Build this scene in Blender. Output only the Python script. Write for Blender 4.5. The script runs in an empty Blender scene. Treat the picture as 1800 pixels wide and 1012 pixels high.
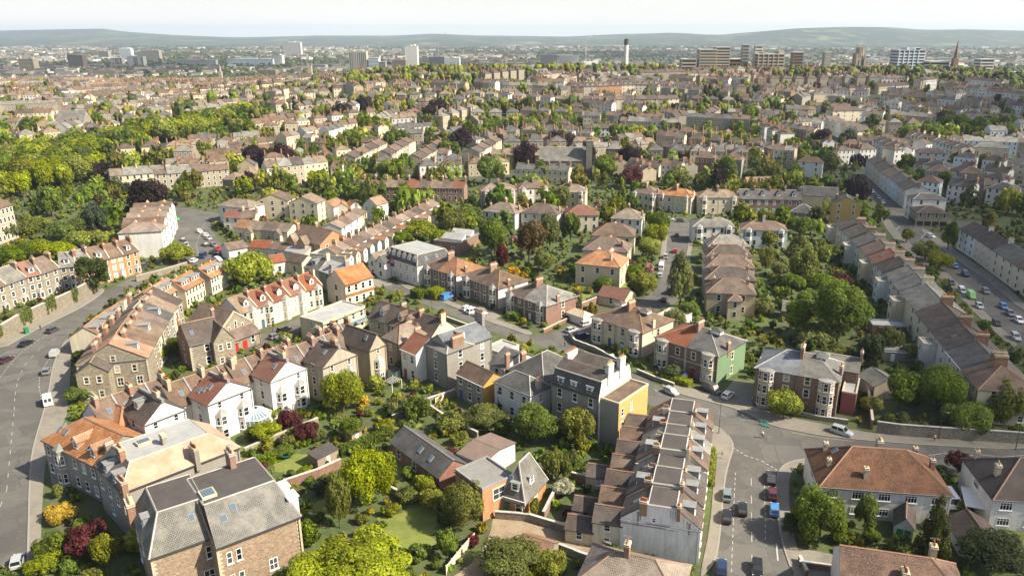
import bpy, math, random
import numpy as np
from mathutils import Matrix, Vector
random.seed(7); rng = np.random.default_rng(7)
sc = bpy.context.scene; C = sc.collection
R = math.radians
# ------------------------------------------------------------------ camera, sky, sun, exposure
cam = bpy.data.objects.new('camera', bpy.data.cameras.new('camera')); C.objects.link(cam)
cam.location = (0, 0, 80); cam.rotation_euler = (R(90 - 18.2055), 0, 0)
cam.data.lens = 27; cam.data.sensor_width = 36; cam.data.shift_x = -0.0278
cam.data.clip_start = 1; cam.data.clip_end = 60000
sc.camera = cam
SUN_AZ, SUN_EL = 106.0, 42.0          # azimuth clockwise from +y, elevation
w = bpy.data.worlds.new('World'); sc.world = w; w.use_nodes = True
nt = w.node_tree; bg = nt.nodes['Background']
sky = nt.nodes.new('ShaderNodeTexSky'); sky.sky_type = 'NISHITA'; sky.sun_disc = False
sky.sun_elevation = R(SUN_EL); sky.sun_rotation = R(SUN_AZ); sky.air_density = 1.0; sky.dust_density = 2.5; sky.ozone_density = 1.0
# hazy white sky towards the horizon all round, thin patches of cloud above
tc = nt.nodes.new('ShaderNodeTexCoord'); mp = nt.nodes.new('ShaderNodeMapping'); mp.inputs['Scale'].default_value = (1, 1, 3.5)
cn = nt.nodes.new('ShaderNodeTexNoise'); cn.inputs['Scale'].default_value = 2.2; cn.inputs['Detail'].default_value = 6
rp = nt.nodes.new('ShaderNodeMapRange'); rp.inputs[1].default_value = 0.42; rp.inputs[2].default_value = 0.72; rp.inputs[3].default_value = 0.0; rp.inputs[4].default_value = 0.3
sx = nt.nodes.new('ShaderNodeSeparateXYZ'); hz_ = nt.nodes.new('ShaderNodeMapRange'); hz_.interpolation_type = 'SMOOTHSTEP'
for k_, v_ in enumerate((0.0, 0.17, 0.97, 0.0)): hz_.inputs[k_ + 1].default_value = v_
mxm = nt.nodes.new('ShaderNodeMath'); mxm.operation = 'MAXIMUM'
mx = nt.nodes.new('ShaderNodeMix'); mx.data_type = 'RGBA'
nt.links.new(tc.outputs['Generated'], mp.inputs[0]); nt.links.new(mp.outputs[0], cn.inputs['Vector']); nt.links.new(tc.outputs['Generated'], sx.inputs[0]); nt.links.new(sx.outputs[2], hz_.inputs[0])
nt.links.new(cn.outputs['Fac'], rp.inputs[0]); nt.links.new(rp.outputs[0], mxm.inputs[0]); nt.links.new(hz_.outputs[0], mxm.inputs[1]); nt.links.new(mxm.outputs[0], mx.inputs['Factor'])
nt.links.new(sky.outputs[0], mx.inputs['A']); mx.inputs['B'].default_value = (7.5, 7.4, 7.05, 1)
nt.links.new(mx.outputs['Result'], bg.inputs['Color']); bg.inputs['Strength'].default_value = 0.078
sl = bpy.data.lights.new('sun', 'SUN'); sl.energy = 5.0; sl.angle = R(0.6); sl.color = (1, .90, .72)
so = bpy.data.objects.new('sun', sl); C.objects.link(so)
sd = Vector((math.sin(R(SUN_AZ)) * math.cos(R(SUN_EL)), math.cos(R(SUN_AZ)) * math.cos(R(SUN_EL)), math.sin(R(SUN_EL))))
so.rotation_euler = sd.to_track_quat('Z', 'Y').to_euler(); so.location = (300, -100, 400)
vs = sc.view_settings; vs.view_transform = 'Standard'; vs.look = 'None'; vs.gamma = 1; vs.exposure = 1.02
sc.cycles.max_bounces = 5; sc.cycles.diffuse_bounces = 2; sc.cycles.glossy_bounces = 2; sc.cycles.transmission_bounces = 2
sc.cycles.transparent_max_bounces = 24; sc.cycles.volume_bounces = 0; sc.cycles.use_denoising = True
sc.cycles.caustics_reflective = False; sc.cycles.caustics_refractive = False
# ------------------------------------------------------------------ materials
M = {}
def newmat(n):
    m = bpy.data.materials.new(n); m.use_nodes = True; M[n] = m
    t = m.node_tree; return m, t, t.nodes['Principled BSDF']
def nd(t, typ, **k):
    n = t.nodes.new(typ)
    for a, b in k.items():
        if a in n.inputs: n.inputs[a].default_value = b
        else: setattr(n, a, b)
    return n
def mix(t, f, a, b, mode='MIX'):
    n = t.nodes.new('ShaderNodeMix'); n.data_type = 'RGBA'; n.blend_type = mode
    for s, v in (('Factor', f), ('A', a), ('B', b)):
        if hasattr(v, 'is_linked'): t.links.new(v, n.inputs[s])
        elif s == 'Factor': n.inputs[s].default_value = v
        else: n.inputs[s].default_value = (*v, 1) if len(v) == 3 else v
    return n.outputs['Result']
def rng_map(t, v, a, b, c=0, d=1):
    n = nd(t, 'ShaderNodeMapRange'); t.links.new(v, n.inputs[0])
    for i, x in enumerate((a, b, c, d)): n.inputs[i + 1].default_value = x
    return n.outputs[0]
def noise(t, vec, scale, detail=4, rough=.6):
    n = nd(t, 'ShaderNodeTexNoise', Scale=scale, Detail=detail, Roughness=rough); t.links.new(vec, n.inputs['Vector']); return n.outputs['Fac']
def world_pos(t): return nd(t, 'ShaderNodeNewGeometry').outputs['Position']
def objrand(t): return nd(t, 'ShaderNodeObjectInfo').outputs['Random']
def hsv_var(t, col, amt=.25, sat=.2):
    r = objrand(t); h = nd(t, 'ShaderNodeHueSaturation'); t.links.new(col, h.inputs['Color'])
    t.links.new(rng_map(t, r, 0, 1, 1 - amt, 1 + amt), h.inputs['Value'])
    m = nd(t, 'ShaderNodeMath', operation='FRACT'); mm = nd(t, 'ShaderNodeMath', operation='MULTIPLY'); mm.inputs[1].default_value = 7.31
    t.links.new(r, mm.inputs[0]); t.links.new(mm.outputs[0], m.inputs[0])
    t.links.new(rng_map(t, m.outputs[0], 0, 1, 1 - sat, 1 + sat), h.inputs['Saturation'])
    return h.outputs[0]
def bump(t, p, hgt, s=.4, d=.05):
    b = nd(t, 'ShaderNodeBump', Strength=s, Distance=d); t.links.new(hgt, b.inputs['Height']); t.links.new(b.outputs[0], p.inputs['Normal'])
def mroof(n, c1, c2, tw=.34, th=.36, lich=.25, lcol=(.42, .36, .22), rough=.85, mott=0):
    m, t, p = newmat(n)
    uv = nd(t, 'ShaderNodeUVMap').outputs[0]; wp = world_pos(t)
    br = nd(t, 'ShaderNodeTexBrick', Scale=1.0); br.inputs['Brick Width'].default_value = tw; br.inputs['Row Height'].default_value = th
    br.inputs['Mortar Size'].default_value = .05; br.inputs['Mortar Smooth'].default_value = .5; br.inputs['Bias'].default_value = 0
    br.inputs['Color1'].default_value = (*c1, 1); br.inputs['Color2'].default_value = (*c2, 1)
    br.inputs['Mortar'].default_value = (*[x * .3 for x in c1], 1)
    t.links.new(uv, br.inputs['Vector'])
    big = noise(t, wp, .35, 5, .65); col = mix(t, rng_map(t, big, .42, .62), br.outputs['Color'], c2)
    sp = noise(t, wp, 2.6, 6, .75); col = mix(t, rng_map(t, sp, .56, .70, 0, lich), col, lcol)
    if mott:
        vo = nd(t, 'ShaderNodeTexNoise', Scale=5.5, Detail=2); t.links.new(uv, vo.inputs['Vector'])
        col = mix(t, rng_map(t, vo.outputs['Fac'], .55, .66, 0, .8), col, (.25, .145, .08))
    dk = noise(t, wp, .9, 3); col = mix(t, rng_map(t, dk, .5, .8, 0, .45), col, [x * .45 for x in c1])
    col = hsv_var(t, col, .16, .2)
    t.links.new(col, p.inputs['Base Color']); p.inputs['Roughness'].default_value = rough
    bump(t, p, br.outputs['Fac'], -.55, .05)
mroof('tb', (.118, .08, .06), (.155, .108, .082)); mroof('tl', (.185, .138, .103), (.23, .178, .135), lich=.35)
mroof('td', (.07, .053, .046), (.095, .073, .063), lich=.15); mroof('to', (.29, .135, .066), (.34, .18, .098), lich=.2)
mroof('tr', (.24, .085, .045), (.20, .082, .05), lich=.15); mroof('tm', (.095, .046, .032), (.13, .066, .043), .22, .2, .3, (.45, .33, .15), mott=1)
mroof('sg', (.15, .147, .135), (.20, .19, .168), .35, .28, .45, (.36, .33, .25)); mroof('sd', (.075, .075, .078), (.11, .105, .10), .35, .28, .2, (.2, .19, .15))
mroof('sb', (.125, .145, .175), (.15, .165, .185), .35, .28, .08); 
def mflat(n, c1, c2, rough=.85, sc_=.5, seams=0):
    m, t, p = newmat(n); wp = world_pos(t)
    col = mix(t, rng_map(t, noise(t, wp, sc_, 6, .7), .38, .66), c1, c2)
    col = mix(t, rng_map(t, noise(t, wp, 2.2, 5), .6, .75, 0, .3), col, [x * .4 for x in c1])
    if seams:
        wv = nd(t, 'ShaderNodeTexWave', Scale=seams, Distortion=0); t.links.new(nd(t, 'ShaderNodeUVMap').outputs[0], wv.inputs['Vector'])
        col = mix(t, rng_map(t, wv.outputs['Fac'], .93, .99, 0, .5), col, [x * .5 for x in c1])
    col = hsv_var(t, col, .1, .1)
    t.links.new(col, p.inputs['Base Color']); p.inputs['Roughness'].default_value = rough
    bump(t, p, noise(t, wp, 8, 4), .12, .03)
mflat('cu', (.33, .205, .135), (.45, .33, .24), .7, .35); mflat('fd', (.055, .048, .046), (.08, .07, .066), .9, .4); mflat('fg', (.27, .275, .27), (.36, .36, .355), .8, .3)
mflat('fb', (.15, .11, .09), (.19, .14, .12), .9); mflat('lead', (.19, .195, .20), (.27, .27, .265), .65); mflat('ridge_tile', (.22, .125, .08), (.28, .17, .11)); mflat('ridge_grey', (.30, .285, .26), (.40, .385, .35)); mflat('fm', (.17, .165, .155), (.22, .21, .195))
def mwall(n, c, stain=.35, dirt=(.22, .19, .15)):
    m, t, p = newmat(n); wp = world_pos(t)
    mp = nd(t, 'ShaderNodeMapping'); mp.inputs['Scale'].default_value = (1, 1, .12); t.links.new(wp, mp.inputs[0])
    col = mix(t, rng_map(t, noise(t, mp.outputs[0], 1.3, 6, .7), .44, .72, 0, min(.8, stain * 1.5)), c, dirt)
    col = mix(t, rng_map(t, noise(t, wp, .22, 6, .75), .52, .66, 0, stain), col, [x * .62 for x in c])
    col = mix(t, rng_map(t, noise(t, wp, .4, 4), .4, .7, 0, .35), col, [x * .8 for x in c])
    col = hsv_var(t, col, .07, .2)
    t.links.new(col, p.inputs['Base Color']); p.inputs['Roughness'].default_value = .9
    bump(t, p, noise(t, wp, 9, 4), .15, .03)
for n, c, s in (('W', (.66, .65, .62), .32), ('CR', (.64, .56, .41), .3), ('BE', (.40, .345, .255), .45), ('GR', (.27, .255, .225), .5), ('YE', (.52, .35, .14), .3), ('LB', (.62, .70, .76), .2), ('LI', (.76, .74, .73), .35), ('GN', (.13, .24, .11), .15), ('RD', (.30, .06, .06), .15), ('trim', (.55, .475, .345), .35), ('paint', (.80, .79, .76), .1), ('conc', (.5, .48, .44), .4)):
    mwall(n, c, s)
def mstone(n, cols, sx=2.2, sy=3.6, mortar=(.33, .29, .22), rand=1.0, big=.5):
    m, t, p = newmat(n); uv = nd(t, 'ShaderNodeUVMap').outputs[0]; wp = world_pos(t)
    mp = nd(t, 'ShaderNodeMapping'); mp.inputs['Scale'].default_value = (sx, sy, 1); t.links.new(uv, mp.inputs[0])
    v = nd(t, 'ShaderNodeTexVoronoi', Scale=1.0, Randomness=rand); t.links.new(mp.outputs[0], v.inputs['Vector'])
    e = nd(t, 'ShaderNodeTexVoronoi', Scale=1.0, Randomness=rand, feature='DISTANCE_TO_EDGE'); t.links.new(mp.outputs[0], e.inputs['Vector'])
    sp = nd(t, 'ShaderNodeSeparateColor'); t.links.new(v.outputs['Color'], sp.inputs[0])
    cr = nd(t, 'ShaderNodeValToRGB'); el = cr.color_ramp.elements
    el[0].color = (*cols[0], 1); el[1].color = (*cols[-1], 1)
    for i, c in enumerate(cols[1:-1]):
        x = el.new((i + 1) / (len(cols) - 1)); x.color = (*c, 1)
    t.links.new(sp.outputs[0], cr.inputs[0])
    col = mix(t, rng_map(t, e.outputs[0], 0, .09, .8, 0), cr.outputs[0], mortar)
    col = mix(t, rng_map(t, noise(t, wp, .5, 5), .42, .7, 0, big), col, [x * .6 for x in cols[1]])
    col = hsv_var(t, col, .1, .2)
    t.links.new(col, p.inputs['Base Color']); p.inputs['Roughness'].default_value = .92
    bump(t, p, rng_map(t, e.outputs[0], 0, .15), .5, .05)
mstone('PT', [(.25, .17, .115), (.36, .255, .175), (.20, .135, .10), (.42, .32, .23)], 2.6, 4.4, (.36, .30, .22)); mstone('ST', [(.20, .17, .13), (.30, .255, .185), (.16, .145, .12), (.38, .33, .24)]); mstone('PS', [(.17, .095, .07), (.24, .145, .10), (.13, .08, .065), (.28, .18, .12)], 2.6, 4.4, (.30, .24, .18))
mstone('SD', [(.13, .12, .105), (.17, .155, .13), (.10, .095, .085)]); mstone('boundary', [(.17, .15, .12), (.27, .235, .18), (.13, .12, .10), (.32, .28, .21)], 2.4, 4)
def mbrick(n, c1, c2, mor):
    m, t, p = newmat(n); uv = nd(t, 'ShaderNodeUVMap').outputs[0]; wp = world_pos(t)
    br = nd(t, 'ShaderNodeTexBrick', Scale=1.0); br.inputs['Brick Width'].default_value = .23; br.inputs['Row Height'].default_value = .08; br.inputs['Mortar Size'].default_value = .012
    for k, c in (('Color1', c1), ('Color2', c2), ('Mortar', mor)): br.inputs[k].default_value = (*c, 1)
    t.links.new(uv, br.inputs['Vector'])
    col = mix(t, rng_map(t, noise(t, wp, 1.1, 6), .4, .7, 0, .6), br.outputs['Color'], [x * .65 for x in c1])
    col = hsv_var(t, col, .08, .15); t.links.new(col, p.inputs['Base Color']); p.inputs['Roughness'].default_value = .9
    bump(t, p, noise(t, wp, 6, 4), .2, .03)
mbrick('BO', (.46, .19, .07), (.38, .14, .055), (.45, .36, .25)); mbrick('BR', (.25, .10, .065), (.19, .075, .055), (.3, .24, .19)); mbrick('chimney_brick', (.27, .115, .07), (.21, .09, .06), (.34, .28, .2))
def mplain(n, c, rough=.6, metal=0, var=.1, spec=.5):
    m, t, p = newmat(n)
    rgb = nd(t, 'ShaderNodeRGB'); rgb.outputs[0].default_value = (*c, 1)
    col = mix(t, rng_map(t, noise(t, world_pos(t), 3, 4), .4, .7, 0, .25), rgb.outputs[0], [x * .75 for x in c])
    col = hsv_var(t, col, var, var) if var else col
    t.links.new(col, p.inputs['Base Color']); p.inputs['Roughness'].default_value = rough; p.inputs['Metallic'].default_value = metal; p.inputs['Specular IOR Level'].default_value = spec
mplain('frame', (.82, .82, .80), .5); mplain('pot', (.33, .13, .07), .8, var=.3); mplain('pot_buff', (.45, .34, .2), .8); mplain('iron', (.05, .05, .05), .6)
mplain('door_red', (.35, .03, .03), .5); mplain('door_green', (.03, .20, .09), .5); mplain('door_blue', (.05, .10, .25), .5); mplain('wood', (.30, .21, .13), .8, var=.25); mplain('fence_pale', (.62, .52, .38), .85)
mplain('plastic_blue', (.05, .25, .5), .5); mplain('shed_green', (.30, .42, .34), .8); mplain('sign_navy', (.03, .04, .15), .5); mplain('sign_pink', (.75, .05, .2), .5); mplain('sign_yellow', (.85, .6, .05), .5); mplain('teal', (.0, .35, .30), .4)
mplain('skin', (.5, .3, .22), .6, var=0); mplain('cloth_dark', (.03, .03, .04), .9, var=0); mplain('cloth_pink', (.7, .45, .45), .9, var=0); mplain('cloth_red', (.25, .03, .03), .9, var=0); mplain('cloth_maroon', (.12, .02, .03), .9, var=0); mplain('cloth_pale', (.45, .45, .5), .9, var=0)
m, t, p = newmat('glass'); col = mix(t, rng_map(t, objrand(t), .5, .8, 0, 1), (.012, .015, .02), (.07, .075, .075)); col = mix(t, rng_map(t, objrand(t), .86, .88, 0, 1), col, (.34, .33, .30)); t.links.new(col, p.inputs['Base Color']); p.inputs['Roughness'].default_value = .08
m, t, p = newmat('skylight_glass'); p.inputs['Base Color'].default_value = (.10, .14, .19, 1); p.inputs['Roughness'].default_value = .06
m, t, p = newmat('conservatory_glass'); p.inputs['Base Color'].default_value = (.25, .36, .42, 1); p.inputs['Roughness'].default_value = .05; p.inputs['Transmission Weight'].default_value = .35
# banded stone bays
m, t, p = newmat('BAND'); sx = nd(t, 'ShaderNodeSeparateXYZ'); t.links.new(nd(t, 'ShaderNodeUVMap').outputs[0], sx.inputs[0])
mm = nd(t, 'ShaderNodeMath', operation='MULTIPLY'); mm.inputs[1].default_value = 1.6; fr = nd(t, 'ShaderNodeMath', operation='FRACT'); t.links.new(sx.outputs[1], mm.inputs[0]); t.links.new(mm.outputs[0], fr.inputs[0])
col = mix(t, rng_map(t, fr.outputs[0], .48, .52), (.64, .55, .38), (.27, .14, .08)); t.links.new(col, p.inputs['Base Color']); p.inputs['Roughness'].default_value = .9
# road, pavement, ground
def mground(n, stops, s1, s2, rough=.95, bs=.3, patch=0):
    m, t, p = newmat(n); wp = world_pos(t)
    col = mix(t, rng_map(t, noise(t, wp, s1, 7, .7), .36, .64), stops[0], stops[1])
    col = mix(t, rng_map(t, noise(t, wp, s2, 6, .7), .5, .66), col, stops[2])
    if len(stops) > 3: col = mix(t, rng_map(t, noise(t, wp, s1 * 3.3, 5, .7), .56, .66, 0, .9), col, stops[3])
    if patch:
        v = nd(t, 'ShaderNodeTexVoronoi', Scale=.16, distance='CHEBYCHEV'); t.links.new(wp, v.inputs['Vector']); s_ = nd(t, 'ShaderNodeSeparateColor'); t.links.new(v.outputs['Color'], s_.inputs[0])
        col = mix(t, rng_map(t, s_.outputs[0], .62, .66, 0, .45), col, stops[2]); col = mix(t, rng_map(t, s_.outputs[1], .78, .82, 0, .4), col, stops[3])
        e = nd(t, 'ShaderNodeTexVoronoi', Scale=.16, distance='EUCLIDEAN', feature='DISTANCE_TO_EDGE'); t.links.new(wp, e.inputs['Vector']); col = mix(t, rng_map(t, e.outputs[0], .0, .012, .5, 0), col, [x * .4 for x in stops[2]])
    t.links.new(col, p.inputs['Base Color']); p.inputs['Roughness'].default_value = rough
    bump(t, p, noise(t, wp, 5, 6, .7), bs, .1)
mground('asphalt', [(.095, .09, .082), (.12, .113, .10), (.068, .066, .062), (.145, .138, .124)], .25, .06, .9, .12, 1)
mground('paving', [(.19, .172, .145), (.23, .208, .172), (.15, .137, .115)], .5, .1, .95, .15)
mground('yard', [(.20, .182, .156), (.24, .22, .19), (.15, .14, .12)], .4, .2, .95, .15)
mground('dirt', [(.24, .18, .12), (.32, .25, .17), (.15, .115, .08)], .4, .15)
mground('lawn', [(.135, .17, .03), (.18, .20, .045), (.10, .135, .025)], .6, .2)
mground('garden', [(.045, .072, .018), (.085, .112, .028), (.078, .066, .042), (.14, .12, .085)], .22, .12)
mground('far_ground', [(.03, .045, .022), (.05, .065, .03), (.075, .08, .055)], .02, .008)
m, t, p = newmat('hill'); wp = world_pos(t)
v = nd(t, 'ShaderNodeTexVoronoi', Scale=.0028); t.links.new(wp, v.inputs['Vector']); s_ = nd(t, 'ShaderNodeSeparateColor'); t.links.new(v.outputs['Color'], s_.inputs[0])
col = mix(t, rng_map(t, s_.outputs[0], .25, .8), (.025, .045, .018), (.16, .195, .06)); mph = nd(t, 'ShaderNodeMapping'); mph.inputs['Scale'].default_value = (1, .45, 1); t.links.new(wp, mph.inputs[0])
col = mix(t, rng_map(t, noise(t, mph.outputs[0], .0022, 8, .72), .40, .50), col, (.016, .03, .016)); col = mix(t, rng_map(t, noise(t, mph.outputs[0], .009, 6, .7), .56, .62), col, (.15, .14, .115))
t.links.new(col, p.inputs['Base Color']); p.inputs['Roughness'].default_value = 1
mplain('line_paint', (.40, .39, .36), .8, var=0); mplain('line_yellow', (.40, .31, .13), .8, var=0); mplain('kerb', (.27, .255, .225), .9, var=0)
# vegetation
def mleaf(n, c, tr=.45):
    m, t, p = newmat(n); at = nd(t, 'ShaderNodeAttribute', attribute_name='tint')
    col = mix(t, 1.0, c, at.outputs['Color'], 'MULTIPLY'); col = hsv_var(t, col, .18, .12)
    t.links.new(col, p.inputs['Base Color']); p.inputs['Roughness'].default_value = .65; p.inputs['Specular IOR Level'].default_value = .25
    tl = nd(t, 'ShaderNodeBsdfTranslucent'); t.links.new(col, tl.inputs[0]); ms = nd(t, 'ShaderNodeMixShader'); ms.inputs[0].default_value = tr
    t.links.new(p.outputs[0], ms.inputs[1]); t.links.new(tl.outputs[0], ms.inputs[2]); t.links.new(ms.outputs[0], t.nodes['Material Output'].inputs[0])
LEAF = {'green': (.145, .205, .022), 'lime': (.27, .315, .022), 'olive': (.18, .205, .055), 'moss': (.21, .225, .034), 'dark': (.07, .098, .028), 'purple': (.042, .02, .026), 'maroon': (.11, .025, .03), 'russet': (.17, .12, .05), 'yellow': (.48, .33, .015), 'pink': (.38, .20, .19), 'conifer': (.075, .085, .022), 'limecon': (.17, .20, .025), 'cedar': (.065, .09, .045), 'blossom': (.5, .5, .38), 'blossom2': (.14, .19, .07), 'palm': (.09, .12, .03), 'bushgreen': (.15, .19, .03)}
for k, c in LEAF.items(): mleaf('leaf_' + k, c)
mplain('bark', (.10, .075, .05), .95, var=.2)
# ------------------------------------------------------------------ mesh builder
class MB:
    def __init__(s): s.v = []; s.f = []; s.m = []
    def poly(s, pts, m=0):
        i = len(s.v); s.v += [tuple(p) for p in pts]; s.f.append(tuple(range(i, i + len(pts)))); s.m.append(m)
    def box(s, x0, y0, z0, x1, y1, z1, m=0, bot=False):
        a, b, c, d, e, f, g, h = (x0, y0, z0), (x1, y0, z0), (x1, y1, z0), (x0, y1, z0), (x0, y0, z1), (x1, y0, z1), (x1, y1, z1), (x0, y1, z1)
        for q in ((a, b, f, e), (b, c, g, f), (c, d, h, g), (d, a, e, h), (e, f, g, h)): s.poly(q, m)
        if bot: s.poly((d, c, b, a), m)
    def slab(s, pts, up, dn, m=0, m2=None):
        m2 = m if m2 is None else m2
        t = [(x, y, z + up) for x, y, z in pts]; b = [(x, y, z - dn) for x, y, z in pts]
        s.poly(t, m); s.poly(b[::-1], m2)
        for i in range(len(pts)): j = (i + 1) % len(pts); s.poly((b[i], b[j], t[j], t[i]), m2)
    def cyl(s, x, y, z0, z1, r0, r1, n=8, m=0, cap=True):
        a = [(x + r0 * math.cos(6.2832 * i / n), y + r0 * math.sin(6.2832 * i / n), z0) for i in range(n)]
        b = [(x + r1 * math.cos(6.2832 * i / n), y + r1 * math.sin(6.2832 * i / n), z1) for i in range(n)]
        for i in range(n): j = (i + 1) % n; s.poly((a[i], a[j], b[j], b[i]), m)
        if cap: s.poly(b, m)
    def cap(s, p, q, wd=.32, ht=.16, m=0):
        p, q = Vector(p), Vector(q); dr = (q - p); l = dr.length
        if l < .1: return
        dr /= l; sd_ = dr.cross(Vector((0, 0, 1)))
        if sd_.length < .01: return
        sd_.normalize(); u = sd_.cross(dr); A = [p + sd_ * wd / 2 - u * .03, p + u * ht, p - sd_ * wd / 2 - u * .03]; B = [x + dr * l for x in A]
        s.poly((A[0], B[0], B[1], A[1]), m); s.poly((A[1], B[1], B[2], A[2]), m); s.poly((A[0], A[1], A[2]), m); s.poly((B[2], B[1], B[0]), m)
    def mesh(s, name, mats):
        me = bpy.data.meshes.new(name); me.from_pydata(s.v, [], s.f)
        for x in mats: me.materials.append(M[x])
        me.polygons.foreach_set('material_index', s.m)
        uv = []; V = s.v
        for f in s.f:
            nx = ny = nz = 0.; k = len(f)
            for i in range(k):
                a = V[f[i]]; b = V[f[(i + 1) % k]]
                nx += (a[1] - b[1]) * (a[2] + b[2]); ny += (a[2] - b[2]) * (a[0] + b[0]); nz += (a[0] - b[0]) * (a[1] + b[1])
            if nz < 0: nx, ny, nz = -nx, -ny, -nz
            hl = math.hypot(nx, ny); l = math.sqrt(nx * nx + ny * ny + nz * nz) or 1
            if hl < 1e-3 * l: tx, ty = 1., 0.
            else: tx, ty = -ny / hl, nx / hl
            nx /= l; ny /= l; nz /= l
            sx, sy, sz = -nz * ty, nz * tx, nx * ty - ny * tx
            for i in f: a = V[i]; uv += [a[0] * tx + a[1] * ty, a[0] * sx + a[1] * sy + a[2] * sz]
        l = me.uv_layers.new(name='UVMap'); l.data.foreach_set('uv', uv); me.update()
        return me
    def obj(s, name, mats, parent=None, loc=(0, 0, 0), rz=0, sm=False):
        me = s.mesh(name, mats)
        if sm: me.polygons.foreach_set('use_smooth', [True] * len(me.polygons))
        return link(name, me, parent, loc, rz)
def link(name, me, parent=None, loc=(0, 0, 0), rz=0, scale=None):
    o = bpy.data.objects.new(name, me); C.objects.link(o); o.location = loc; o.rotation_euler = (0, 0, rz)
    if scale: o.scale = scale
    if parent is not None: o.parent = parent
    return o
def tag(o, label=None, cat=None, group=None, kind=None):
    if label: o['label'] = label
    if cat: o['category'] = cat
    if group: o['group'] = group
    if kind: o['kind'] = kind
    return o
ORD = 'nearest second third fourth fifth sixth seventh eighth ninth tenth'.split()
PEND = []      # things whose label is made single at the end
def pend(o, base, cat, group): tag(o, None, cat, group); PEND.append((o, base))
# ------------------------------------------------------------------ house parts
CACHE = {}
def window_meshes(ww, hh, style, sur):
    k = ('w', round(ww, 1), round(hh, 1), style, sur)
    if k in CACHE: return CACHE[k]
    b = MB(); x = ww / 2; fw = .09
    if sur:
        s = .17
        b.box(-x - s, -.07, -.05, -x, .02, hh + s, 1); b.box(x, -.07, -.05, x + s, .02, hh + s, 1); b.box(-x, -.07, hh, x, .02, hh + s, 1)
    b.box(-x - .12, -.16, -.14, x + .12, .02, -.02, 1 if sur else 0)
    b.box(-x, -.05, 0, -x + fw, .0, hh, 0); b.box(x - fw, -.05, 0, x, 0, hh, 0); b.box(-x + fw, -.05, hh - fw, x - fw, 0, hh, 0); b.box(-x + fw, -.05, 0, x - fw, 0, fw, 0)
    if style == 's':
        b.box(-x + fw, -.045, hh * .5 - .04, x - fw, 0, hh * .5 + .04, 0)
        if ww > 1.25: b.box(-.04, -.043, fw, .04, 0, hh - fw, 0)
    else:
        n = max(2, round(ww / .55))
        for i in range(1, n): q = -x + ww * i / n; b.box(q - .035, -.045, fw, q + .035, 0, hh - fw, 0)
        b.box(-x + fw, -.043, hh * .66, x - fw, 0, hh * .66 + .06, 0)
    g = MB(); g.poly(((-x, -.02, 0), (x, -.02, 0), (x, -.02, hh), (-x, -.02, hh)), 0)
    me = b.mesh('window', ['frame', 'trim']); b.poly(g.v, 2)
    CACHE[k] = (me, g.mesh('pane', ['glass']), b.mesh('window', ['frame', 'trim', 'glass'])); return CACHE[k]
def put_window(parent, mat, ww, hh, style='s', sur=True, whole=True):
    a, g, c = window_meshes(ww, hh, style, sur)
    o = bpy.data.objects.new('window', c if whole else a); C.objects.link(o); o.parent = parent; o.matrix_local = mat
    return o, g
class Glz:      # small far windows of one house, joined
    def __init__(s): s.b = MB()
    def add(s, mat, ww, hh, sur=False):
        x = ww / 2
        f = lambda X, Y, Z: tuple(mat @ Vector((X, Y, Z)))
        for (a, c, e, g, y, m) in ((-x - .1, x + .1, -.1, hh + .1, -.03, 0), (-x + .06, -.0 - .04 if ww > 1.3 else x - .06, .08, hh * .5 - .04, -.05, 1), (-x + .06, x - .06, hh * .5 + .04, hh - .08, -.05, 1)):
            s.b.poly((f(a, y, e), f(c, y, e), f(c, y, g), f(a, y, g)), m)
        if ww > 1.3: s.b.poly((f(.04, -.05, .08), f(x - .06, -.05, .08), f(x - .06, -.05, hh * .5 - .04), f(.04, -.05, hh * .5 - .04)), 1)
ROT = {'f': 0, 'r': 90, 'b': 180, 'l': 270}
def frame_of(side, x0, y0, w, d):
    o = {'f': (x0, y0), 'r': (x0 + w, y0), 'b': (x0 + w, y0 + d), 'l': (x0, y0 + d)}[side]
    return Matrix.Translation((o[0], o[1], 0)) @ Matrix.Rotation(R(ROT[side]), 4, 'Z'), (w if side in 'fb' else d)
def chimney_mat(wall):
    if random.random() < .6 and wall != 'GN': return 'chimney_brick'
    return {'W': 'BE', 'CR': 'CR', 'LB': 'W', 'GN': 'GN', 'GR': 'GR', 'YE': 'YE'}.get(wall, 'chimney_brick')
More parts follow.
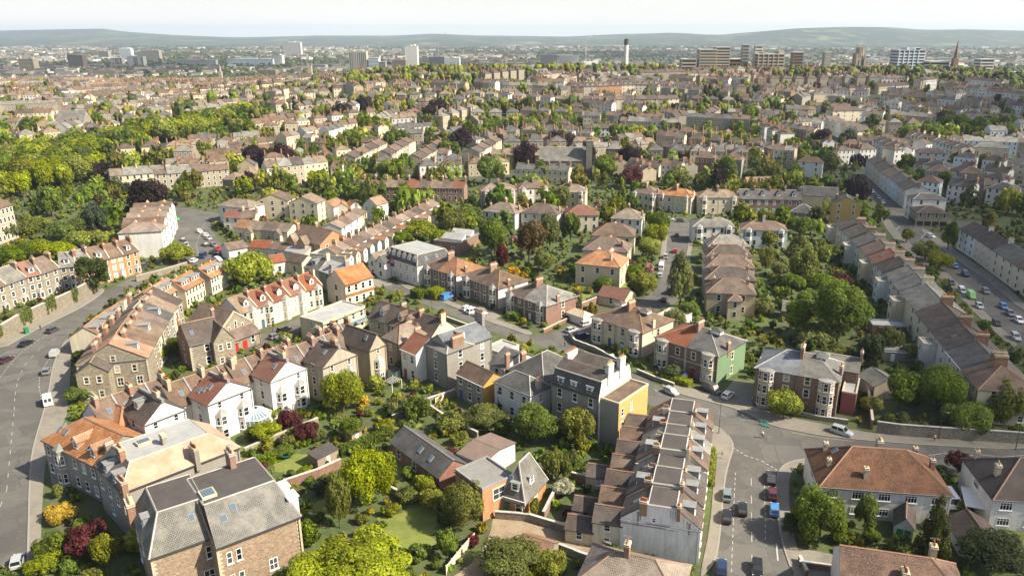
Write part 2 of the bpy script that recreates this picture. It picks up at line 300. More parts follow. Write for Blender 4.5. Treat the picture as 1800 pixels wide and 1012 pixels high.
def roof_planes(x0, y0, w, d, h, roof, rh, o):
    """slopes [(pts, slot)], caps [(p,q)], gables {side: top polyline}, run per side, zfun"""
    X1, Y1 = x0 + w, y0 + d; S = []; cp = []; g = {}; run = {}; oh = .32; og = .14
    if roof in ('gx', 'gy', 'hip'):
        alongx = roof == 'gx' or (roof == 'hip' and w >= d)
        L, D = (w, d) if alongx else (d, w)
        hp = o.get('hip') or ''
        hl = hr = 0.
        if roof == 'hip': hl = hr = min(D / 2, L / 2 - .3)
        elif roof == 'gx':
            if 'l' in hp: hl = min(D / 2, L * .8)
            if 'r' in hp: hr = min(D / 2, L * .8)
        k = rh / (D / 2); ze = h - oh * k
        sl = -oh * k / (rh / hl) if hl else -og; sr = L + (oh * k / (rh / hr) if hr else og)
        rl = hl if hl else -og; rr = L - hr if hr else L + og
        if alongx: P = lambda s, t, z: (x0 + s, y0 + t, z)
        else: P = lambda s, t, z: (x0 + D - t, y0 + s, z)
        e = [P(sl, -oh, ze), P(sr, -oh, ze), P(sr, D + oh, ze), P(sl, D + oh, ze)]; a, b = P(rl, D / 2, h + rh), P(rr, D / 2, h + rh)
        S += [((e[0], e[1], b, a), 0), ((e[2], e[3], a, b), 0)]
        if hl: S.append(((e[3], e[0], a), 0)); cp += [(e[0], a), (e[3], a)]
        if hr: S.append(((e[1], e[2], b), 0)); cp += [(e[1], b), (e[2], b)]
        cp.append((a, b))
        sides = ('f', 'r', 'b', 'l') if alongx else ('r', 'b', 'l', 'f')
        run = {sides[0]: D / 2, sides[2]: D / 2, sides[1]: hr or None, sides[3]: hl or None}
        if not hl: g[sides[3]] = [(.5, h + rh)]
        if not hr: g[sides[1]] = [(.5, h + rh)]
        def zf(x, y):
            s, t = (x - x0, y - y0) if alongx else (y - y0, x - x0)
            z = h + rh * (1 - abs(t - D / 2) / (D / 2))
            if hl: z = min(z, h + rh * s / hl)
            if hr: z = min(z, h + rh * (L - s) / hr)
            return max(z, h)
    elif roof == 'top':
        il, ir, if_, ib = o['inset']; eo = .22
        E = [(x0 - (eo if il > .6 else 0.05), y0 - (eo if if_ > .6 else .05)), (X1 + (eo if ir > .6 else .05), y0 - (eo if if_ > .6 else .05)), (X1 + (eo if ir > .6 else .05), Y1 + (eo if ib > .6 else .05)), (x0 - (eo if il > .6 else .05), Y1 + (eo if ib > .6 else .05))]
        T = [(x0 + il, y0 + if_), (X1 - ir, y0 + if_), (X1 - ir, Y1 - ib), (x0 + il, Y1 - ib)]
        ins = (if_, ir, ib, il)
        for i, sd_ in enumerate('frbl'):
            j = (i + 1) % 4
            if ins[i] > .6: S.append((((*E[i], h), (*E[j], h), (*T[j], h + rh), (*T[i], h + rh)), 2 if (sd_ == 'l' and o.get('lslope')) else 0)); run[sd_] = ins[i]
            else: run[sd_] = None
            cp.append(((*T[i], h + rh), (*T[j], h + rh)))
            if ins[i] > .6 and ins[j] > .6: cp.append(((*E[j], h), (*T[j], h + rh)))
        tr = o.get('topr', 0)
        if tr:
            ym = (T[0][1] + T[2][1]) / 2; q1 = (T[0][1] + ym) / 2; q2 = (ym + T[2][1]) / 2; zt = h + rh
            for a, b, zA, zB in ((T[0][1], q1, 0, tr), (q1, ym, tr, .2), (ym, q2, .2, tr), (q2, T[2][1], tr, 0)):
                S.append((((T[0][0], a, zt + zA), (T[1][0], a, zt + zA), (T[1][0], b, zt + zB), (T[0][0], b, zt + zB)), 1))
        else: S.append((tuple((*p, h + rh) for p in T), 1))
        ww = (il, ir)
        if if_ <= .6: g['f'] = [(il / w, h + rh), (1 - ir / w, h + rh)]
        if ib <= .6: g['b'] = [(ir / w, h + rh), (1 - il / w, h + rh)]
        if ir <= .6: g['r'] = [(if_ / d, h + rh), (1 - ib / d, h + rh)]
        if il <= .6: g['l'] = [(ib / d, h + rh), (1 - if_ / d, h + rh)]
        def zf(x, y):
            z = h + rh
            for dd, i_ in ((x - x0, il), (X1 - x, ir), (y - y0, if_), (Y1 - y, ib)):
                if i_ > .6: z = min(z, h + rh * dd / i_)
            return max(h, z)
    else:
        for sd_ in 'frbl': g[sd_] = [(0, h + rh), (1, h + rh)]; run[sd_] = None
        zz = h + rh - .28; q = .22
        S.append((((x0 + q, y0 + q, zz), (X1 - q, y0 + q, zz), (X1 - q, Y1 - q, zz), (x0 + q, Y1 - q, zz)), 0))
        zf = lambda x, y: h + rh - .28
    return S, cp, g, run, zf
def shell(root, x0, y0, w, d, h, roof, rh, wall, rc, o, pre=''):
    S, cp, g, run, zf = roof_planes(x0, y0, w, d, h, roof, rh, o)
    b = MB(); wm = [wall, o.get('rwall', wall) if not pre else wall, o.get('bwall', wall), o.get('lwall', wall) if not pre else wall, 'trim']
    if wall == 'GY': wm = ['GR', 'YE', 'YE', 'GR', 'trim']
    for i, sd_ in enumerate('frbl'):
        F, L = frame_of(sd_, x0, y0, w, d)
        pts = [(0, -1.6), (L, -1.6), (L, h)] + [(u * L, z) for u, z in reversed(g.get(sd_, []))] + [(0, h)]
        b.poly([tuple(F @ Vector((u, 0, z))) for u, z in pts], i)
    b.obj(pre + 'wall', wm, root)
    r = MB(); capm = 'ridge_grey' if rc[0] in 's' or roof == 'top' else 'ridge_tile'
    for pts, sl in S:
        if roof == 'par': r.poly(pts, 0)
        elif sl == 1 and not o.get('topr'): r.slab(pts, .07, .05, 1)
        else: r.slab(pts, .05, .09, sl, 3)
    if roof == 'par':
        X1, Y1 = x0 + w, y0 + d; z = h + rh; q = .26; p_ = .06
        for bx in ((x0 - p_, y0 - p_, X1 + p_, y0 + q), (x0 - p_, Y1 - q, X1 + p_, Y1 + p_), (x0 - p_, y0 + q, x0 + q, Y1 - q), (X1 - q, y0 + q, X1 + p_, Y1 - q)): r.box(bx[0], bx[1], z - .3, bx[2], bx[3], z + .08, 3, True)
    ro = r.obj(pre + 'roof', [rc, o.get('topc', rc), o.get('lslope', rc), ('lead' if wall in ('BO', 'PS', 'GR') else 'trim') if roof == 'par' else 'iron'], root)
    if cp:
        c = MB()
        for p_, q_ in cp: c.cap((p_[0], p_[1], p_[2] + .05), (q_[0], q_[1], q_[2] + .05), .34, .13)
        c.obj('ridge', [capm], ro)
    return run, zf, g
def put_chimney(root, x, y, zb, zt, cw, cd, pots, mat):
    b = MB(); b.box(x - cw / 2, y - cd / 2, zb, x + cw / 2, y + cd / 2, zt, 0)
    b.box(x - cw / 2 - .09, y - cd / 2 - .09, zt - .32, x + cw / 2 + .09, y + cd / 2 + .09, zt - .16, 1, True); b.box(x - cw / 2 - .05, y - cd / 2 - .05, zt, x + cw / 2 + .05, y + cd / 2 + .05, zt + .1, 1, True)
    lx = cw > cd; L = max(cw, cd)
    for i in range(pots):
        q = (-.5 + (i + .5) / pots) * (L - .1); hh = .5 + .3 * random.random()
        b.cyl(x + (q if lx else 0), y + (0 if lx else q), zt + .08, zt + hh, .15, .12, 6, 2)
    b.obj('chimney', [mat, 'trim', random.choice(['pot', 'pot', 'pot_buff'])], root)
def dormer(root, F, u, y, z, k, kind, L, near, glz, rc):
    k = max(k, .3); long_ = kind == 'l'; ww = L * .86 if long_ else (1.7 if kind == 'g' else 1.6); hh = 1.55
    mat = F @ Matrix.Translation((u, y, z)); b = MB(); x = ww / 2; yb = hh / k
    for s_ in (-1, 1): b.poly(((s_ * x, 0, 0), (s_ * x, 0, hh), (s_ * x, yb, hh)), 1)
    if kind == 'g':
        rr = .85; b.poly(((-x, 0, -.2), (x, 0, -.2), (x, 0, hh), (0, 0, hh + rr), (-x, 0, hh)), 0)
        yr = (hh + rr) / k
        for s_ in (-1, 1): b.slab(((s_ * (x + .2), -.25, hh - .2 * rr / x), (0, -.25, hh + rr), (0, yr, hh + rr), (s_ * (x + .2), yb, hh - .2 * rr / x)), .05, .06, 2)
    else:
        b.poly(((-x, 0, -.2), (x, 0, -.2), (x, 0, hh), (-x, 0, hh)), 0 if not long_ else 1)
        b.box(-x - .15, -.22, hh, x + .15, yb + .1, hh + .13, 3, True)
    o_ = b.obj('dormer', ['frame', 'BO' if long_ else (rc if kind == 'g' else 'lead'), rc, 'lead'], root); o_.matrix_local = mat
    ws = [i for i in np.linspace(-x + .9, x - .9, max(2, round(ww / 1.7)))] if long_ else [0]
    for q in ws:
        wm = Matrix.Translation((q, -.0, .22))
        if near:
            a, gm = put_window(o_, wm, 1.0 if long_ else 1.1, 1.15, 's', False)
        else: glz.add(mat @ wm, 1.0, 1.15)
def bay(root, F, u, kind, sto, bw, sh, near, glz, wall, rise=.0):
    b = MB(); H = sto * sh - .15; x = bw / 2; dp = 1.0 if kind == 'c' else bw * .36
    if kind == 'c': pl = [(-x, 0), (-x + .65, -dp), (x - .65, -dp), (x, 0)]
    else: pl = [(-x * math.cos(math.pi * i / 8), -dp * math.sin(math.pi * i / 8) - .2) for i in range(9)]; pl = [(-x, 0)] + pl + [(x, 0)]
    for i in range(len(pl) - 1): b.poly(((*pl[i], -.3), (*pl[i + 1], -.3), (*pl[i + 1], H), (*pl[i], H)), 0)
    ov = [(a * 1.07, c * 1.08 if c else 0) for a, c in pl]
    for z0 in [sh * i - .12 for i in range(1, sto)] + [H - .05]:
        for i in range(len(ov) - 1): b.poly(((*ov[i], z0), (*ov[i + 1], z0), (*ov[i + 1], z0 + .22), (*ov[i], z0 + .22)), 1)
        b.poly([(*q, z0 + .22) for q in ov], 1)
        b.poly([(*q, z0) for q in ov][::-1], 1)
    top = H + .17
    for i in range(len(ov) - 1): b.poly(((*ov[i], top), (*ov[i + 1], top), (0, 0, top + (1.1 if kind == 'c' else .35))), 2)
    o_ = b.obj('bay_window', [wall, 'trim', 'lead'], root); mt = F @ Matrix.Translation((u, 0, 0)); o_.matrix_local = mt
    if kind == 'c': fs = [((0, -dp), 0, 1.15, bw - 1.42), ((-x + .33, -dp / 2), -57, .7, .75), ((x - .33, -dp / 2), 57, .7, .75)]
    else: fs = []; 
    if kind == 'r':
        for i in (2, 4, 6):
            a = math.pi * i / 8; fs.append(((-x * math.cos(a), -dp * math.sin(a) - .2), math.degrees(math.atan2(-math.cos(a) * dp, math.sin(a) * x)) if False else (-48 if i == 2 else (48 if i == 6 else 0)), .95, .95))
    for s_ in range(sto):
        hh = min(sh - 1.15, 1.9)
        for (px, py), an, _, ww in fs:
            wm = Matrix.Translation((px, py, s_ * sh + .8)) @ Matrix.Rotation(R(an), 4, 'Z') @ Matrix.Translation((0, -.04, 0))
            if near: put_window(o_, wm, max(.55, ww), hh, 's', False)
            else: glz.add(mt @ wm, max(.55, ww), hh)
FOOT = []     # footprints for placing plants and later houses
def rect_w(x, y, an, x0, y0, x1, y1):
    c, s = math.cos(R(an)), math.sin(R(an)); return [(x + a * c - b * s, y + a * s + b * c) for a, b in ((x0, y0), (x1, y0), (x1, y1), (x0, y1))]
def house(rec):
    name, label, group, x, y, an, w, d, h, roof, rh, wall, rc, o = rec
    root = bpy.data.objects.new(name, None); C.objects.link(root); root.location = (x, y, tz(x, y)); root.rotation_euler = (0, 0, R(an)); root.empty_display_size = .5
    cat = name.split('_')[-1]; tag(root, label, {'house': 'house', 'villa': 'house', 'semi': 'house', 'hall': 'hall', 'pub': 'pub'}.get(cat, cat), group)
    near = math.hypot(x, y) < 222; glz = None if near else Glz()
    FOOT.append(rect_w(x, y, an, -.3, -.3, w + .3, d + .3))
    run, zf, gab = shell(root, 0, 0, w, d, h, roof, rh, wall, rc, o)
    st = o.get('st') or max(1, round(h / 3)); sh = h / st; sur = wall in ('ST', 'PS', 'BO', 'BR', 'SD', 'BE') or bool(o.get('trim')) ; bays = o.get('bay') or []
    sty = 'c' if o.get('case') else 's'
    def win(F, u, z, ww, hh):
        wm = F @ Matrix.Translation((u, -.01, z))
        if near:
            a, g_ = put_window(root, wm, ww, hh, sty, sur, False); link('pane', g_, a)
        else: glz.add(wm, ww, hh, sur)
    for sd_, key in (('f', 'fw'), ('r', 'rw'), ('l', 'lw'), ('b', 'bw')):
        F, L = frame_of(sd_, 0, 0, w, d); n = o.get(key, (max(1, round(L / 3.2)) if sd_ == 'f' else 0))
        for i in range(n):
            u = (i + .5) / n
            for s_ in range(st):
                if sd_ == 'f' and any(abs(u * L - bu * L) < bw / 2 + .7 and s_ < bs for bu, bk, bs, bw in bays): continue
                hh = min(1.95, sh - 1.15) if not o.get('case') else 1.4; ww = (2.0 if o.get('case') else 1.15) * (1 if L / n > 1.9 else .75)
                if s_ == 0 and sd_ == 'f' and n > 1 and i == (0 if not bays or bays[0][0] > .5 else n - 1) and d < 14 and w < 12 and not o.get('nodoor'):
                    dm = MB(); dm.box(-.5, -.06, 0, .5, .05, 2.1, 0); dm.box(-.5, -.05, 2.1, .5, .05, 2.5, 1); dm.box(-.62, -.1, 2.5, .62, .05, 2.65, 2, True)
                    if near: dm.obj('door', [random.choice(['door_red', 'door_blue', 'door_green', 'iron', 'frame']), 'glass', 'trim'], root, (u * L, -.02, 0)); continue
                win(F, u * L, s_ * sh + min(.95, sh * .33), ww, hh)
    for key, sd_ in (('fwl', 'f'), ('lwl', 'l'), ('rwl', 'r')):
        F, L = frame_of(sd_, 0, 0, w, d)
        for u, z, ww, hh in o.get(key) or []: win(F, u * L, z, ww, hh)
    F, L = frame_of('f', 0, 0, w, d)
    for bu, bk, bs, bw in bays: bay(root, F, bu * L, bk, bs, bw, sh, near, glz, 'BAND' if o.get('band') else ('CR' if wall in ('PS', 'ST', 'CR') else wall))
    for sd_, u, v, kd in o.get('dor') or []:
        F, L = frame_of(sd_, 0, 0, w, d); rn = run.get(sd_)
        if not rn: continue
        dormer(root, F, u * L, v * rn, h + rh * v, rh / rn, kd, L, near, glz, rc)
    for sd_, u, v in o.get('sky') or []:
        F, L = frame_of(sd_, 0, 0, w, d); rn = run.get(sd_)
        if not rn: continue
        ang = math.atan2(rh, rn); b = MB(); b.box(-.45, -.65, 0, .45, .65, .14, 0); b.box(-.36, -.55, .12, .36, .55, .16, 1)
        so_ = b.obj('skylight', ['lead', 'skylight_glass'], root); so_.matrix_local = F @ Matrix.Translation((u * L, v * rn, h + rh * v + .05)) @ Matrix.Rotation(ang, 4, 'X')
    for xf, yf, cw, cd, e, p_ in o.get('chim') or []:
        cx, cy = xf * w, yf * d; zz = zf(min(max(cx, .1), w - .1), min(max(cy, .1), d - .1)); put_chimney(root, cx, cy, min(zz, h + rh) - 1.6, zz + e + .45, cw * .9, cd * .9, p_, o.get('chm') or chimney_mat(wall))
    for x0, y0, ww, dd, hh, rf, rr, wl, rc2 in o.get('wing') or []:
        FOOT.append(rect_w(x, y, an, x0, y0, x0 + ww, y0 + dd))
        rn2, zf2, g2 = shell(root, x0, y0, ww, dd, hh, rf, rr, wl, rc2, {}, 'wing_')
        if y0 > 3 and rf == 'gx':
            for q in (.06, .5, .94): put_chimney(root, x0 + q * ww, y0 + dd * .45, hh + rr - 1.5, hh + rr + 1.3, .7, 1.9, 4, random.choice(['chimney_brick', chimney_mat(wl)]))
            pb = MB()
            for q in (.28, .5, .72):
                for s0, s1 in (((0, hh), (dd / 2, hh + rr)), ((dd / 2, hh + rr), (dd, hh))): pb.slab(((x0 + q * ww - .17, y0 + s0[0], s0[1]), (x0 + q * ww + .17, y0 + s0[0], s0[1]), (x0 + q * ww + .17, y0 + s1[0], s1[1]), (x0 + q * ww - .17, y0 + s1[0], s1[1])), .3, .2, 0)
            pb.obj('party_parapet', ['lead'], root)
            for q in (.16, .38, .62, .84):
                sb = MB(); sb.box(-.45, -.65, 0, .45, .65, .14, 0); sb.box(-.36, -.55, .12, .36, .55, .16, 1); s2_ = sb.obj('skylight', ['lead', 'skylight_glass'], root); s2_.matrix_local = Matrix.Translation((x0 + q * ww, y0 + dd * .22, hh + rr * .44 + .05)) @ Matrix.Rotation(math.atan2(rr, dd / 2), 4, 'X')
        if (y0 < .5 or x0 < 0):
            F, L = frame_of('f', x0, y0, ww, dd); s2 = max(1, round(hh / 3))
            for s_ in range(s2):
                for q in ((.5,) if ww < 5 else (.3, .7)): win(F, q * L, s_ * hh / s2 + .95, 1.0, min(1.6, hh / s2 - 1.25))
        if wl == 'GY':
            F, L = frame_of('r', x0, y0, ww, dd)
            for s_ in range(3):
                for q in (.12, .42): win(F, q * L, s_ * 3 + 1, .9, 1.7)
    pr = o.get('par') or ''
    if 'r' in pr or 'b' in pr or o.get('ridgepar'):
        b = MB(); tk = .36
        if o.get('ridgepar'): b.box(w / 2 - .28, -.15, h + rh - .5, w / 2 + .28, d, h + rh + .38, 0)
        elif roof == 'gx':
            for xx in ([w] if 'r' in pr else [0, w]):
                for a, c in (((0, h), (d / 2, h + rh)), ((d / 2, h + rh), (d, h))):
                    b.slab(((xx - tk / 2, a[0], a[1]), (xx + tk / 2, a[0], a[1]), (xx + tk / 2, c[0], c[1]), (xx - tk / 2, c[0], c[1])), .34, .2, 0)
        elif roof == 'gy':
            for yy in (0,):
                for a, c in (((0, h), (w / 2, h + rh)), ((w / 2, h + rh), (w, h))):
                    b.slab(((a[0], yy - tk / 2, a[1]), (c[0], yy - tk / 2, c[1]), (c[0], yy + tk / 2, c[1]), (a[0], yy + tk / 2, a[1])), .3, .2, 0)
        b.obj('parapet', ['lead' if o.get('ridgepar') else 'trim'], root)
    if o.get('quoin') and near:
        for cx, sx in ((0, 1), (w, -1)):
            b = MB(); z = 0; i = 0
            while z < h - .3:
                l = .62 if i % 2 else .34; a, c = sorted((cx - sx * .03, cx + sx * l)); b.box(a, -.035, z, c, .05, z + .32, 0); z += .36; i += 1
            b.obj('quoin_strip', ['trim'], root)
    if o.get('trim') and not o.get('band'):
        b = MB()
        for s_ in range(1, st): b.box(-.02, -.06, s_ * sh - .1, w + .02, .02, s_ * sh + .14, 0, True)
        b.box(-.04, -.1, h - .35, w + .04, .02, h - .08, 0, True); b.box(w - .25, -.05, 0, w, .02, h - .35, 0); b.box(0, -.05, 0, .25, .02, h - .35, 0)
        b.obj('string_course', ['trim'], root)
    if o.get('cup'):
        b = MB(); zz = h + rh; b.box(w * .5 - 1.3, d / 2 - .9, zz - .5, w * .5 + 1.3, d / 2 + .9, zz + .25, 0)
        for pts in (((-1.5, -1.1), (1.5, -1.1)), ((1.5, -1.1), (1.5, 1.1)), ((1.5, 1.1), (-1.5, 1.1)), ((-1.5, 1.1), (-1.5, -1.1))): b.poly([(w * .5 + q[0], d / 2 + q[1], zz + .25) for q in pts] + [(w * .5, d / 2, zz + 1.0)], 1)
        b.obj('roof_lantern', ['frame', rc], root)
    for xf, yf, bw, bd, bh, mt in o.get('roofbox') or []:
        b = MB(); zz = h + rh + .07; b.box(xf * w - bw / 2, yf * d - bd / 2, zz - .2, xf * w + bw / 2, yf * d + bd / 2, zz + bh, 0); b.box(xf * w - bw / 2 + .2, yf * d - bd / 2 + .2, zz + bh - .1, xf * w + bw / 2 - .2, yf * d + bd / 2 - .2, zz + bh + .04, 1); b.obj('rooflight', ['trim', 'skylight_glass'], root)
    for yy, zz, bw, bd, bh in o.get('rwb') or []:
        b = MB(); b.box(w - .6, yy - bw / 2, zz - 2, w + .9, yy + bw / 2, zz + bh, 0); b.box(w - .8, yy - bw / 2 - .15, zz + bh, w + 1.1, yy + bw / 2 + .15, zz + bh + .15, 1, True); b.obj('dormer', ['LB', 'W'], root)
    if o.get('glaze'):
        b = MB(); F, L = frame_of('f', 0, 0, w, d)
        for i in range(7): b.box(.6 + i * (w - 1.2) / 7, -.5, 2.4, .68 + i * (w - 1.2) / 7, -.42, 3.6, 0)
        b.box(.3, -.9, 2.5, w - .3, 0, 2.7, 1, True); b.box(.5, -.86, 2.7, w - .5, -.82, 3.7, 2); b.obj('balcony', ['frame', 'conc', 'conservatory_glass'], root)
    if o.get('saw'):
        for yy in (4, 11):
            b = MB(); b.slab(((1, yy, h + .1), (w - 1, yy, h + .1), (w - 1, yy + 3.4, h + 1.9), (1, yy + 3.4, h + 1.9)), .1, .1, 0); b.poly(((1, yy + 3.4, h), (w - 1, yy + 3.4, h), (w - 1, yy + 3.4, h + 1.9), (1, yy + 3.4, h + 1.9)), 1)
            b.poly(((1, yy, h), (1, yy + 3.4, h), (1, yy + 3.4, h + 1.9)), 1); b.poly(((w - 1, yy, h), (w - 1, yy + 3.4, h), (w - 1, yy + 3.4, h + 1.9)), 1); b.obj('sawtooth_rooflight', ['fg', 'frame'], root)
    if o.get('shop'):
        b = MB(); b.box(-.3, -.3, 2.4, w + .2, 0, 3.1, 0, True); b.box(.4, -.12, .5, w - .4, 0, 2.4, 1); b.box(-.3, 0, 2.4, 0, d, 3.1, 0, True); b.box(-.1, .4, .5, 0, d - .4, 2.4, 1)
        for i in range(5): b.box(i * (w - .3) / 4, -.18, 0, i * (w - .3) / 4 + .3, 0, 2.4, 2)
        b.obj('shopfront', ['wood', 'glass', 'trim'], root)
    if o.get('sign'):
        b = MB(); b.box(3.4, -.25, 4.2, 5.4, -.12, 5.4, 0, True); b.box(3.4, -.25, 5.4, 5.4, -.12, 6.6, 1, True); b.box(3.8, -.28, 5.8, 5.0, -.24, 6.1, 2, True); b.obj('hanging_sign', ['sign_navy', 'sign_pink', 'frame'], root)
        b = MB(); n = 10; cx = 2.2
        b.poly([(cx - 1.4, -.06, 0), (cx + 1.4, -.06, 0)] + [(cx + 1.4 * math.cos(math.pi * i / n), -.06, 2 + 1.3 * math.sin(math.pi * i / n)) for i in range(n + 1)], 0); b.obj('archway', ['iron'], root)
    if o.get('band2'):
        b = MB(); b.box(-.02, -.1, h * .42, w + .02, .02, h * .55, 0, True); b.box(-.02, -.12, h - .9, w * .5, .02, h - .1, 0, True); b.obj('tile_hanging', ['to'], root)
    if o.get('gdoor'):
        b = MB(); b.box(.35, -.05, 0, w / 2 - .1, .02, 2, 0); b.box(w / 2 + .1, -.05, 0, w - .35, .02, 2, 0); b.obj('garage_door', ['door_green'], root)
    if o.get('door') :
        b = MB(); b.box(-.7, -.06, 0, .7, .05, 2.3, 0); b.obj('door', ['door_' + o['door'][1]], root, (o['door'][0] * w, 0, 0))
    if o.get('tower'):
        b = MB(); b.box(w - .3, -1, 0, w + 3.2, 4, 22, 0); b.box(w - .5, -1.2, 20.5, w + 3.4, 4.2, 21.2, 1, True)
        for q in range(4): b.box(w + q * .95 - .3, -1.2, 22, w + q * .95 + .2, -.8, 22.8, 0)
        b.obj('tower', ['SD', 'trim'], root); b = MB()
        for q in range(7): b.box(q * w / 7 + .8, -.6, 0, q * w / 7 + 1.6, .1, 7.5, 0)
        b.obj('buttress', ['SD'], root); shell(root, -.0, -4, w - 2, 4.2, 4.5, 'gx', .6, 'SD', 'sg', {}, 'aisle_')
    if o.get('stain'):
        b = MB()
        for q, l, wd in ((.22, 2.6, .5), (.25, 1.8, .3), (.62, 1.4, .12), (.65, 1.6, .1), (.68, 1.3, .12), (.86, 2.2, .4), (.83, 1.4, .2)):
            zt = zf(q * w, .05) - .5; xx = q * w; b.poly(((xx - wd / 2, -.012, zt), (xx + wd / 2, -.012, zt), (xx + wd * .2, -.012, zt - l), (xx - wd * .25, -.012, zt - l)), 0)
        b.box(0, -.06, h - .9, w * .7, .02, h - .75, 0); b.obj('stain', ['GR'], root)
    if near and w > 4.5:
        b = MB(); b.cyl(w - .35, -.1, 0, h - .1, .055, .055, 6, 0); b.box(-.1, -.36, h - .22, w + .1, -.24, h - .1, 0, True); b.obj('downpipe', [random.choice(['iron', 'iron', 'lead', 'frame'])], root)
        if random.random() < .5 and o.get('chim'):
            q = o['chim'][0]; ax, ay = min(max(q[0], 0), 1) * w, q[1] * d; az = zf(min(max(ax, .1), w - .1), min(max(ay, .1), d - .1)) + q[4]; b = MB()
            b.box(ax - .025, ay - .025, az - .5, ax + .025, ay + .025, az + 1.7, 0)
            b.box(ax - .7, ay - .02, az + 1.6, ax + .7, ay + .02, az + 1.65, 0, True)
            for i in range(5): b.box(ax - .6 + i * .28, ay - .3, az + 1.6, ax - .58 + i * .28, ay + .3, az + 1.63, 0, True)
            b.obj('aerial', ['lead'], root)
    if glz and glz.b.f: tag(glz.b.obj('glazing', ['frame', 'glass'], root), kind='stuff')
    return root
# ------------------------------------------------------------------ layout data (metres)
GROUPS = [None,'stone terrace beside the curving road','paired houses with rear gables on the diagonal street','the dormered row behind the grey block','semi-detached villas','stacked villas along the straight street','long cream terrace backing on gardens','the cream terrace across the right street','the street terrace leading to the corner shop','the dormered terrace beside the yellow house','white villa row above the garden trees','long red brick row','the short pastel row','zigzag-roofed terrace','the brown-roofed cottages beside the forked road','the gabled cottages below the forked road','the small workshops behind the round tree','the sheds beside the round tree','the grey attic roofs beside the orange-hung house','the flat roofs above the cream street terrace','the white gabled cottages beside the hotel','red-roofed modern terraces','the low red-roofed block by the ivy wall','the cream gabled street terrace','terrace above the ivy-covered wall','white terrace block beside the copper beech','dark flat-topped terrace beside the right road','the low flat garages behind the round-bayed villas','receding terraces near the church','the white terrace behind the street corner','the long pastel terrace on the right slope','the white gabled row above the pastel terrace','the cream slope terrace below the red roofs','the tall dormered villas on the ridge','the cream terrace below the ridge villas','the white cottages behind the church']
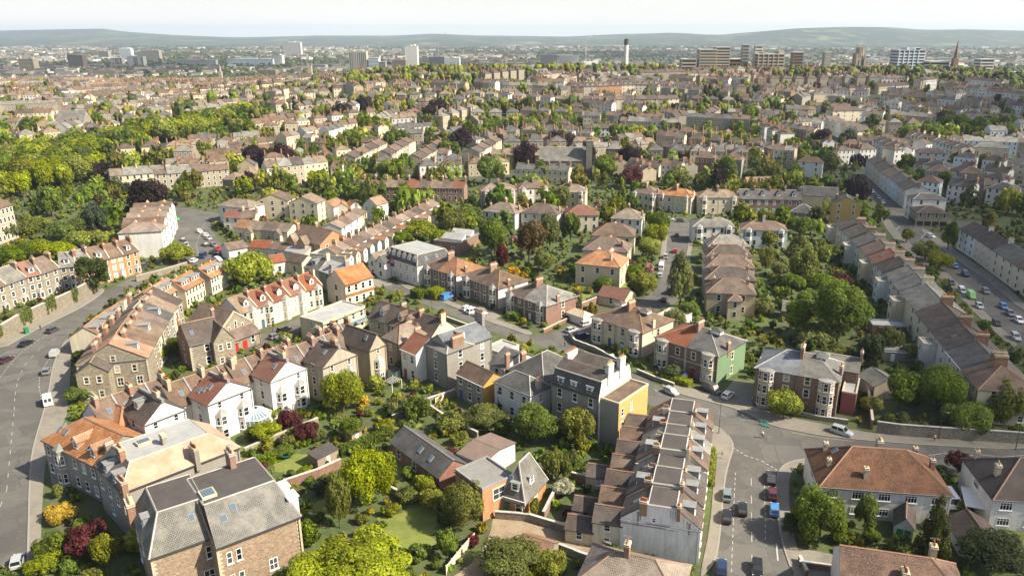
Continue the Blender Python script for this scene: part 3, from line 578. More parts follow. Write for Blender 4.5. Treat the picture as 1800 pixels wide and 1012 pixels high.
OPTS = [
{'hip':'l','st':2,'fw':6,'lw':2,'rw':0,'bay':[[.34,'c',2,2.6]],'dor':[['f',.55,.18,'g'],['f',.86,.18,'g']],'sky':[['f',.12,.45],['f',.24,.45],['f',.72,.35]],'chim':[[1,.25,.7,1.6,1.2,4]],'wing':[[.2,10.7,7,5,7.5,'hip',2.4,'W','to']]},
{'inset':[2.5,.3,5.5,.3],'topc':'fd','fw':0,'fwl':[[.88,5.6,1.5,2.1],[.8,1.6,1.5,2.1]],'lwl':[[.2,5.6,1.2,2],[.5,5.6,1.2,2],[.2,1.8,1.2,2]],'sky':[['f',.72,.6]],'chim':[[-.02,.92,1.2,3,2,7]],'dor':[['l',.45,.25,'f']],'quoin':1},
{'inset':[.6,1.2,6.5,.5],'topc':'fd','fw':0,'fwl':[[.13,5.6,.8,2],[.24,5.6,.8,2],[.13,1.6,.8,2],[.24,1.6,.8,2],[.62,1.6,1.3,2]],'sky':[['f',.2,.55],['f',.34,.72]],'chim':[[.6,.96,1,3,2.2,6]],'roofbox':[[.15,.55,2.2,2.4,.5,'W']],'quoin':1,'rwb':[[3.5,9.4,2.2,1.8,1.6],[7,9.4,2.2,1.8,1.6]]},
{'inset':[3.2,3.5,4.2,.4],'topc':'fg','lslope':'sd','fw':0,'lwl':[[.2,5.5,1.1,1.8],[.5,5.5,1.1,1.8],[.8,5.5,1.1,1.8],[.5,2,1.1,1.8]],'dor':[['l',.35,.12,'f'],['l',.7,.12,'f']],'chim':[[.14,.55,1,2.2,1.8,5],[.48,.5,.8,1.6,1.4,0],[.62,.05,.9,2.6,2.2,6],[.02,.02,1,3,1.6,7]],'roofbox':[[.36,.72,2.4,1.8,.5,'W']]},
{'st':3,'fw':0,'quoin':1,'fwl':[[.52,7.6,1,1.6],[.55,4.9,1,1.7],[.8,4.9,1,1.7],[.57,1.6,1.3,2],[.85,1.6,1.3,2]],'wing':[[.8,-4,6.6,4,7.2,'gy',2.4,'ST','td']],'chim':[[.28,.2,.9,2.2,1.6,4]],'dor':[['r',.5,.3,'f']]},
{'fw':0,'lw':2,'rw':2,'st':2,'chim':[[.25,.0,.8,2,1.7,4],[.62,.0,.8,2,1.2,4]],'dor':[]},
{'fw':0,'lw':2,'rw':2,'st':2,'chim':[[.25,.0,.8,2,1.7,4],[.62,.0,.8,2,1.2,4]],'dor':[['r',.5,.3,'f']]},
{'st':3,'fw':0,'fwl':[[.25,7.3,.9,1.3],[.75,7.3,.9,1.3]],'bay':[],'wing':[[-4,8.7,15.277,8.5,7.6,'gx',3.7,'W','tb']],'chim':[[.5,.25,.8,2,1,4]],'ridgepar':1,'lw':1,'rw':1,'dor':[['l',.4,.35,'f']]},
{'st':3,'fw':0,'fwl':[[.25,7.3,.9,1.3],[.75,7.3,.9,1.3]],'bay':[[.25,'c',2,2.6],[.75,'c',2,2.6]],'wing':[[-3.5,6.7,17.129,8.5,7.6,'gx',3.7,'W','tb']],'chim':[[.5,.25,.8,2,1,4]],'ridgepar':1,'lw':1,'rw':1,'sky':[['l',.55,.55],['l',.4,.4],['l',.25,.3]]},
{'st':3,'fw':0,'fwl':[[.25,7.3,.9,1.3],[.75,7.3,.9,1.3]],'bay':[[.25,'c',2,2.6],[.75,'c',2,2.6]],'wing':[[-3.5,6.7,16.447,8.5,7.6,'gx',3.7,'W','tb']],'chim':[[.5,.25,.8,2,1,4]],'ridgepar':1,'lw':1,'rw':1,'sky':[['l',.7,.6]]},
{'st':3,'fw':0,'fwl':[[.25,7.3,.9,1.3],[.75,7.3,.9,1.3]],'bay':[[.25,'c',2,2.6],[.75,'c',2,2.6]],'wing':[[-3.5,6.7,16.93,8.5,7.6,'gx',3.7,'BE','tb']],'chim':[[.5,.25,.8,2,1,4]],'ridgepar':1,'lw':1,'rw':1,'sky':[['l',.6,.6]]},
{'st':3,'fw':0,'fwl':[[.5,7.5,.9,1.4]],'bay':[[.5,'c',2,2.8]],'sky':[['l',.75,.6]],'rw':1,'wing':[[-4,10.7,10,8,7.6,'gx',3.6,'BE','tb']],'chim':[[-.2,1.3,.8,1.8,1.6,4]]},
{'dor':[['f',.5,.3,'g']],'chim':[[1,.6,.6,1.8,1,4]]},
{'dor':[['f',.35,.3,'g'],['f',.75,.3,'g']],'chim':[[1,.45,.6,1.8,1,4]]},
{'chim':[[1,.5,.6,1.8,1,4]]},
{'st':2,'fw':2,'rw':1,'chim':[[.0,.6,.6,1.8,1,4]]},
{'st':2,'fw':1,'rw':1,'chim':[[.1,.9,.6,1.8,1,4]]},
{'st':3,'fw':1,'rw':1,'chim':[[.9,.5,.9,3.8,2.2,8]],'lw':1},
{'st':3,'fw':2,'rw':1,'fwl':[],'dor':[['f',.4,.4,'f']],'chim':[[1,.5,.9,3.2,2,7]]},
{'st':2,'fw':3,'rw':0,'rwall':'YE'},
{'st':2,'fw':3,'rw':1,'chim':[[.95,.5,.9,1.4,1.5,4]]},
{'inset':[.2,.2,.9,.9],'topc':'td','topr':1.3,'st':3,'fw':3,'bw':3,'dor':[['f',.18,.1,'f'],['f',.46,.1,'f'],['f',.8,.1,'f']],'rwall':'W','chim':[[.98,.32,1,2.2,2.4,6],[.98,.68,1,2.2,2.4,6],[.03,.5,.9,4,1.6,8]],'chm':'W','wing':[[11.6,.6,4.6,11.5,9.4,'par',.9,'GY','tb']],'lw':1,'nost':1},
{'st':2,'fw':1,'rw':2,'chim':[[.1,.3,.9,1.6,2,4],[.9,.9,1,2.6,2,7]]},
{'st':2,'fw':1,'chim':[[1,.1,.7,1.2,2.6,2]]},
{'st':1,'fw':1},
{'st':2,'fw':2,'lw':1,'hip':'l','bay':[[.28,'c',2,2.8]],'chim':[[1,.45,.8,3,1.6,7]],'trim':1},
{'st':2,'fw':2,'rw':1,'hip':'r','bay':[[.72,'c',2,2.8]],'chim':[[.98,.35,.7,1.1,1.6,2]],'trim':1,'rwall':'BR'},
{'st':2,'fw':2,'rw':1,'hip':'r','bay':[[.72,'c',2,2.8]],'chim':[[.98,.35,.7,1.1,1.6,2]],'trim':1,'rwall':'W'},
{'st':2,'fw':2,'lw':1,'hip':'l','bay':[[.28,'r',2,3.4]],'chim':[[1,.45,.8,3,1.6,7]],'trim':1,'cup':1},
{'st':2,'fw':2,'rw':1,'hip':'r','bay':[[.72,'r',2,3.4]],'chim':[[.98,.35,.7,1.1,1.6,2]],'trim':1,'rwall':'CR','cup':1},
{'st':2,'fw':2,'lw':1,'hip':'l','bay':[[.28,'r',2,3.4]],'chim':[[1,.45,.8,3,1.6,7]],'trim':1},
{'st':2,'fw':2,'rw':1,'hip':'r','bay':[[.72,'r',2,3.4]],'chim':[[.98,.35,.7,1.1,1.6,2]],'trim':1,'rwall':'GN','cup':1},
{'st':3,'fw':2,'lw':1,'hip':'l','bay':[[.28,'r',3,3.4]],'chim':[[1,.45,.8,3,1.6,7]],'trim':1,'band':1},
{'st':3,'fw':2,'rw':1,'hip':'r','bay':[[.72,'r',3,3.4]],'chim':[[.98,.35,.7,1.1,1.6,2]],'trim':1,'rwall':'PS','cup':1,'band':1},
{'fw':0},
{'sky':[['f',.5,.5]],'fw':0,'chim':[[1,.5,.6,1.6,1.2,4]]},
{'st':2,'fw':3,'rw':2,'chim':[[.75,.2,.8,1,1.4,2],[.6,.95,1,3.5,1.6,8],[.3,.95,1,2.5,1.6,5]]},
{'st':2,'fw':3,'rw':2,'chim':[[.85,.2,.8,1,1.4,2],[.5,.95,1,4,1.6,8]]},
{'st':2,'fw':3,'rw':2,'chim':[[.5,.95,1,4,1.6,8]]},
{'st':2,'fw':2,'rw':1,'chim':[[.15,.5,.8,1.2,1.5,3],[.85,.5,.8,1.2,1.5,3]],'wing':[[6,-4,4,4,6,'hip',1.2,'CR','tb']]},
{'st':2,'fw':2,'rw':1,'chim':[[.15,.5,.8,1.2,1.5,3],[.85,.5,.8,1.2,1.5,3]]},
{'hip':'l','st':3,'fw':2,'rw':0,'chim':[[1,.55,.9,3.4,1.6,8]],'sky':[],'wing':[[1,-3.2,4.5,3.4,6.6,'par',.3,'CR','fg']]},
{'st':3,'fw':2,'rw':0,'chim':[[1,.55,.9,3.4,1.6,8]],'sky':[['f',.5,.5]],'wing':[]},
{'st':3,'fw':2,'rw':0,'chim':[[1,.55,.9,3.4,1.6,8]],'sky':[],'wing':[[1,-3.2,4.5,3.4,6.6,'par',.3,'W','fg']]},
{'st':3,'fw':2,'rw':0,'chim':[[1,.55,.9,3.4,1.6,8]],'sky':[],'wing':[]},
{'st':3,'fw':2,'rw':0,'chim':[[1,.55,.9,3.4,1.6,8]],'sky':[['f',.5,.5]],'wing':[[1,-3.2,4.5,3.4,6.6,'par',.3,'CR','fg']]},
{'st':3,'fw':2,'rw':0,'chim':[[1,.55,.9,3.4,1.6,8]],'sky':[],'wing':[[1,-3.2,4.5,3.4,6.6,'par',.3,'CR','fg']]},
{'st':3,'fw':2,'rw':0,'chim':[[1,.55,.9,3.4,1.6,8]],'sky':[['f',.5,.5]],'wing':[[1,-3.2,4.5,3.4,6.6,'par',.3,'W','fg']]},
{'hip':'r','st':3,'fw':2,'rw':2,'chim':[[.3,.5,.9,3,1.6,6]],'sky':[],'wing':[[1,-3.2,4.5,3.4,6.6,'par',.3,'CR','fg']]},
{'st':3,'fw':3,'chim':[[1,.5,.6,1.8,1,4]]},
{'st':2,'fw':4,'lw':3,'shop':1},
{'st':3,'fw':2,'lw':2},
{'st':3,'fw':2,'chim':[[1,.5,.6,1.8,1,4]]},
{'st':3,'fw':2,'lw':1,'rw':1,'chim':[[.15,.5,1,2.4,2,5],[.85,.5,1,2.4,2,5]]},
{'st':2,'fw':2,'dor':[['f',.5,.3,'g']],'chim':[[1,.5,.6,1.8,1,4]]},
{'st':2,'fw':2,'rw':1},
{'st':1,'fw':0},
{'st':2,'fw':5,'dor':[['f',.2,.3,'f'],['f',.4,.3,'f'],['f',.6,.3,'f'],['f',.8,.3,'f']]},
{'st':3,'fw':2,'rw':2},
{'st':2,'fw':2,'rw':1,'hip':'r','bay':[[.72,'c',2,2.8]],'chim':[[.98,.35,.7,1.1,1.6,2]],'trim':1},
{'st':2,'fw':4,'rw':1,'chim':[[.5,.6,1,1.6,1.8,5],[.95,.5,.7,1.2,1.5,3],[.05,.5,.7,1.2,1.5,3]]},
{'st':2,'fw':5,'bay':[[.15,'c',2,3],[.85,'c',2,3]],'chim':[[.5,.5,1,2,1.6,6]]},
{'st':2,'fw':2,'chim':[[1,.5,.7,2,1.4,4]]},
{'st':2,'fw':1,'chim':[[1,.5,.6,1.6,1,4]]},
{'st':2,'fw':1,'chim':[[1,.5,.6,1.8,1,5]],'wing':[[.3,-5,3,5.2,4.6,'gy',1.2,'W','tl']]},
{'st':2,'fw':1,'chim':[[1,.5,.6,1.8,1,5]],'wing':[[.3,-5,3,5.2,4.6,'gy',1.2,'CR','tb']]},
{'st':2,'fw':1,'chim':[[1,.5,.6,1.8,1,5]],'wing':[[.3,-5,3,5.2,4.6,'gy',1.2,'W','to']]},
{'st':2,'fw':1,'chim':[[1,.5,.6,1.8,1,5]],'wing':[[.3,-5,3,5.2,4.6,'gy',1.2,'LB','tb']]},
{'st':2,'fw':1,'chim':[[1,.5,.6,1.8,1,5]],'wing':[[.3,-5,3,5.2,4.6,'gy',1.2,'CR','tl']]},
{'st':2,'fw':1,'chim':[[1,.5,.6,1.8,1,5]],'wing':[[.3,-5,3,5.2,4.6,'gy',1.2,'W','tb']]},
{'st':2,'fw':1,'chim':[[1,.5,.6,1.8,1,5]],'wing':[[.3,-5,3,5.2,4.6,'gy',1.2,'LB','tl']]},
{'st':2,'fw':1,'chim':[[1,.5,.6,1.8,1,5]],'wing':[[.3,-5,3,5.2,4.6,'gy',1.2,'CR','to']]},
{'st':2,'fw':4,'rw':2,'quoin':1,'wing':[[2,-2.5,4,2.6,7,'gy',2.4,'BO','tl'],[8,-2.5,4,2.6,7,'gy',2.4,'BO','tl']],'chim':[[.05,.3,.8,1.4,2.2,3],[.2,.8,.8,1.4,2.2,3]]},
{'st':3,'fw':3,'rw':1},
{'st':2,'fw':1},
{'st':2,'fw':3,'rw':1},
{'st':2,'fw':2,'chim':[[1,.5,.6,1.8,1,4]]},
{'st':1,'fw':1,'wing':[[.5,-2,3,2.1,4.4,'gy',1.6,'CR','tl']]},
{'st':2,'fw':1,'dor':[['f',.5,.3,'f']],'chim':[[1,.5,.6,1.8,1,4]]},
{'st':2,'fw':4,'lw':1,'band2':1,'chim':[[.1,.9,.6,1.8,1,4]]},
{'st':2,'fw':5,'lw':1,'glaze':1},
{'inset':[1.6,1.6,1.6,1.6],'topc':'fg','st':2,'fw':5,'rw':2,'dor':[['f',.1,.25,'g'],['f',.26,.25,'g'],['f',.42,.25,'g'],['f',.58,.25,'g'],['f',.74,.25,'g'],['f',.9,.25,'g']],'sky':[['r',.3,.5],['r',.6,.5]],'sign':1,'arch':1},
{'st':1,'fw':2,'saw':1},
{'st':2,'fw':3,'dor':[['f',.5,.28,'l']],'chim':[[1,.75,.6,.8,.8,2]]},
{'st':2,'fw':2,'dor':[['f',.5,.28,'l']]},
{'st':2,'fw':2,'bay':[[.7,'c',2,2.6]],'dor':[['f',.55,.25,'g']],'chim':[[1,.4,.7,1.8,1,4]],'par':'r','lwall':'LI'},
{'fw':0,'fwl':[[.3,3.6,.6,2],[.5,4.2,.7,2.6],[.7,3.6,.6,2]],'par':'b'},
{'fw':2,'st':1,'door':[.5,'red']},
{'st':2,'fw':1,'lw':1,'lwall':'BR','quoin':1,'wing':[[5.2,-2,5.2,7.2,7,'gy',3.6,'ST','tb']],'wfl':1,'chim':[[.02,.7,.7,1.2,2,2],[1,.6,.8,1.2,2.4,2]],'sky':[['f',.2,.5]]},
{'st':3,'fw':2,'bay':[[.72,'c',1,2.4]],'dor':[['f',.5,.2,'f']],'chim':[[1,.4,.8,2.4,1.2,5]],'quoin':1,'par':'r'},
{'st':3,'fw':2,'bay':[[.72,'c',1,2.4]],'chim':[[1,.4,.8,2.4,1.2,5]],'quoin':1,'par':'r'},
{'st':4,'fw':6},
{'st':3,'fw':0,'rw':2,'chim':[[.3,.9,.8,2.6,1.4,6],[.75,.9,.8,2.4,1.4,6]]},
{'inset':[4.2,4,0,0],'topc':'fd','st':2,'fw':0,'fwl':[[.42,6.6,.6,.8]],'rw':2,'lw':1,'rwall':'CR','bay':[],'dor':[['r',.5,.3,'f']],'sky':[['l',.5,.5]],'chim':[[.28,.0,1.3,.5,.5,5],[.72,.0,.6,1.1,.6,3]],'rbay':1,'wing':[[-4.6,.2,4.8,4.6,5,'gx',1.7,'CR','td'],[-9.2,.3,4.7,4.4,2.7,'gx',1.3,'CR','td']],'stain':1},
{'inset':[4.2,4,0,0],'topc':'fd','st':2,'fw':0,'fwl':[],'rw':2,'lw':1,'rwall':'CR','bay':[],'dor':[['r',.5,.3,'f'],['l',.5,.35,'f']],'sky':[['l',.5,.5]],'chim':[[.28,.0,1.3,.5,.5,5],[.72,.0,.6,1.1,.6,3]],'rbay':1,'wing':[[-4.6,.2,4.8,4.6,5,'gx',1.7,'CR','tb'],[-9.2,.3,4.7,4.4,2.7,'gx',1.3,'CR','td']],'stain':0},
{'inset':[4.2,4,0,0],'topc':'fd','st':2,'fw':0,'fwl':[],'rw':2,'lw':1,'rwall':'CR','bay':[],'dor':[['r',.5,.3,'f']],'sky':[['l',.5,.5]],'chim':[[.28,.0,1.3,.5,.5,5],[.72,.0,.6,1.1,.6,3]],'rbay':1,'wing':[[-4.6,.2,4.8,4.6,5,'gx',1.7,'CR','td']],'stain':0},
{'inset':[4.2,4,0,0],'topc':'fd','st':2,'fw':0,'fwl':[],'rw':2,'lw':1,'rwall':'CR','bay':[],'dor':[['r',.5,.3,'f'],['l',.5,.35,'f']],'sky':[['l',.5,.5]],'chim':[[.28,.0,1.3,.5,.5,5],[.72,.0,.6,1.1,.6,3]],'rbay':1,'wing':[[-4.6,.2,4.8,4.6,5,'gx',1.7,'CR','tb']],'stain':0},
{'fw':3,'chim':[[.42,.5,.9,1.4,1.4,3]]},
{'fw':3,'st':1,'sky':[['f',.5,.5],['f',.72,.45]]},
{'st':2,'fw':0,'rwl':[[.5,3.2,2.6,2.2]]},
{'st':1,'fw':2,'rw':1,'dor':[['f',.55,.2,'f'],['r',.45,.22,'f']],'sky':[['f',.3,.5]]},
{'st':2,'fw':5,'rw':1,'lw':1,'case':1,'chim':[[.52,.62,1,1.6,1.5,5],[.36,.14,.8,.9,1.4,1],[.12,.75,.8,.9,1,1],[.1,.35,.7,.8,.9,1],[.93,.5,.8,.9,1.5,1],[.86,.85,.8,.9,1,1]],'sky':[['l',.4,.6]]},
{'st':2,'fw':3,'lw':1,'case':1,'chim':[[.18,.4,.9,1,1.4,2],[.12,.9,.8,.9,1.2,2]]},
{'hip':'r','st':2,'fw':3,'chim':[[.75,.62,1,1.1,1.8,2],[.5,.2,1,1.8,1,5]]},
{'fw':0,'gdoor':'green'},
{'fw':0,'st':1},
{'fw':2,'st':1},
{'fw':6,'st':1,'tower':1,'quoin':0},
{'fw':5,'st':1},
{'st':4,'fw':3,'dor':[['f',.3,.2,'g'],['f',.7,.2,'g']],'chim':[[1,.5,.6,1.8,1,4]]},
{'st':3,'fw':4,'rw':2}]
HOUSES = [
['corner_house','grey rendered corner house with bright orange roof beside the curving road',0,-94.1,128.9,-31.6,18.1,11,7.5,'gx',3.6,'GR','to',0],
['stone_house','brown stone house with pale slate roof and black flat top nearest the camera',0,-55.8,92.2,36.4,9.2,14,9,'top',3.6,'PT','sg',1],
['stone_house','brown stone house with grey slate roof and paired windows below the dark flat top',0,-47.3,94.5,38.6,12.6,16,9,'top',3.63,'PT','sg',2],
['flat_top_house','long house with rust-orange sloping roof and pale grey flat top',0,-68.5,108.8,46.6,20.1,12.5,9,'top',2.6,'GR','cu',3],
['stone_terrace_house','rubble stone end house with cream window trims and orange gabled roof',0,-107.1,162.7,15,15,6.5,8,'gy',4.3,'ST','to',4],
['stone_terrace_house','stone terraced house with grey slate gabled roof, first behind the orange gabled stone house',1,-108.8,169,15,15,6.5,8,'gy',4.3,'ST','tb',5],
['stone_terrace_house','cream terraced house with brown gabled roof, second behind the orange gabled stone house',1,-110.5,175.2,13,15,6.5,8,'gy',4.3,'CR','tl',6],
['stone_terrace_house','stone terraced house with brown gabled roof, third behind the orange gabled stone house',1,-112.2,181.5,11,15,6.5,8,'gy',4.3,'ST','tb',5],
['stone_terrace_house','grey terraced house with dark gabled roof, fourth behind the orange gabled stone house',1,-113.9,187.8,9,15,6.5,8,'gy',4.3,'GR','sd',6],
['stone_terrace_house','cream terraced house with light brown gabled roof, fifth behind the orange gabled stone house',1,-115.5,194.1,7,15,6.5,8,'gy',4.3,'CR','tl',5],
['stone_terrace_house','stone terraced house with dark brown gabled roof, sixth behind the orange gabled stone house',1,-117.2,200.3,5,15,6.5,8,'gy',4.3,'ST','td',5],
['paired_house','white gabled house with dark brown roof behind the bright orange corner house',2,-76.1,131.9,53,8.3,9,9,'gy',3.4,'W','td',7],
['paired_house','white gabled house with red-orange roof and glass conservatory below it',2,-67.4,140.3,53,10.1,7,9,'gy',3.4,'W','tr',8],
['paired_house','white gabled house with red-orange roof, second of two, beside the beige gabled house',2,-58.3,151.1,53,9.4,7,9,'gy',3.4,'W','tr',9],
['paired_house','beige gabled house with dark brown roof and two lead-roofed bays',2,-49,158.5,53,9.9,7,9,'gy',3.4,'BE','td',10],
['narrow_house','narrow beige gabled house with one tall bay beside the green shed',0,-40.6,168.4,53,5.2,11,9,'gy',3.4,'BE','td',11],
['terraced_house','beige house with dark roof, first in the dormered row behind the grey block',3,-47,196.6,-37.8,8.5,9,7,'gx',3.6,'BE','td',12],
['terraced_house','beige house with brown roof, second in the dormered row behind the grey block',3,-40.3,191.4,-37.2,8.2,9,7,'gx',3.6,'BE','tb',13],
['terraced_house','cream house with dark roof, third in the dormered row behind the grey block',3,-33.8,186.4,-36.4,7.4,9,7,'gx',3.6,'CR','td',14],
['white_house','white house with red-brown roof between beige gable and grey block',0,-34.1,173.4,-42.6,5.7,9,7.5,'gx',3,'W','tr',15],
['rear_extension_house','beige house with patched grey-brown roof and white side wall',0,-40,180.8,-41.1,6.3,9,7.5,'hip',3,'BE','tl',16],
['grey_block_house','tall grey rendered block with a long row of chimney pots',0,-28.2,172.3,-45.3,8.9,8,9.3,'hip',1.8,'GR','sg',17],
['slate_house','grey rendered house with smooth blue slate roof beside white chimney wall',0,-21.3,167.3,44.5,13,9,9.3,'gx',3,'GR','sb',18],
['low_house','low grey house with brown tiled roof and sunlit yellow gable',0,-19.4,162,-45.1,9.4,6.5,6,'gx',2.2,'GR','tb',19],
['white_house','white rendered house with dark roof beside the grey mansard house',0,-10.2,154.8,-41.4,10.7,6.5,7.5,'hip',2.4,'W','sd',20],
['mansard_house','tall grey mansard house with yellow lit side and roof terrace',0,2.5,147.7,-37.8,11.8,12.5,10.3,'top',3.3,'GR','sd',21],
['slate_house','dark slate hipped house with tall chimneys beside the street corner',0,-7.5,162.4,-42,11,13,7,'hip',3.8,'BE','sd',22],
['slate_house','narrow dark slate gabled house with single tall chimney',0,-12,165.9,-44.4,5.1,10,7,'gx',2.6,'W','sd',23],
['low_house','flat grey roofed link building beside yellow sign wall',0,-14.5,181.7,-39.1,5.9,7,4,'par',.3,'W','fg',24],
['semi_detached_villa','stone villa pair with glass-roofed lean-to, left half with brown tile roof',4,-10.5,220.9,-45.7,8.2,13.5,6,'gx',3.2,'PS','tb',25],
['semi_detached_villa','stone villa pair with glass-roofed lean-to, right half with grey slate roof',4,-4.8,215,-45.7,9.4,13.5,6,'gx',3.2,'PS','sg',26],
['semi_detached_villa','stone villa pair with white side wall, middle of three, left half with brown tile roof',4,-25.2,235.2,-45.4,8.9,12.5,6.5,'gx',3.2,'PS','tb',25],
['semi_detached_villa','stone villa pair with white side wall, middle of three, right half with brown tile roof',4,-19,228.8,-45.4,8.7,12.5,6.5,'gx',3.2,'PS','tb',27],
['semi_detached_villa','stone villa pair beside the white mansard hotel, left half with brown tile roof',4,-39.3,247,-41.1,7.6,12.5,6.5,'gx',3.2,'PS','tb',25],
['semi_detached_villa','stone villa pair beside the white mansard hotel, right half with orange tile roof',4,-33.6,242,-41.1,8.6,12.5,6.5,'gx',3.2,'PS','to',27],
['semi_detached_villa','round-bayed cream villa pair behind the street corner, left half with brown tile roof',4,14,197.1,-44.6,8.7,13.6,7,'gx',3.2,'CR','tb',28],
['semi_detached_villa','round-bayed cream villa pair behind the street corner, right half with brown tile roof',4,20.2,190.9,-44.6,8.7,13.6,7,'gx',3.2,'CR','tb',29],
['semi_detached_villa','round-bayed villa pair with green side wall, left half with red tile roof',4,29,180.6,-42.9,9.1,13.4,7.6,'gx',3.2,'PS','tr',30],
['semi_detached_villa','round-bayed villa pair with green side wall, right half with dark slate roof',4,35.7,174.4,-42.9,9,13.4,7.6,'gx',3.2,'PS','sd',31],
['semi_detached_villa','banded-stone villa pair with round bays by the junction, left half with blue slate roof',4,48.5,158.8,-26,9.1,11.5,9,'gx',3.2,'PS','sb',32],
['semi_detached_villa','banded-stone villa pair with round bays by the junction, right half with grey slate roof',4,56.7,154.8,-26,8.6,11.5,9,'gx',3.2,'PS','sg',33],
['red_side_extension','narrow dark red rendered extension beside the banded-stone villa',0,66.6,154,-26,3,9,5,'par',.4,'RD','fg',34],
['slate_wing','rear slate-roofed wing with one skylight behind banded-stone villa',0,62.7,162.7,-26,10,6,8,'gx',2.2,'PS','sg',35],
['garage_building','cream outbuilding with grey corrugated roof beside brick garden wall',0,75.6,167.4,-80,7,7,3.4,'gx',1.6,'CR','sg',34],
['villa','cream villa with orange hipped roof and long white side wing',0,11.8,247.3,-20.3,15.3,12,7.5,'hip',3.6,'CR','to',36],
['villa','cream villa with brown hipped roof directly behind the orange-roofed cream villa',0,15.2,264.6,-13.8,15.9,11,7.5,'hip',3.6,'CR','tb',37],
['villa','brown-roofed villa with long chimney, third behind orange-roofed cream villa',0,19.6,285.2,-9.3,16.2,11,7.5,'hip',3.6,'CR','tb',38],
['villa','beige villa with brown tile hipped roof, first from the front in the stacked row',5,49.9,218.1,-8.6,14.2,9.5,7,'hip',3,'BE','tb',39],
['villa','grey villa with dark brown tile hipped roof, second from the front in the stacked row',5,52.1,231.2,-6.5,15.6,9.5,7,'hip',3,'GR','td',40],
['villa','cream villa with brown tile hipped roof, third from the front in the stacked row',5,55.1,244.3,-4.8,15.8,9.5,7,'hip',3,'CR','tb',40],
['villa','cream villa with dark brown tile hipped roof, fourth from the front in the stacked row',5,58,257.5,-2.6,15.7,9.5,7,'hip',3,'CR','td',40],
['villa','grey villa with grey slate hipped roof, fifth from the front in the stacked row',5,61.3,270.4,.0,14.9,9.5,7,'hip',3,'GR','sg',40],
['terraced_house','cream terraced house with dark brown tile roof, thirteenth from front in the long cream terrace',6,119.5,304.7,-99.5,13.9,12.5,8,'gx',3.2,'CR','td',41],
['terraced_house','white terraced house with dark brown tile roof, twelfth from front in the long cream terrace',6,117.6,291,-99.5,13.9,12.5,8,'gx',3.2,'W','td',42],
['terraced_house','white terraced house with dark slate roof, eleventh from front in the long cream terrace',6,115.8,277.2,-99.5,11.7,12.5,8,'gx',3.2,'W','sd',43],
['terraced_house','cream terraced house with brown tile roof, tenth from front in the long cream terrace',6,114.3,265.6,-99.5,11.7,12.5,8,'gx',3.2,'CR','tb',44],
['terraced_house','cream terraced house with red tile roof, ninth from front in the long cream terrace',6,112.7,253.9,-99.5,10.1,12.5,8,'gx',3.2,'CR','tr',45],
['terraced_house','white terraced house with dark brown tile roof, eighth from front in the long cream terrace',6,111.3,244,-99.5,10.1,12.5,8,'gx',3.2,'W','td',44],
['terraced_house','white terraced house with grey slate roof, seventh from front in the long cream terrace',6,109.9,234,-99.5,9.6,12.5,8,'gx',3.2,'W','sg',43],
['terraced_house','cream terraced house with grey slate roof, sixth from front in the long cream terrace',6,108.1,224.6,-99.5,9.6,12.5,8,'gx',3.2,'CR','sg',42],
['terraced_house','cream terraced house with grey slate roof, fifth from front in the long cream terrace',6,106.4,215.2,-99.5,17.5,12.5,8,'gx',3.2,'CR','sg',46],
['terraced_house','cream terraced house with dark brown tile roof, fourth from front in the long cream terrace',6,102.9,198,-99.5,15.6,12.5,8,'gx',3.2,'CR','td',44],
['terraced_house','white terraced house with dark brown tile roof, third from front in the long cream terrace',6,99.8,182.7,-99.5,12.5,12.5,8,'gx',3.2,'W','td',47],
['terraced_house','white terraced house with dark slate roof, second from front in the long cream terrace',6,97.5,170.4,-99.5,11.1,12.5,8,'gx',3.2,'W','sd',44],
['terraced_house','cream terraced house with brown tile roof, first from front in the long cream terrace',6,95.6,159.5,-99.5,10,12.5,8,'gx',3.2,'CR','tb',48],
['terraced_house','pale blue house with dark roof, first in the cream terrace across the right street',7,164.3,293.1,-95.7,14.3,10,8,'gx',3,'LB','td',49],
['terraced_house','cream house with dark roof, second in the cream terrace across the right street',7,162.9,278.9,-99.9,17.9,10,8,'gx',3,'CR','td',49],
['terraced_house','cream house with grey slate roof, third in the cream terrace across the right street',7,159.8,261.3,-98.9,17.9,10,8,'gx',3,'CR','sg',49],
['terraced_house','cream house with brown roof, fourth in the cream terrace across the right street',7,157,243.6,-96.6,16.9,10,8,'gx',3,'CR','tb',49],
['corner_shop','stone corner shop with dark hipped roof and shopfront at right crossroads',0,165.3,330.5,-10,13,11,6,'hip',2.2,'ST','td',50],
['white_block','white three-storey block rising behind the corner shop',0,167.8,340.6,-5.1,14.3,8,10,'hip',2,'W','sd',51],
['terraced_house','white house with dark roof, first in the street terrace leading to the corner shop',8,194.9,460.1,-99.4,18.4,11,9,'gx',2.6,'W','td',52],
['terraced_house','cream house with dark roof, second in the street terrace leading to the corner shop',8,191.9,442,-102.4,21.4,11,9,'gx',2.6,'CR','td',52],
['terraced_house','white house with brown roof, third in the street terrace leading to the corner shop',8,187.3,421.1,-101.7,20,11,9,'gx',2.6,'W','tb',52],
['terraced_house','pale blue house with slate roof, fourth in the street terrace leading to the corner shop',8,183.3,401.5,-101.7,18.3,11,9,'gx',2.6,'LB','sd',52],
['terraced_house','white house with dark roof, fifth in the street terrace leading to the corner shop',8,179.6,383.6,-100.8,16.8,11,9,'gx',2.6,'W','td',52],
['yellow_house','tall yellow rendered house with slate roof and broad chimneys',0,130.9,339.1,-17.5,12.1,9,8.5,'gy',3,'YE','sd',53],
['terraced_house','brown stone house with slate roof, first in the dormered terrace beside the yellow house',9,93.1,354.1,-5.3,7.2,9,7.5,'gx',3.6,'PS','sd',54],
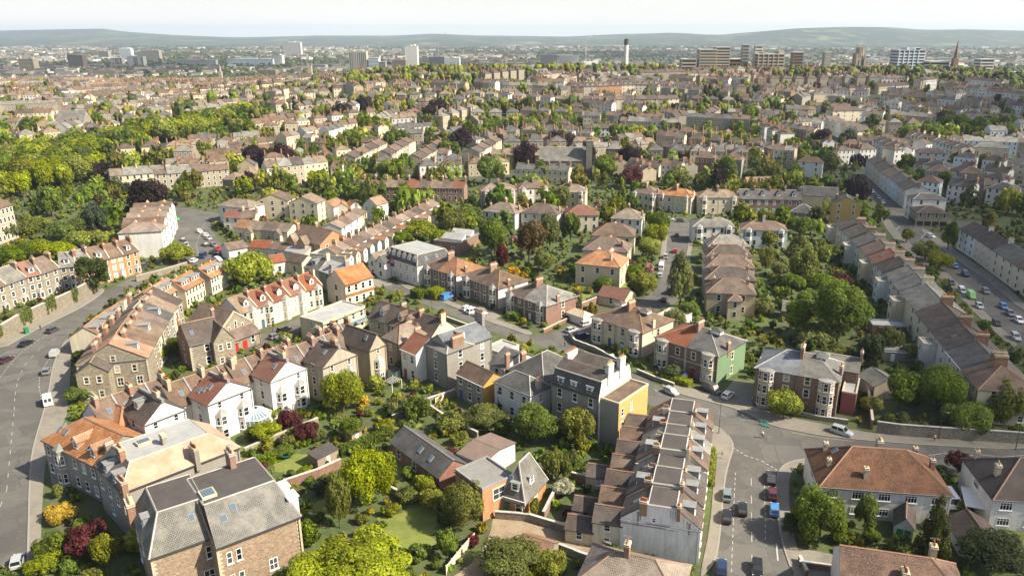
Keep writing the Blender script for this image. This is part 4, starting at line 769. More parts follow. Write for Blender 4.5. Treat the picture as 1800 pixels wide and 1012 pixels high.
['terraced_house','brown stone house with slate roof, second in the dormered terrace beside the yellow house',9,100.2,353.4,-5.3,7.1,9,7.5,'gx',3.6,'PS','sd',54],
['terraced_house','brown stone house with dark roof, third in the dormered terrace beside the yellow house',9,107.3,352.8,-5.3,7.1,9,7.5,'gx',3.6,'PS','td',54],
['terraced_house','brown stone house with slate roof, fourth in the dormered terrace beside the yellow house',9,114.4,352.1,-5.3,7.1,9,7.5,'gx',3.6,'PS','sd',54],
['slate_hall','grey hipped house with dark slate roof in front of the yellow house',0,111.6,337.3,-26.8,10.2,9,5,'hip',3,'GR','sd',55],
['long_hall','long hall with plain dark slate roof beside the yellow house',0,127.8,369.6,-14.4,16.7,10,6,'gx',3.5,'CR','sd',56],
['orange_roof_row','low white building with orange tiled roof behind dormered terrace',0,110.4,405.2,9.4,20.3,8,5,'gx',2.8,'W','to',57],
['white_house','white three-storey house with dark red hipped roof behind dormered terrace',0,151.8,454.1,-24.9,14.3,9,9,'hip',2.6,'W','tb',58],
['semi_detached_villa','cream villa pair beside lime conifer, left half with brown tile roof',4,43.9,366.6,-27.4,6.1,10,8,'gx',2.8,'CR','tb',25],
['semi_detached_villa','cream villa pair beside lime conifer, right half with brown tile roof',4,49.3,363.8,-27.4,6,10,8,'gx',2.8,'CR','tb',59],
['semi_detached_villa','cream stone villa pair behind the flowering street end, left half with orange tile roof',4,56,362.4,-29.3,7.9,10,8,'gx',2.8,'CR','to',25],
['semi_detached_villa','cream stone villa pair behind the flowering street end, right half with orange tile roof',4,62.9,358.5,-29.3,8.7,10,8,'gx',2.8,'CR','to',59],
['semi_detached_villa','cream stone villa pair next to dormered terrace, left half with light brown tile roof',4,73.9,354.3,.0,9.6,10,8,'gx',2.8,'CR','tl',25],
['semi_detached_villa','cream stone villa pair next to dormered terrace, right half with light brown tile roof',4,83.5,354.3,.0,9.6,10,8,'gx',2.8,'CR','tl',59],
['semi_detached_villa','cream villa pair behind purple shrub, left half with light brown tile roof',4,6.1,369.4,-10.5,7.8,10,8,'gx',2.8,'CR','tl',25],
['semi_detached_villa','cream villa pair behind purple shrub, right half with light brown tile roof',4,13.8,368,-10.5,7.8,10,8,'gx',2.8,'CR','tl',59],
['semi_detached_villa','half white half stone villa pair, left half with brown tile roof',4,-10.7,375.3,16.4,8.1,10,8,'gx',2.8,'W','tb',25],
['semi_detached_villa','half white half stone villa pair, right half with brown tile roof',4,-2.9,377.6,16.4,7.7,10,8,'gx',2.8,'ST','tb',59],
['semi_detached_villa','stone villa pair behind the white villa row, left half with light brown tile roof',4,-28.8,369.4,9.5,8.9,10,8,'gx',2.8,'ST','tl',25],
['semi_detached_villa','stone villa pair behind the white villa row, right half with light brown tile roof',4,-20,370.9,9.5,8.7,10,8,'gx',2.8,'ST','tl',59],
['villa','white villa, first from left in the row above the big garden trees',10,-25.2,330.6,-25.5,15.7,11,7,'hip',3.2,'W','tl',60],
['villa','white villa, second from left in the row above the big garden trees',10,-8.4,327.1,-19.8,16.4,11,7,'hip',3.2,'W','tb',60],
['villa','cream villa, third from left in the row above the big garden trees',10,10.7,321.6,.0,14.1,11,7,'hip',3.2,'CR','tr',60],
['villa','white villa, fourth from left in the row above the big garden trees',10,29.7,316.2,-14.1,12.9,11,7,'hip',3.2,'W','tl',60],
['villa','white villa pair with grey roof facing the gardens',0,61.3,301,-3.3,16.7,10,7,'hip',2.6,'W','sg',61],
['villa','pale blue and white villa pair with brown roof facing the gardens',0,79.6,296.3,-9,17.8,10,7,'hip',2.6,'LB','tb',61],
['terraced_house','red brick house with brown roof, first in the long red brick row',11,-96.6,388.1,-6,5.9,9,7,'gx',3.2,'BR','tb',62],
['terraced_house','red brick house with red roof, second in the long red brick row',11,-90.7,387.5,-6,5.9,9,7,'gx',3.2,'BR','tr',62],
['terraced_house','red brick house with brown roof, third in the long red brick row',11,-84.8,386.9,-6,5.9,9,7,'gx',3.2,'BR','tb',62],
['terraced_house','red brick house with light brown roof, fourth in the long red brick row',11,-79,386.2,-6,5.9,9,7,'gx',3.2,'BR','tl',62],
['terraced_house','red brick house with brown roof, fifth in the long red brick row',11,-73.2,385.6,-6,5.8,9,7,'gx',3.2,'BR','tb',62],
['terraced_house','red brick house with red roof, sixth in the long red brick row',11,-67.3,385,-6,5.8,9,7,'gx',3.2,'BR','tr',62],
['terraced_house','red brick house with brown roof, seventh in the long red brick row',11,-61.6,384.4,-6,5.8,9,7,'gx',3.2,'BR','tb',62],
['terraced_house','red brick house with light brown roof, eighth in the long red brick row',11,-55.8,383.8,-6,5.8,9,7,'gx',3.2,'BR','tl',62],
['terraced_house','red brick house with brown roof, ninth in the long red brick row',11,-50,383.2,-6,5.8,9,7,'gx',3.2,'BR','tb',62],
['terraced_house','red brick house with red roof, tenth in the long red brick row',11,-44.3,382.6,-6,5.8,9,7,'gx',3.2,'BR','tr',62],
['terraced_house','white house with light brown roof, first in the short pastel row',12,-80.4,302.2,82.7,6.9,9,6,'gx',1.8,'W','tl',63],
['terraced_house','pale blue house with brown roof, second in the short pastel row',12,-79.5,309.1,82.7,7.2,9,6,'gx',1.8,'LB','tb',63],
['terraced_house','white house with light brown roof, third in the short pastel row',12,-78.6,316.3,82.7,7.6,9,6,'gx',1.8,'W','tl',63],
['terraced_house','cream house with brown roof, fourth in the short pastel row',12,-77.7,323.8,83.6,9,9,6,'gx',1.8,'CR','tb',63],
['terraced_house','white backed cottage, first from the front in the zigzag-roofed terrace',13,-73,264,73,5,7,6,'gx',1.8,'W','tb',64],
['terraced_house','cream backed cottage, second from the front in the zigzag-roofed terrace',13,-71.6,268.8,73,5.2,7,6,'gx',1.8,'CR','tl',65],
['terraced_house','white backed cottage, third from the front in the zigzag-roofed terrace',13,-70,273.7,73,5.4,7,6,'gx',1.8,'W','tb',66],
['terraced_house','white backed cottage, fourth from the front in the zigzag-roofed terrace',13,-68.5,278.8,73,5.6,7,6,'gx',1.8,'W','td',64],
['terraced_house','pale blue backed cottage, fifth from the front in the zigzag-roofed terrace',13,-66.9,284.2,73,5.8,7,6,'gx',1.8,'LB','tb',67],
['terraced_house','white backed cottage, sixth from the front in the zigzag-roofed terrace',13,-65.2,289.7,73,6,7,6,'gx',1.8,'W','tl',66],
['terraced_house','cream backed cottage, seventh from the front in the zigzag-roofed terrace',13,-63.4,295.4,73,6.2,7,6,'gx',1.8,'CR','tb',68],
['terraced_house','white backed cottage, eighth from the front in the zigzag-roofed terrace',13,-61.6,301.3,73,6.4,7,6,'gx',1.8,'W','td',69],
['terraced_house','white backed cottage, ninth from the front in the zigzag-roofed terrace',13,-59.8,307.4,73,6.7,7,6,'gx',1.8,'W','tb',66],
['terraced_house','pale blue backed cottage, tenth from the front in the zigzag-roofed terrace',13,-57.8,313.8,73,6.9,7,6,'gx',1.8,'LB','tl',70],
['terraced_house','white backed cottage, eleventh from the front in the zigzag-roofed terrace',13,-55.8,320.4,73,7.2,7,6,'gx',1.8,'W','tb',69],
['terraced_house','cream backed cottage, twelfth from the front in the zigzag-roofed terrace',13,-53.7,327.3,73,7.5,7,6,'gx',1.8,'CR','td',71],
['terraced_house','white backed cottage, thirteenth from the front in the zigzag-roofed terrace',13,-51.5,334.4,73,7.8,7,6,'gx',1.8,'W','tb',64],
['terraced_house','white backed cottage, fourteenth from the front in the zigzag-roofed terrace',13,-49.2,341.9,73,8.1,7,6,'gx',1.8,'W','tl',69],
['gabled_pub','half-timbered brick and cream gabled pub on the street corner',0,-95.4,282.8,-34.8,17.5,13,7,'gx',4,'BO','tb',72],
['cream_block','cream and grey gabled block with brown roof, one of two',0,-129.5,345.3,-5,14.5,9,8.5,'gy',3,'CR','tb',73],
['cream_block','plain cream gabled block with three windows beside the white cottages',0,-113.4,340.3,-10.3,13.7,9,8.5,'gy',3,'CR','tl',73],
['white_cottage','small white cottage with orange gabled roof beside cream block',0,-101.4,347,-19.6,7.3,9,5.5,'gy',2.4,'W','to',74],
['white_cottage','low cream cottage with orange roof, middle of the gabled cottages',0,-94.4,347.9,12.7,5.6,8,4.5,'gy',2,'CR','to',24],
['white_cottage','low white cottage with orange roof next to the tall white gable',0,-88.4,349.2,27.9,5.3,8,4.5,'gy',2,'W','to',24],
['white_house','tall white gabled house with orange roof above the zigzag terrace',0,-80.4,342.6,-27.9,7.8,8,7.5,'gy',2.8,'W','to',55],
['white_villa','white villa with pale orange hipped roof by the forked road',0,-144.5,338.9,-20.8,16.8,10,7.5,'hip',2.6,'W','tl',75],
['terraced_house','white house with red roof, first in the brown-roofed cottages beside the forked road',14,-135.8,321.6,-8.5,7.3,8,6,'gx',2.4,'W','tr',76],
['terraced_house','cream house with brown roof, second in the brown-roofed cottages beside the forked road',14,-128.6,320.5,9.5,6.5,8,6,'gx',2.4,'CR','tb',76],
['terraced_house','cream house with orange roof, first in the gabled cottages below the forked road',15,-126.9,309.3,-29.9,7.9,9,5,'gx',2.4,'CR','to',24],
['terraced_house','cream house with light brown roof, second in the gabled cottages below the forked road',15,-120.1,305.3,-16.6,6.8,9,5,'gx',2.4,'CR','tl',77],
['terraced_house','beige house with brown roof, third in the gabled cottages below the forked road',15,-113.6,303.4,-16.1,6.9,9,5,'gx',2.4,'BE','tb',24],
['terraced_house','cream house with light brown roof, fourth in the gabled cottages below the forked road',15,-107,301.5,-19.2,5.7,9,5,'gx',2.4,'CR','tl',77],
['terraced_house','white house with brown roof, first in the small workshops behind the round tree',16,-116,275.8,41.7,7.3,8,4,'gx',1.8,'W','tb',24],
['terraced_house','cream house with red roof, second in the small workshops behind the round tree',16,-110.5,280.6,-11.7,8,8,4,'gx',1.8,'CR','tr',24],
['terraced_house','white house with brown roof, third in the small workshops behind the round tree',16,-102.7,279,-23.4,8.1,8,4,'gx',1.8,'W','tb',24],
['terraced_house','cream house with grey flat roof, fourth in the small workshops behind the round tree',16,-95.2,275.8,-28.7,9.8,8,4,'gx',1.8,'CR','fg',24],
['terraced_house','white house with red roof, first in the sheds beside the round tree',17,-93.8,257.5,35,5,7,4.5,'gx',1.8,'W','tr',24],
['terraced_house','cream house with dark roof, second in the sheds beside the round tree',17,-89.7,260.4,-24.5,6.9,7,4.5,'gx',1.8,'CR','td',24],
['terraced_house','cream house with slate roof, first in the grey attic roofs beside the orange-hung house',18,-78.9,245.3,-24.9,6.2,10,6.5,'gx',2.6,'CR','sd',78],
['terraced_house','grey house with grey flat roof, second in the grey attic roofs beside the orange-hung house',18,-73.2,242.7,-42.6,9.3,10,6.5,'gx',2.6,'GR','fg',78],
['terraced_house','white house with grey flat roof, first in the flat roofs above the cream street terrace',19,-83.1,266.8,-18.5,7.1,10,5,'par',.3,'W','fg',24],
['terraced_house','white house with grey flat roof, second in the flat roofs above the cream street terrace',19,-76.3,264.5,-12.5,6.8,10,5,'par',.3,'W','fg',24],
['tile_hung_house','tall cream house with orange tile-hung band and orange roof slope',0,-59.9,223.8,50,10.7,9.5,7.5,'gx',3.6,'CR','to',79],
['flat_roof_block','modern flat-roofed block with pale fascia and glazed front',0,-58.6,193.6,58.5,16,9,6,'par',.5,'CR','fg',80],
['white_hotel','white hotel with dark mansard roof and six white dormers',0,-54.3,257.5,-43.4,18.2,15,7,'top',3.2,'W','sd',81],
['terraced_house','white house with light brown roof, first in the white gabled cottages beside the hotel',20,-59.9,256.6,-33.6,3.8,9,6,'gy',2.4,'W','tl',74],
['terraced_house','white house with slate roof, second in the white gabled cottages beside the hotel',20,-56.7,254.5,-33.6,3.8,9,6,'gy',2.4,'W','sd',74],
['sawtooth_workshop','low brown brick workshop with two white sawtooth rooflights',0,-41.4,288,-22.5,11.2,20,4.5,'par',.3,'PS','fd',82],
['terraced_house','cream house with orange roof, first in the nearest red-roofed block',21,-112.4,207.8,86.7,5.8,8,6,'gx',3,'CR','to',83],
['terraced_house','cream house with orange roof, second in the nearest red-roofed block',21,-112,213.6,86.7,6.1,8,6,'gx',3,'CR','to',83],
['terraced_house','cream house with orange roof, third in the nearest red-roofed block',21,-111.7,219.7,86.7,6.5,8,6,'gx',3,'CR','to',83],
['terraced_house','cream house with orange roof, first in the middle red-roofed block',21,-108.7,222.8,81.6,5.1,8,6,'gx',3,'CR','to',83],
['terraced_house','cream house with orange roof, second in the middle red-roofed block',21,-107.9,227.8,81.6,5.3,8,6,'gx',3,'CR','to',83],
['terraced_house','cream house with orange roof, first in the far red-roofed block',21,-106.1,235.5,79.2,4.6,8,6,'gx',3,'CR','to',83],
['terraced_house','cream house with orange roof, second in the far red-roofed block',21,-105.2,240,79.2,4.7,8,6,'gx',3,'CR','to',83],
['terraced_house','cream house with orange roof, first in the low red-roofed block by the ivy wall',22,-115.4,187.8,97.1,6.7,8,5,'gx',2.6,'CR','to',84],
['terraced_house','cream house with orange roof, second in the low red-roofed block by the ivy wall',22,-116.3,194.5,92.4,6.2,8,5,'gx',2.6,'CR','to',84],
['terraced_house','cream house with orange roof, third in the low red-roofed block by the ivy wall',22,-116.5,200.6,88.6,5.1,8,5,'gx',2.6,'CR','to',84],
['terraced_house','cream house with orange roof, fourth in the low red-roofed block by the ivy wall',22,-116.4,205.7,89.5,5.8,8,5,'gx',2.6,'CR','to',84],
['terraced_house','cream house with light brown roof, first in the cream gabled street terrace',23,-83.3,200.4,61.8,5.9,9.5,6.6,'gx',3.6,'CR','tl',85],
['terraced_house','cream house with red roof, second in the cream gabled street terrace',23,-80.5,205.6,55.2,5.4,9.5,6.6,'gx',3.6,'CR','tr',85],
['terraced_house','cream house with red roof, third in the cream gabled street terrace',23,-77.4,210,60.3,6.5,9.5,6.6,'gx',3.6,'CR','tr',85],
['terraced_house','cream house with red roof, fourth in the cream gabled street terrace',23,-74.2,215.6,55.3,5.8,9.5,6.6,'gx',3.6,'CR','tr',85],
['terraced_house','cream house with red roof, fifth in the cream gabled street terrace',23,-70.9,220.4,59.3,6.5,9.5,6.6,'gx',3.6,'CR','tr',85],
['stone_hall','rubble stone hall with steep brown roof and triple lancet gable',0,-85.3,189.9,58,10.4,14,5,'gy',4.4,'ST','tb',86],
['stone_hall_annex','low stone annex with brown roof and dark red door',0,-82.1,186.9,58,10.4,6,3.2,'gx',1.9,'ST','tb',87],
['gabled_stone_house','stone house with dark brown cross-gabled roof and tall front bay',0,-87.1,176.4,40,8.2,10,7,'gx',4.2,'ST','td',88],
['terraced_house','stone house with brown roof, first in the terrace above the ivy-covered wall',24,-164.2,215.7,76.6,6.7,9.5,8,'gx',3.8,'ST','tb',89],
['terraced_house','stone house with grey slate roof, second in the terrace above the ivy-covered wall',24,-162.7,222.2,79.1,7.7,9.5,8,'gx',3.8,'ST','sg',90],
['terraced_house','stone house with red roof, third in the terrace above the ivy-covered wall',24,-161.2,229.8,56.6,4.3,9.5,8,'gx',3.8,'ST','tr',89],
['terraced_house','stone house with brown roof, fourth in the terrace above the ivy-covered wall',24,-158.8,233.4,76.5,7.1,9.5,8,'gx',3.8,'ST','tb',90],
['terraced_house','stone house with grey slate roof, fifth in the terrace above the ivy-covered wall',24,-157.2,240.3,25.6,4.5,9.5,8,'gx',3.8,'ST','sg',89],
['terraced_house','orange brick house with grey slate roof, sixth in the terrace above the ivy-covered wall',24,-153.1,242.3,57.1,5.6,9.5,8,'gx',3.8,'BO','sg',90],
['terraced_house','orange brick house with brown roof, seventh in the terrace above the ivy-covered wall',24,-150.1,247,49.8,5.4,9.5,8,'gx',3.8,'BO','tb',89],
['terraced_house','orange brick house with brown roof, eighth in the terrace above the ivy-covered wall',24,-146.6,251.1,58.4,5,9.5,8,'gx',3.8,'BO','tb',90],
['terraced_house','orange brick house with brown roof, ninth in the terrace above the ivy-covered wall',24,-143.9,255.4,69.8,6.3,9.5,8,'gx',3.8,'BO','tb',89],
['tall_terrace','tall beige terrace block at the picture edge behind leafy gardens',0,-217.8,296.8,84.4,12.9,10,14,'gx',3,'BE','tb',91],
['white_terrace_house','white house, first from the front in the brown-roofed block beside the copper beech',25,-157.3,277.9,14,14.8,9.3,10,'hip',2.6,'W','tl',92],
['white_terrace_house','white house, second from the front in the brown-roofed block beside the copper beech',25,-160.6,286.9,14,14.8,9.3,10,'gx',2.6,'W','tb',92],
['white_terrace_house','white house, third from the front in the brown-roofed block beside the copper beech',25,-163.8,296,14,14.8,9.3,10,'gx',2.6,'W','tl',92],
['white_terrace_house','white house, fourth from the front in the brown-roofed block beside the copper beech',25,-167.1,305,14,14.8,9.3,10,'gx',2.6,'W','tl',92],
['white_terrace_house','white house, fifth from the front in the brown-roofed block beside the copper beech',25,-170.3,314,14,14.8,9.3,10,'gx',2.6,'W','tb',92],
['terraced_house','lilac-white house at the blank gable end of the dark flat-topped terrace beside the right road',26,12.9,105.6,-15,12.6,5.5,6.5,'top',3.2,'LI','td',93],
['terraced_house','second house of the dark flat-topped terrace beside the right road',26,14.3,111,-15,12.6,5.5,6.9,'top',3.3,'CR','td',94],
['terraced_house','third house of the dark flat-topped terrace beside the right road',26,15.7,116.3,-15,12.6,5.5,6.4,'top',3,'CR','sd',95],
['terraced_house','fourth house of the dark flat-topped terrace beside the right road',26,17.2,121.6,-15,12.6,5.5,7.1,'top',3.4,'CR','tb',94],
['terraced_house','fifth house of the dark flat-topped terrace beside the right road',26,18.6,126.9,-15,12.6,5.5,6.6,'top',3.1,'BE','sg',95],
['terraced_house','sixth house of the dark flat-topped terrace beside the right road',26,20,132.2,-15,12.6,5.5,6.3,'top',3.2,'CR','td',96],
['terraced_house','last house of the dark flat-topped terrace beside the right road',26,21.4,137.5,-15,12.6,5.5,6.7,'top',3,'CR','tb',95],
['corner_roof_house','low house with brown hipped roof and aerial at the bottom edge',0,5.4,93.9,-20,15,9,4,'hip',3,'LI','tl',97],
['lane_shed','small shed with bright orange tiled roof beside the muddy lane',0,-3.6,104.5,-25.9,5.6,3.4,2.3,'gx',.9,'ST','to',34],
['barn','long low barn with grey slate roof and pale ridge strip',0,-29.7,135.2,-49.2,17.2,6.5,3.6,'gx',2.3,'BR','sd',98],
['brick_studio','flat-roofed orange brick studio with green-framed corner window',0,-15.2,120.1,-50,8.2,7,6.2,'par',.3,'BO','fm',99],
['steep_roofed_house','small brick house with steep slate roof and white dormers by the lane',0,-6.9,116.7,-26.7,4.6,8.5,3.6,'hip',5.6,'BO','sg',100],
['membrane_roof_hall','low hall with plain dark brown roof behind the brick studio',0,-15.9,130.1,-37.1,6.5,9.5,4,'gx',.7,'W','fb',34],
['white_semi','long white house with broad mottled brown hipped roof by the junction',0,48.4,115.6,-7.8,21.6,12.5,6,'hip',4.6,'W','tm',101],
['white_semi','white house with dark brown hipped roof at the right edge',0,76.3,111.7,-7,13,13,6,'hip',4.4,'W','td',102],
['mottled_roof_house','house with mottled brown roof and red chimney cut by bottom edge',0,43.1,91.2,-14,17,9.5,5,'gx',3.6,'W','tm',103],
['garage','white garage with brown tiled roof and green doors',0,59.1,109.3,-25.1,2.9,8,2.6,'gy',1.6,'W','td',104],
['garage','low garage with brown tiled gable roof beside white canopy',0,67.8,104.6,-6.4,6.5,7,2.5,'gy',1.8,'W','td',34],
['small_house','small house with brown roof between villa gardens and the bend',0,17.8,227.3,-31.4,9.4,8,3,'gx',2,'CR','tr',24],
['garden_house','grey-roofed garden house behind the big dark green tree',0,71.3,213.2,-17.9,6.4,6,3,'gx',2,'ST','sg',24],
['terraced_house','white house with grey flat roof, first in the low flat garages behind the round-bayed villas',27,33,208.9,-38.7,3.8,9,2.6,'par',.2,'W','fg',105],
['terraced_house','white house with grey flat roof, second in the low flat garages behind the round-bayed villas',27,35.9,206.6,-38.7,3.7,9,2.6,'par',.2,'W','fg',105],
['flat_extension','dark single-storey extension with blue-grey flat roof below cream terrace',0,92.8,200.5,-9,9,5,3,'par',.2,'PS','fg',106],
['flat_extension','low glazed extension with pale roof beside the long cream terrace',0,88.7,183.1,-9,9,5,2.8,'par',.2,'GR','fg',106],
['church','dark grey stone church with long plain roof and corner tower among purple trees',0,-.7,457.1,.0,28.1,13,9,'gx',7,'SD','sg',107],
['stone_hall','pale stone hall with long grey roof beyond the belt of lime trees',0,-390.2,628.9,8.7,20.5,18,9,'gx',8,'ST','sg',108],
['terraced_house','beige house with dark roof, first in the first receding terrace near the church',28,-113.7,472.2,83.8,15.3,11,8,'gx',2.4,'BE','td',52],
['terraced_house','cream house with brown roof, second in the first receding terrace near the church',28,-112.1,487.4,82.7,15.4,11,8,'gx',2.4,'CR','tb',52],
['terraced_house','beige house with dark roof, third in the first receding terrace near the church',28,-110.1,502.6,76.7,12.6,11,8,'gx',2.4,'BE','td',52],
['terraced_house','cream house with brown roof, fourth in the first receding terrace near the church',28,-107.2,514.9,80.6,15.5,11,8,'gx',2.4,'CR','tb',52],
['terraced_house','beige house with dark roof, first in the second receding terrace near the church',28,-94,484.3,82,12.3,11,8,'gx',2.4,'BE','td',52],
['terraced_house','cream house with brown roof, second in the second receding terrace near the church',28,-92.3,496.5,84.9,15.3,11,8,'gx',2.4,'CR','tb',52],
['terraced_house','beige house with dark roof, third in the second receding terrace near the church',28,-90.9,511.8,80.3,12.4,11,8,'gx',2.4,'BE','td',52],
['terraced_house','cream house with brown roof, fourth in the second receding terrace near the church',28,-88.8,524.1,79.5,12.5,11,8,'gx',2.4,'CR','tb',52],
['terraced_house','beige house with dark roof, first in the third receding terrace near the church',28,-72.1,469.2,83.8,15.3,11,8,'gx',2.4,'BE','td',52],
['terraced_house','cream house with brown roof, second in the third receding terrace near the church',28,-70.5,484.3,79.4,12.4,11,8,'gx',2.4,'CR','tb',52],
['terraced_house','beige house with dark roof, third in the third receding terrace near the church',28,-68.2,496.5,82.3,15.4,11,8,'gx',2.4,'BE','td',52],
['terraced_house','cream house with brown roof, fourth in the third receding terrace near the church',28,-66.1,511.8,81.5,15.5,11,8,'gx',2.4,'CR','tb',52],
['terraced_house','beige house with dark roof, first in the fourth receding terrace near the church',28,-38.7,490.4,77.5,12.5,11,8,'gx',2.4,'BE','td',52],
['terraced_house','cream house with brown roof, second in the fourth receding terrace near the church',28,-36,502.6,76.8,12.6,11,8,'gx',2.4,'CR','tb',52],
['terraced_house','beige house with dark roof, third in the fourth receding terrace near the church',28,-33.1,514.9,76.1,12.6,11,8,'gx',2.4,'BE','td',52],
['terraced_house','cream house with brown roof, fourth in the fourth receding terrace near the church',28,-30.1,527.2,75.4,12.7,11,8,'gx',2.4,'CR','tb',52],
['terraced_house','pale blue house with dark roof, first in the white terrace behind the street corner',29,227.5,530.3,-88.9,9.2,10,9,'gx',2.4,'LB','td',52],
['terraced_house','white house with dark roof, second in the white terrace behind the street corner',29,227.7,521.1,-89.7,9.2,10,9,'gx',2.4,'W','td',52],
['terraced_house','cream house with dark roof, third in the white terrace behind the street corner',29,227.8,511.9,-78.2,6.3,10,9,'gx',2.4,'CR','td',52],
['terraced_house','white house with dark roof, fourth in the white terrace behind the street corner',29,229,505.7,-91.2,9.2,10,9,'gx',2.4,'W','td',52],
['terraced_house','pale blue house with dark roof, first in the long pastel terrace on the right slope',30,257.2,561.1,-69.1,6.6,10,9,'gx',2.4,'LB','td',52],
['terraced_house','white house with dark roof, second in the long pastel terrace on the right slope',30,259.5,554.9,-85,9.3,10,9,'gx',2.4,'W','td',52],
['terraced_house','cream house with slate roof, third in the long pastel terrace on the right slope',30,260.4,545.7,-71,6.5,10,9,'gx',2.4,'CR','sd',52],
['terraced_house','white house with dark roof, fourth in the long pastel terrace on the right slope',30,262.5,539.5,-71.8,6.5,10,9,'gx',2.4,'W','td',52],
['terraced_house','cream house with dark roof, fifth in the long pastel terrace on the right slope',30,264.5,533.3,-72.7,6.5,10,9,'gx',2.4,'CR','td',52],
['terraced_house','pale blue house with slate roof, sixth in the long pastel terrace on the right slope',30,266.4,527.2,-88.4,9.2,10,9,'gx',2.4,'LB','sd',52],
['terraced_house','pale blue house with dark roof, seventh in the long pastel terrace on the right slope',30,266.7,518,-74.6,6.4,10,9,'gx',2.4,'LB','td',52],
['terraced_house','white house with dark roof, eighth in the long pastel terrace on the right slope',30,268.4,511.9,-75.5,6.3,10,9,'gx',2.4,'W','td',52],
['terraced_house','cream house with slate roof, ninth in the long pastel terrace on the right slope',30,270,505.7,-91,9.1,10,9,'gx',2.4,'CR','sd',52],
['terraced_house','white house with dark roof, first in the white gabled row above the pastel terrace',31,218.5,601.5,-71,6.6,10,8.5,'gy',3,'W','td',74],
['terraced_house','cream house with dark roof, second in the white gabled row above the pastel terrace',31,220.6,595.2,-71.7,6.6,10,8.5,'gy',3,'CR','td',74],
['terraced_house','white house with dark roof, third in the white gabled row above the pastel terrace',31,222.7,589,-85,9.3,10,8.5,'gy',3,'W','td',74],
['terraced_house','cream house with dark roof, fourth in the white gabled row above the pastel terrace',31,223.5,579.7,-73.2,6.5,10,8.5,'gy',3,'CR','td',74],
['terraced_house','white house with dark roof, fifth in the white gabled row above the pastel terrace',31,225.4,573.5,-73.9,6.5,10,8.5,'gy',3,'W','td',74],
['terraced_house','cream house with dark roof, sixth in the white gabled row above the pastel terrace',31,227.2,567.3,-74.5,6.4,10,8.5,'gy',3,'CR','td',74],
['terraced_house','cream house with dark roof, first in the cream slope terrace below the red roofs',32,311.8,723.9,-29.8,6.4,10,9,'gx',2.6,'CR','td',52],
['terraced_house','yellow house with brown roof, second in the cream slope terrace below the red roofs',32,317.3,720.8,-30,6.3,10,9,'gx',2.6,'YE','tb',52],
['terraced_house','cream house with dark roof, third in the cream slope terrace below the red roofs',32,322.8,717.6,-.6,6.8,10,9,'gx',2.6,'CR','td',52],
['terraced_house','cream house with brown roof, fourth in the cream slope terrace below the red roofs',32,329.6,717.6,-30.4,6.2,10,9,'gx',2.6,'CR','tb',52],
['terraced_house','yellow house with dark roof, fifth in the cream slope terrace below the red roofs',32,335,714.4,-.6,6.8,10,9,'gx',2.6,'YE','td',52],
['terraced_house','cream house with brown roof, sixth in the cream slope terrace below the red roofs',32,341.8,714.3,-30.8,6.2,10,9,'gx',2.6,'CR','tb',52],
['terraced_house','cream house with dark roof, seventh in the cream slope terrace below the red roofs',32,347.1,711.2,-.6,6.8,10,9,'gx',2.6,'CR','td',52],
['terraced_house','yellow house with brown roof, eighth in the cream slope terrace below the red roofs',32,353.9,711.1,-31.2,6.1,10,9,'gx',2.6,'YE','tb',52],
['terraced_house','cream house with dark roof, ninth in the cream slope terrace below the red roofs',32,359.1,708,-.6,6.7,10,9,'gx',2.6,'CR','td',52],
['terraced_house','brown stone house with dark roof, first in the tall dormered villas on the ridge',33,29.2,752.8,.3,12,10,11.5,'gx',3.6,'PS','td',109],
['terraced_house','beige house with dark roof, second in the tall dormered villas on the ridge',33,41.2,752.9,14.4,12.7,10,11.5,'gx',3.6,'BE','td',109],
['terraced_house','orange brick house with brown roof, third in the tall dormered villas on the ridge',33,53.5,756,14.3,12.8,10,11.5,'gx',3.6,'BO','tb',109],
['terraced_house','orange brick house with dark roof, fourth in the tall dormered villas on the ridge',33,65.8,759.2,14.2,12.8,10,11.5,'gx',3.6,'BO','td',109],
['terraced_house','cream house with dark roof, fifth in the tall dormered villas on the ridge',33,78.3,762.3,14.1,12.9,10,11.5,'gx',3.6,'CR','td',109],
['terraced_house','cream house with brown roof, sixth in the tall dormered villas on the ridge',33,90.9,765.5,.3,12.2,10,11.5,'gx',3.6,'CR','tb',109],
['terraced_house','pale blue house with dark roof, seventh in the tall dormered villas on the ridge',33,103.1,765.6,14,13.1,10,11.5,'gx',3.6,'LB','td',109],
['terraced_house','cream house with dark roof, first in the cream terrace below the ridge villas',34,38.2,695.6,.1,9.4,10,9,'gx',2.8,'CR','td',52],
['terraced_house','stone house with brown roof, second in the cream terrace below the ridge villas',34,47.5,695.6,.1,9.4,10,9,'gx',2.8,'ST','tb',52],
['terraced_house','cream house with dark roof, third in the cream terrace below the ridge villas',34,56.9,695.6,.1,9.4,10,9,'gx',2.8,'CR','td',52],
['terraced_house','beige house with brown roof, fourth in the cream terrace below the ridge villas',34,66.3,695.6,17.7,10.2,10,9,'gx',2.8,'BE','tb',52],
['terraced_house','cream house with dark roof, fifth in the cream terrace below the ridge villas',34,76,698.7,.1,9.4,10,9,'gx',2.8,'CR','td',52],
['terraced_house','stone house with brown roof, sixth in the cream terrace below the ridge villas',34,85.4,698.7,.1,9.4,10,9,'gx',2.8,'ST','tb',52],
['terraced_house','cream house with dark roof, seventh in the cream terrace below the ridge villas',34,94.8,698.7,.1,9.4,10,9,'gx',2.8,'CR','td',52],
['terraced_house','beige house with brown roof, eighth in the cream terrace below the ridge villas',34,104.2,698.8,.1,9.4,10,9,'gx',2.8,'BE','tb',52],
['terraced_house','cream house with dark roof, ninth in the cream terrace below the ridge villas',34,113.6,698.8,17.3,10.4,10,9,'gx',2.8,'CR','td',52],
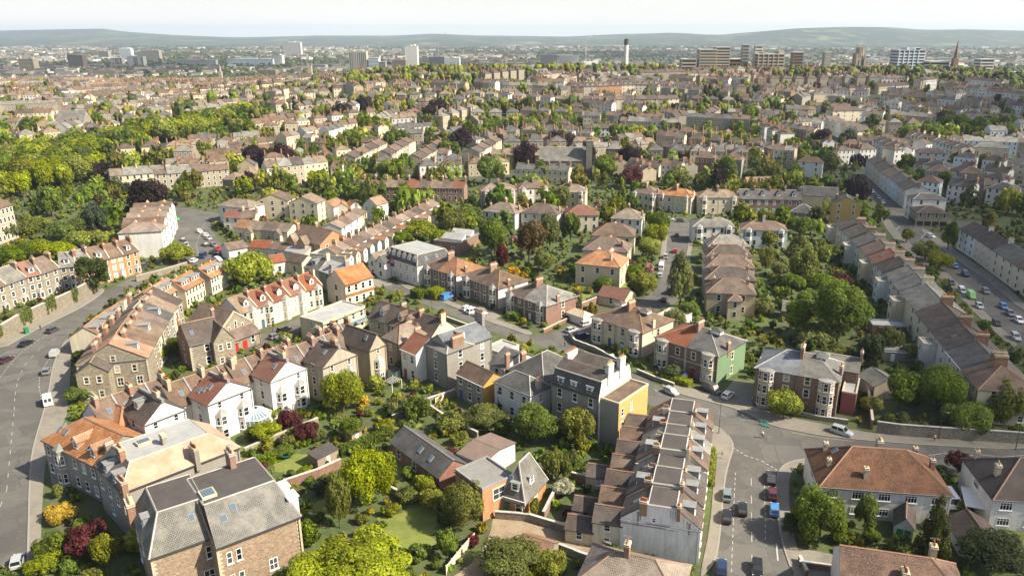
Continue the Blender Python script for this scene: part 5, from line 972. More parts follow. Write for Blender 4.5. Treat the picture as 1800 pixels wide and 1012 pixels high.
['terraced_house','white house with dark roof, first in the white cottages behind the church',35,33.3,585.7,.0,6.2,9,6.5,'gx',2.6,'W','td',76],
['terraced_house','white house with brown roof, second in the white cottages behind the church',35,39.5,585.7,.0,6.2,9,6.5,'gx',2.6,'W','tb',76],
['terraced_house','white house with dark roof, third in the white cottages behind the church',35,45.7,585.7,.0,6.2,9,6.5,'gx',2.6,'W','td',76],
['terraced_house','white house with brown roof, fourth in the white cottages behind the church',35,51.8,585.7,.0,6.2,9,6.5,'gx',2.6,'W','tb',76],
['terraced_house','white house with dark roof, fifth in the white cottages behind the church',35,58,585.7,.0,6.2,9,6.5,'gx',2.6,'W','td',76],
['slope_house','white end house with dark hipped roof on the right slope',0,226.4,493.6,20.9,17,10,9,'hip',2.6,'W','td',110],
['slope_house','wide white house with dark hipped roof below pastel terrace',0,236.1,484.4,-20.1,17.7,10,9,'hip',2.6,'W','td',110],
['slope_house','cream block with grey hipped roof on the right slope',0,283.8,505.7,-17.3,20.5,10,9,'hip',2.6,'CR','sg',110],
['slope_house','cream four-window block among dark trees on the right slope',0,239.3,642.1,12.3,29.6,10,9,'hip',2.6,'CR','td',110],
['slope_house','pale blue rendered house beside the right slope trees',0,225.8,424.8,-42.3,13.7,10,9,'hip',2.6,'LB','td',110],
['slope_house','stone villa with dark brown roof above the corner shop',0,215.3,398.1,-74,19.9,10,9,'hip',2.6,'ST','td',110],
['slope_house','white villa with slate hipped roof near the right edge',0,218.9,373,-44.5,12.4,10,9,'hip',2.6,'W','sd',110],
['slope_house','large cream block at the right edge of the slope',0,273.4,454.1,-78.3,21.6,10,9,'hip',2.6,'CR','sg',110],
['slope_house','tall yellow rendered house on the right slope',0,266.5,469.2,-72.3,9.5,10,9,'hip',2.6,'YE','td',110],
['slope_house','white house with long side wall below the wide white house',0,221.5,445,-61.6,13.7,10,9,'hip',2.6,'W','sd',110],
['slope_house','pale house with brown roof behind the street terrace',0,193.3,391.6,-38.8,10.2,10,9,'hip',2.6,'LB','tb',110]]
for h_ in HOUSES: h_[2] = GROUPS[h_[2]]; h_[13] = OPTS[h_[13]]
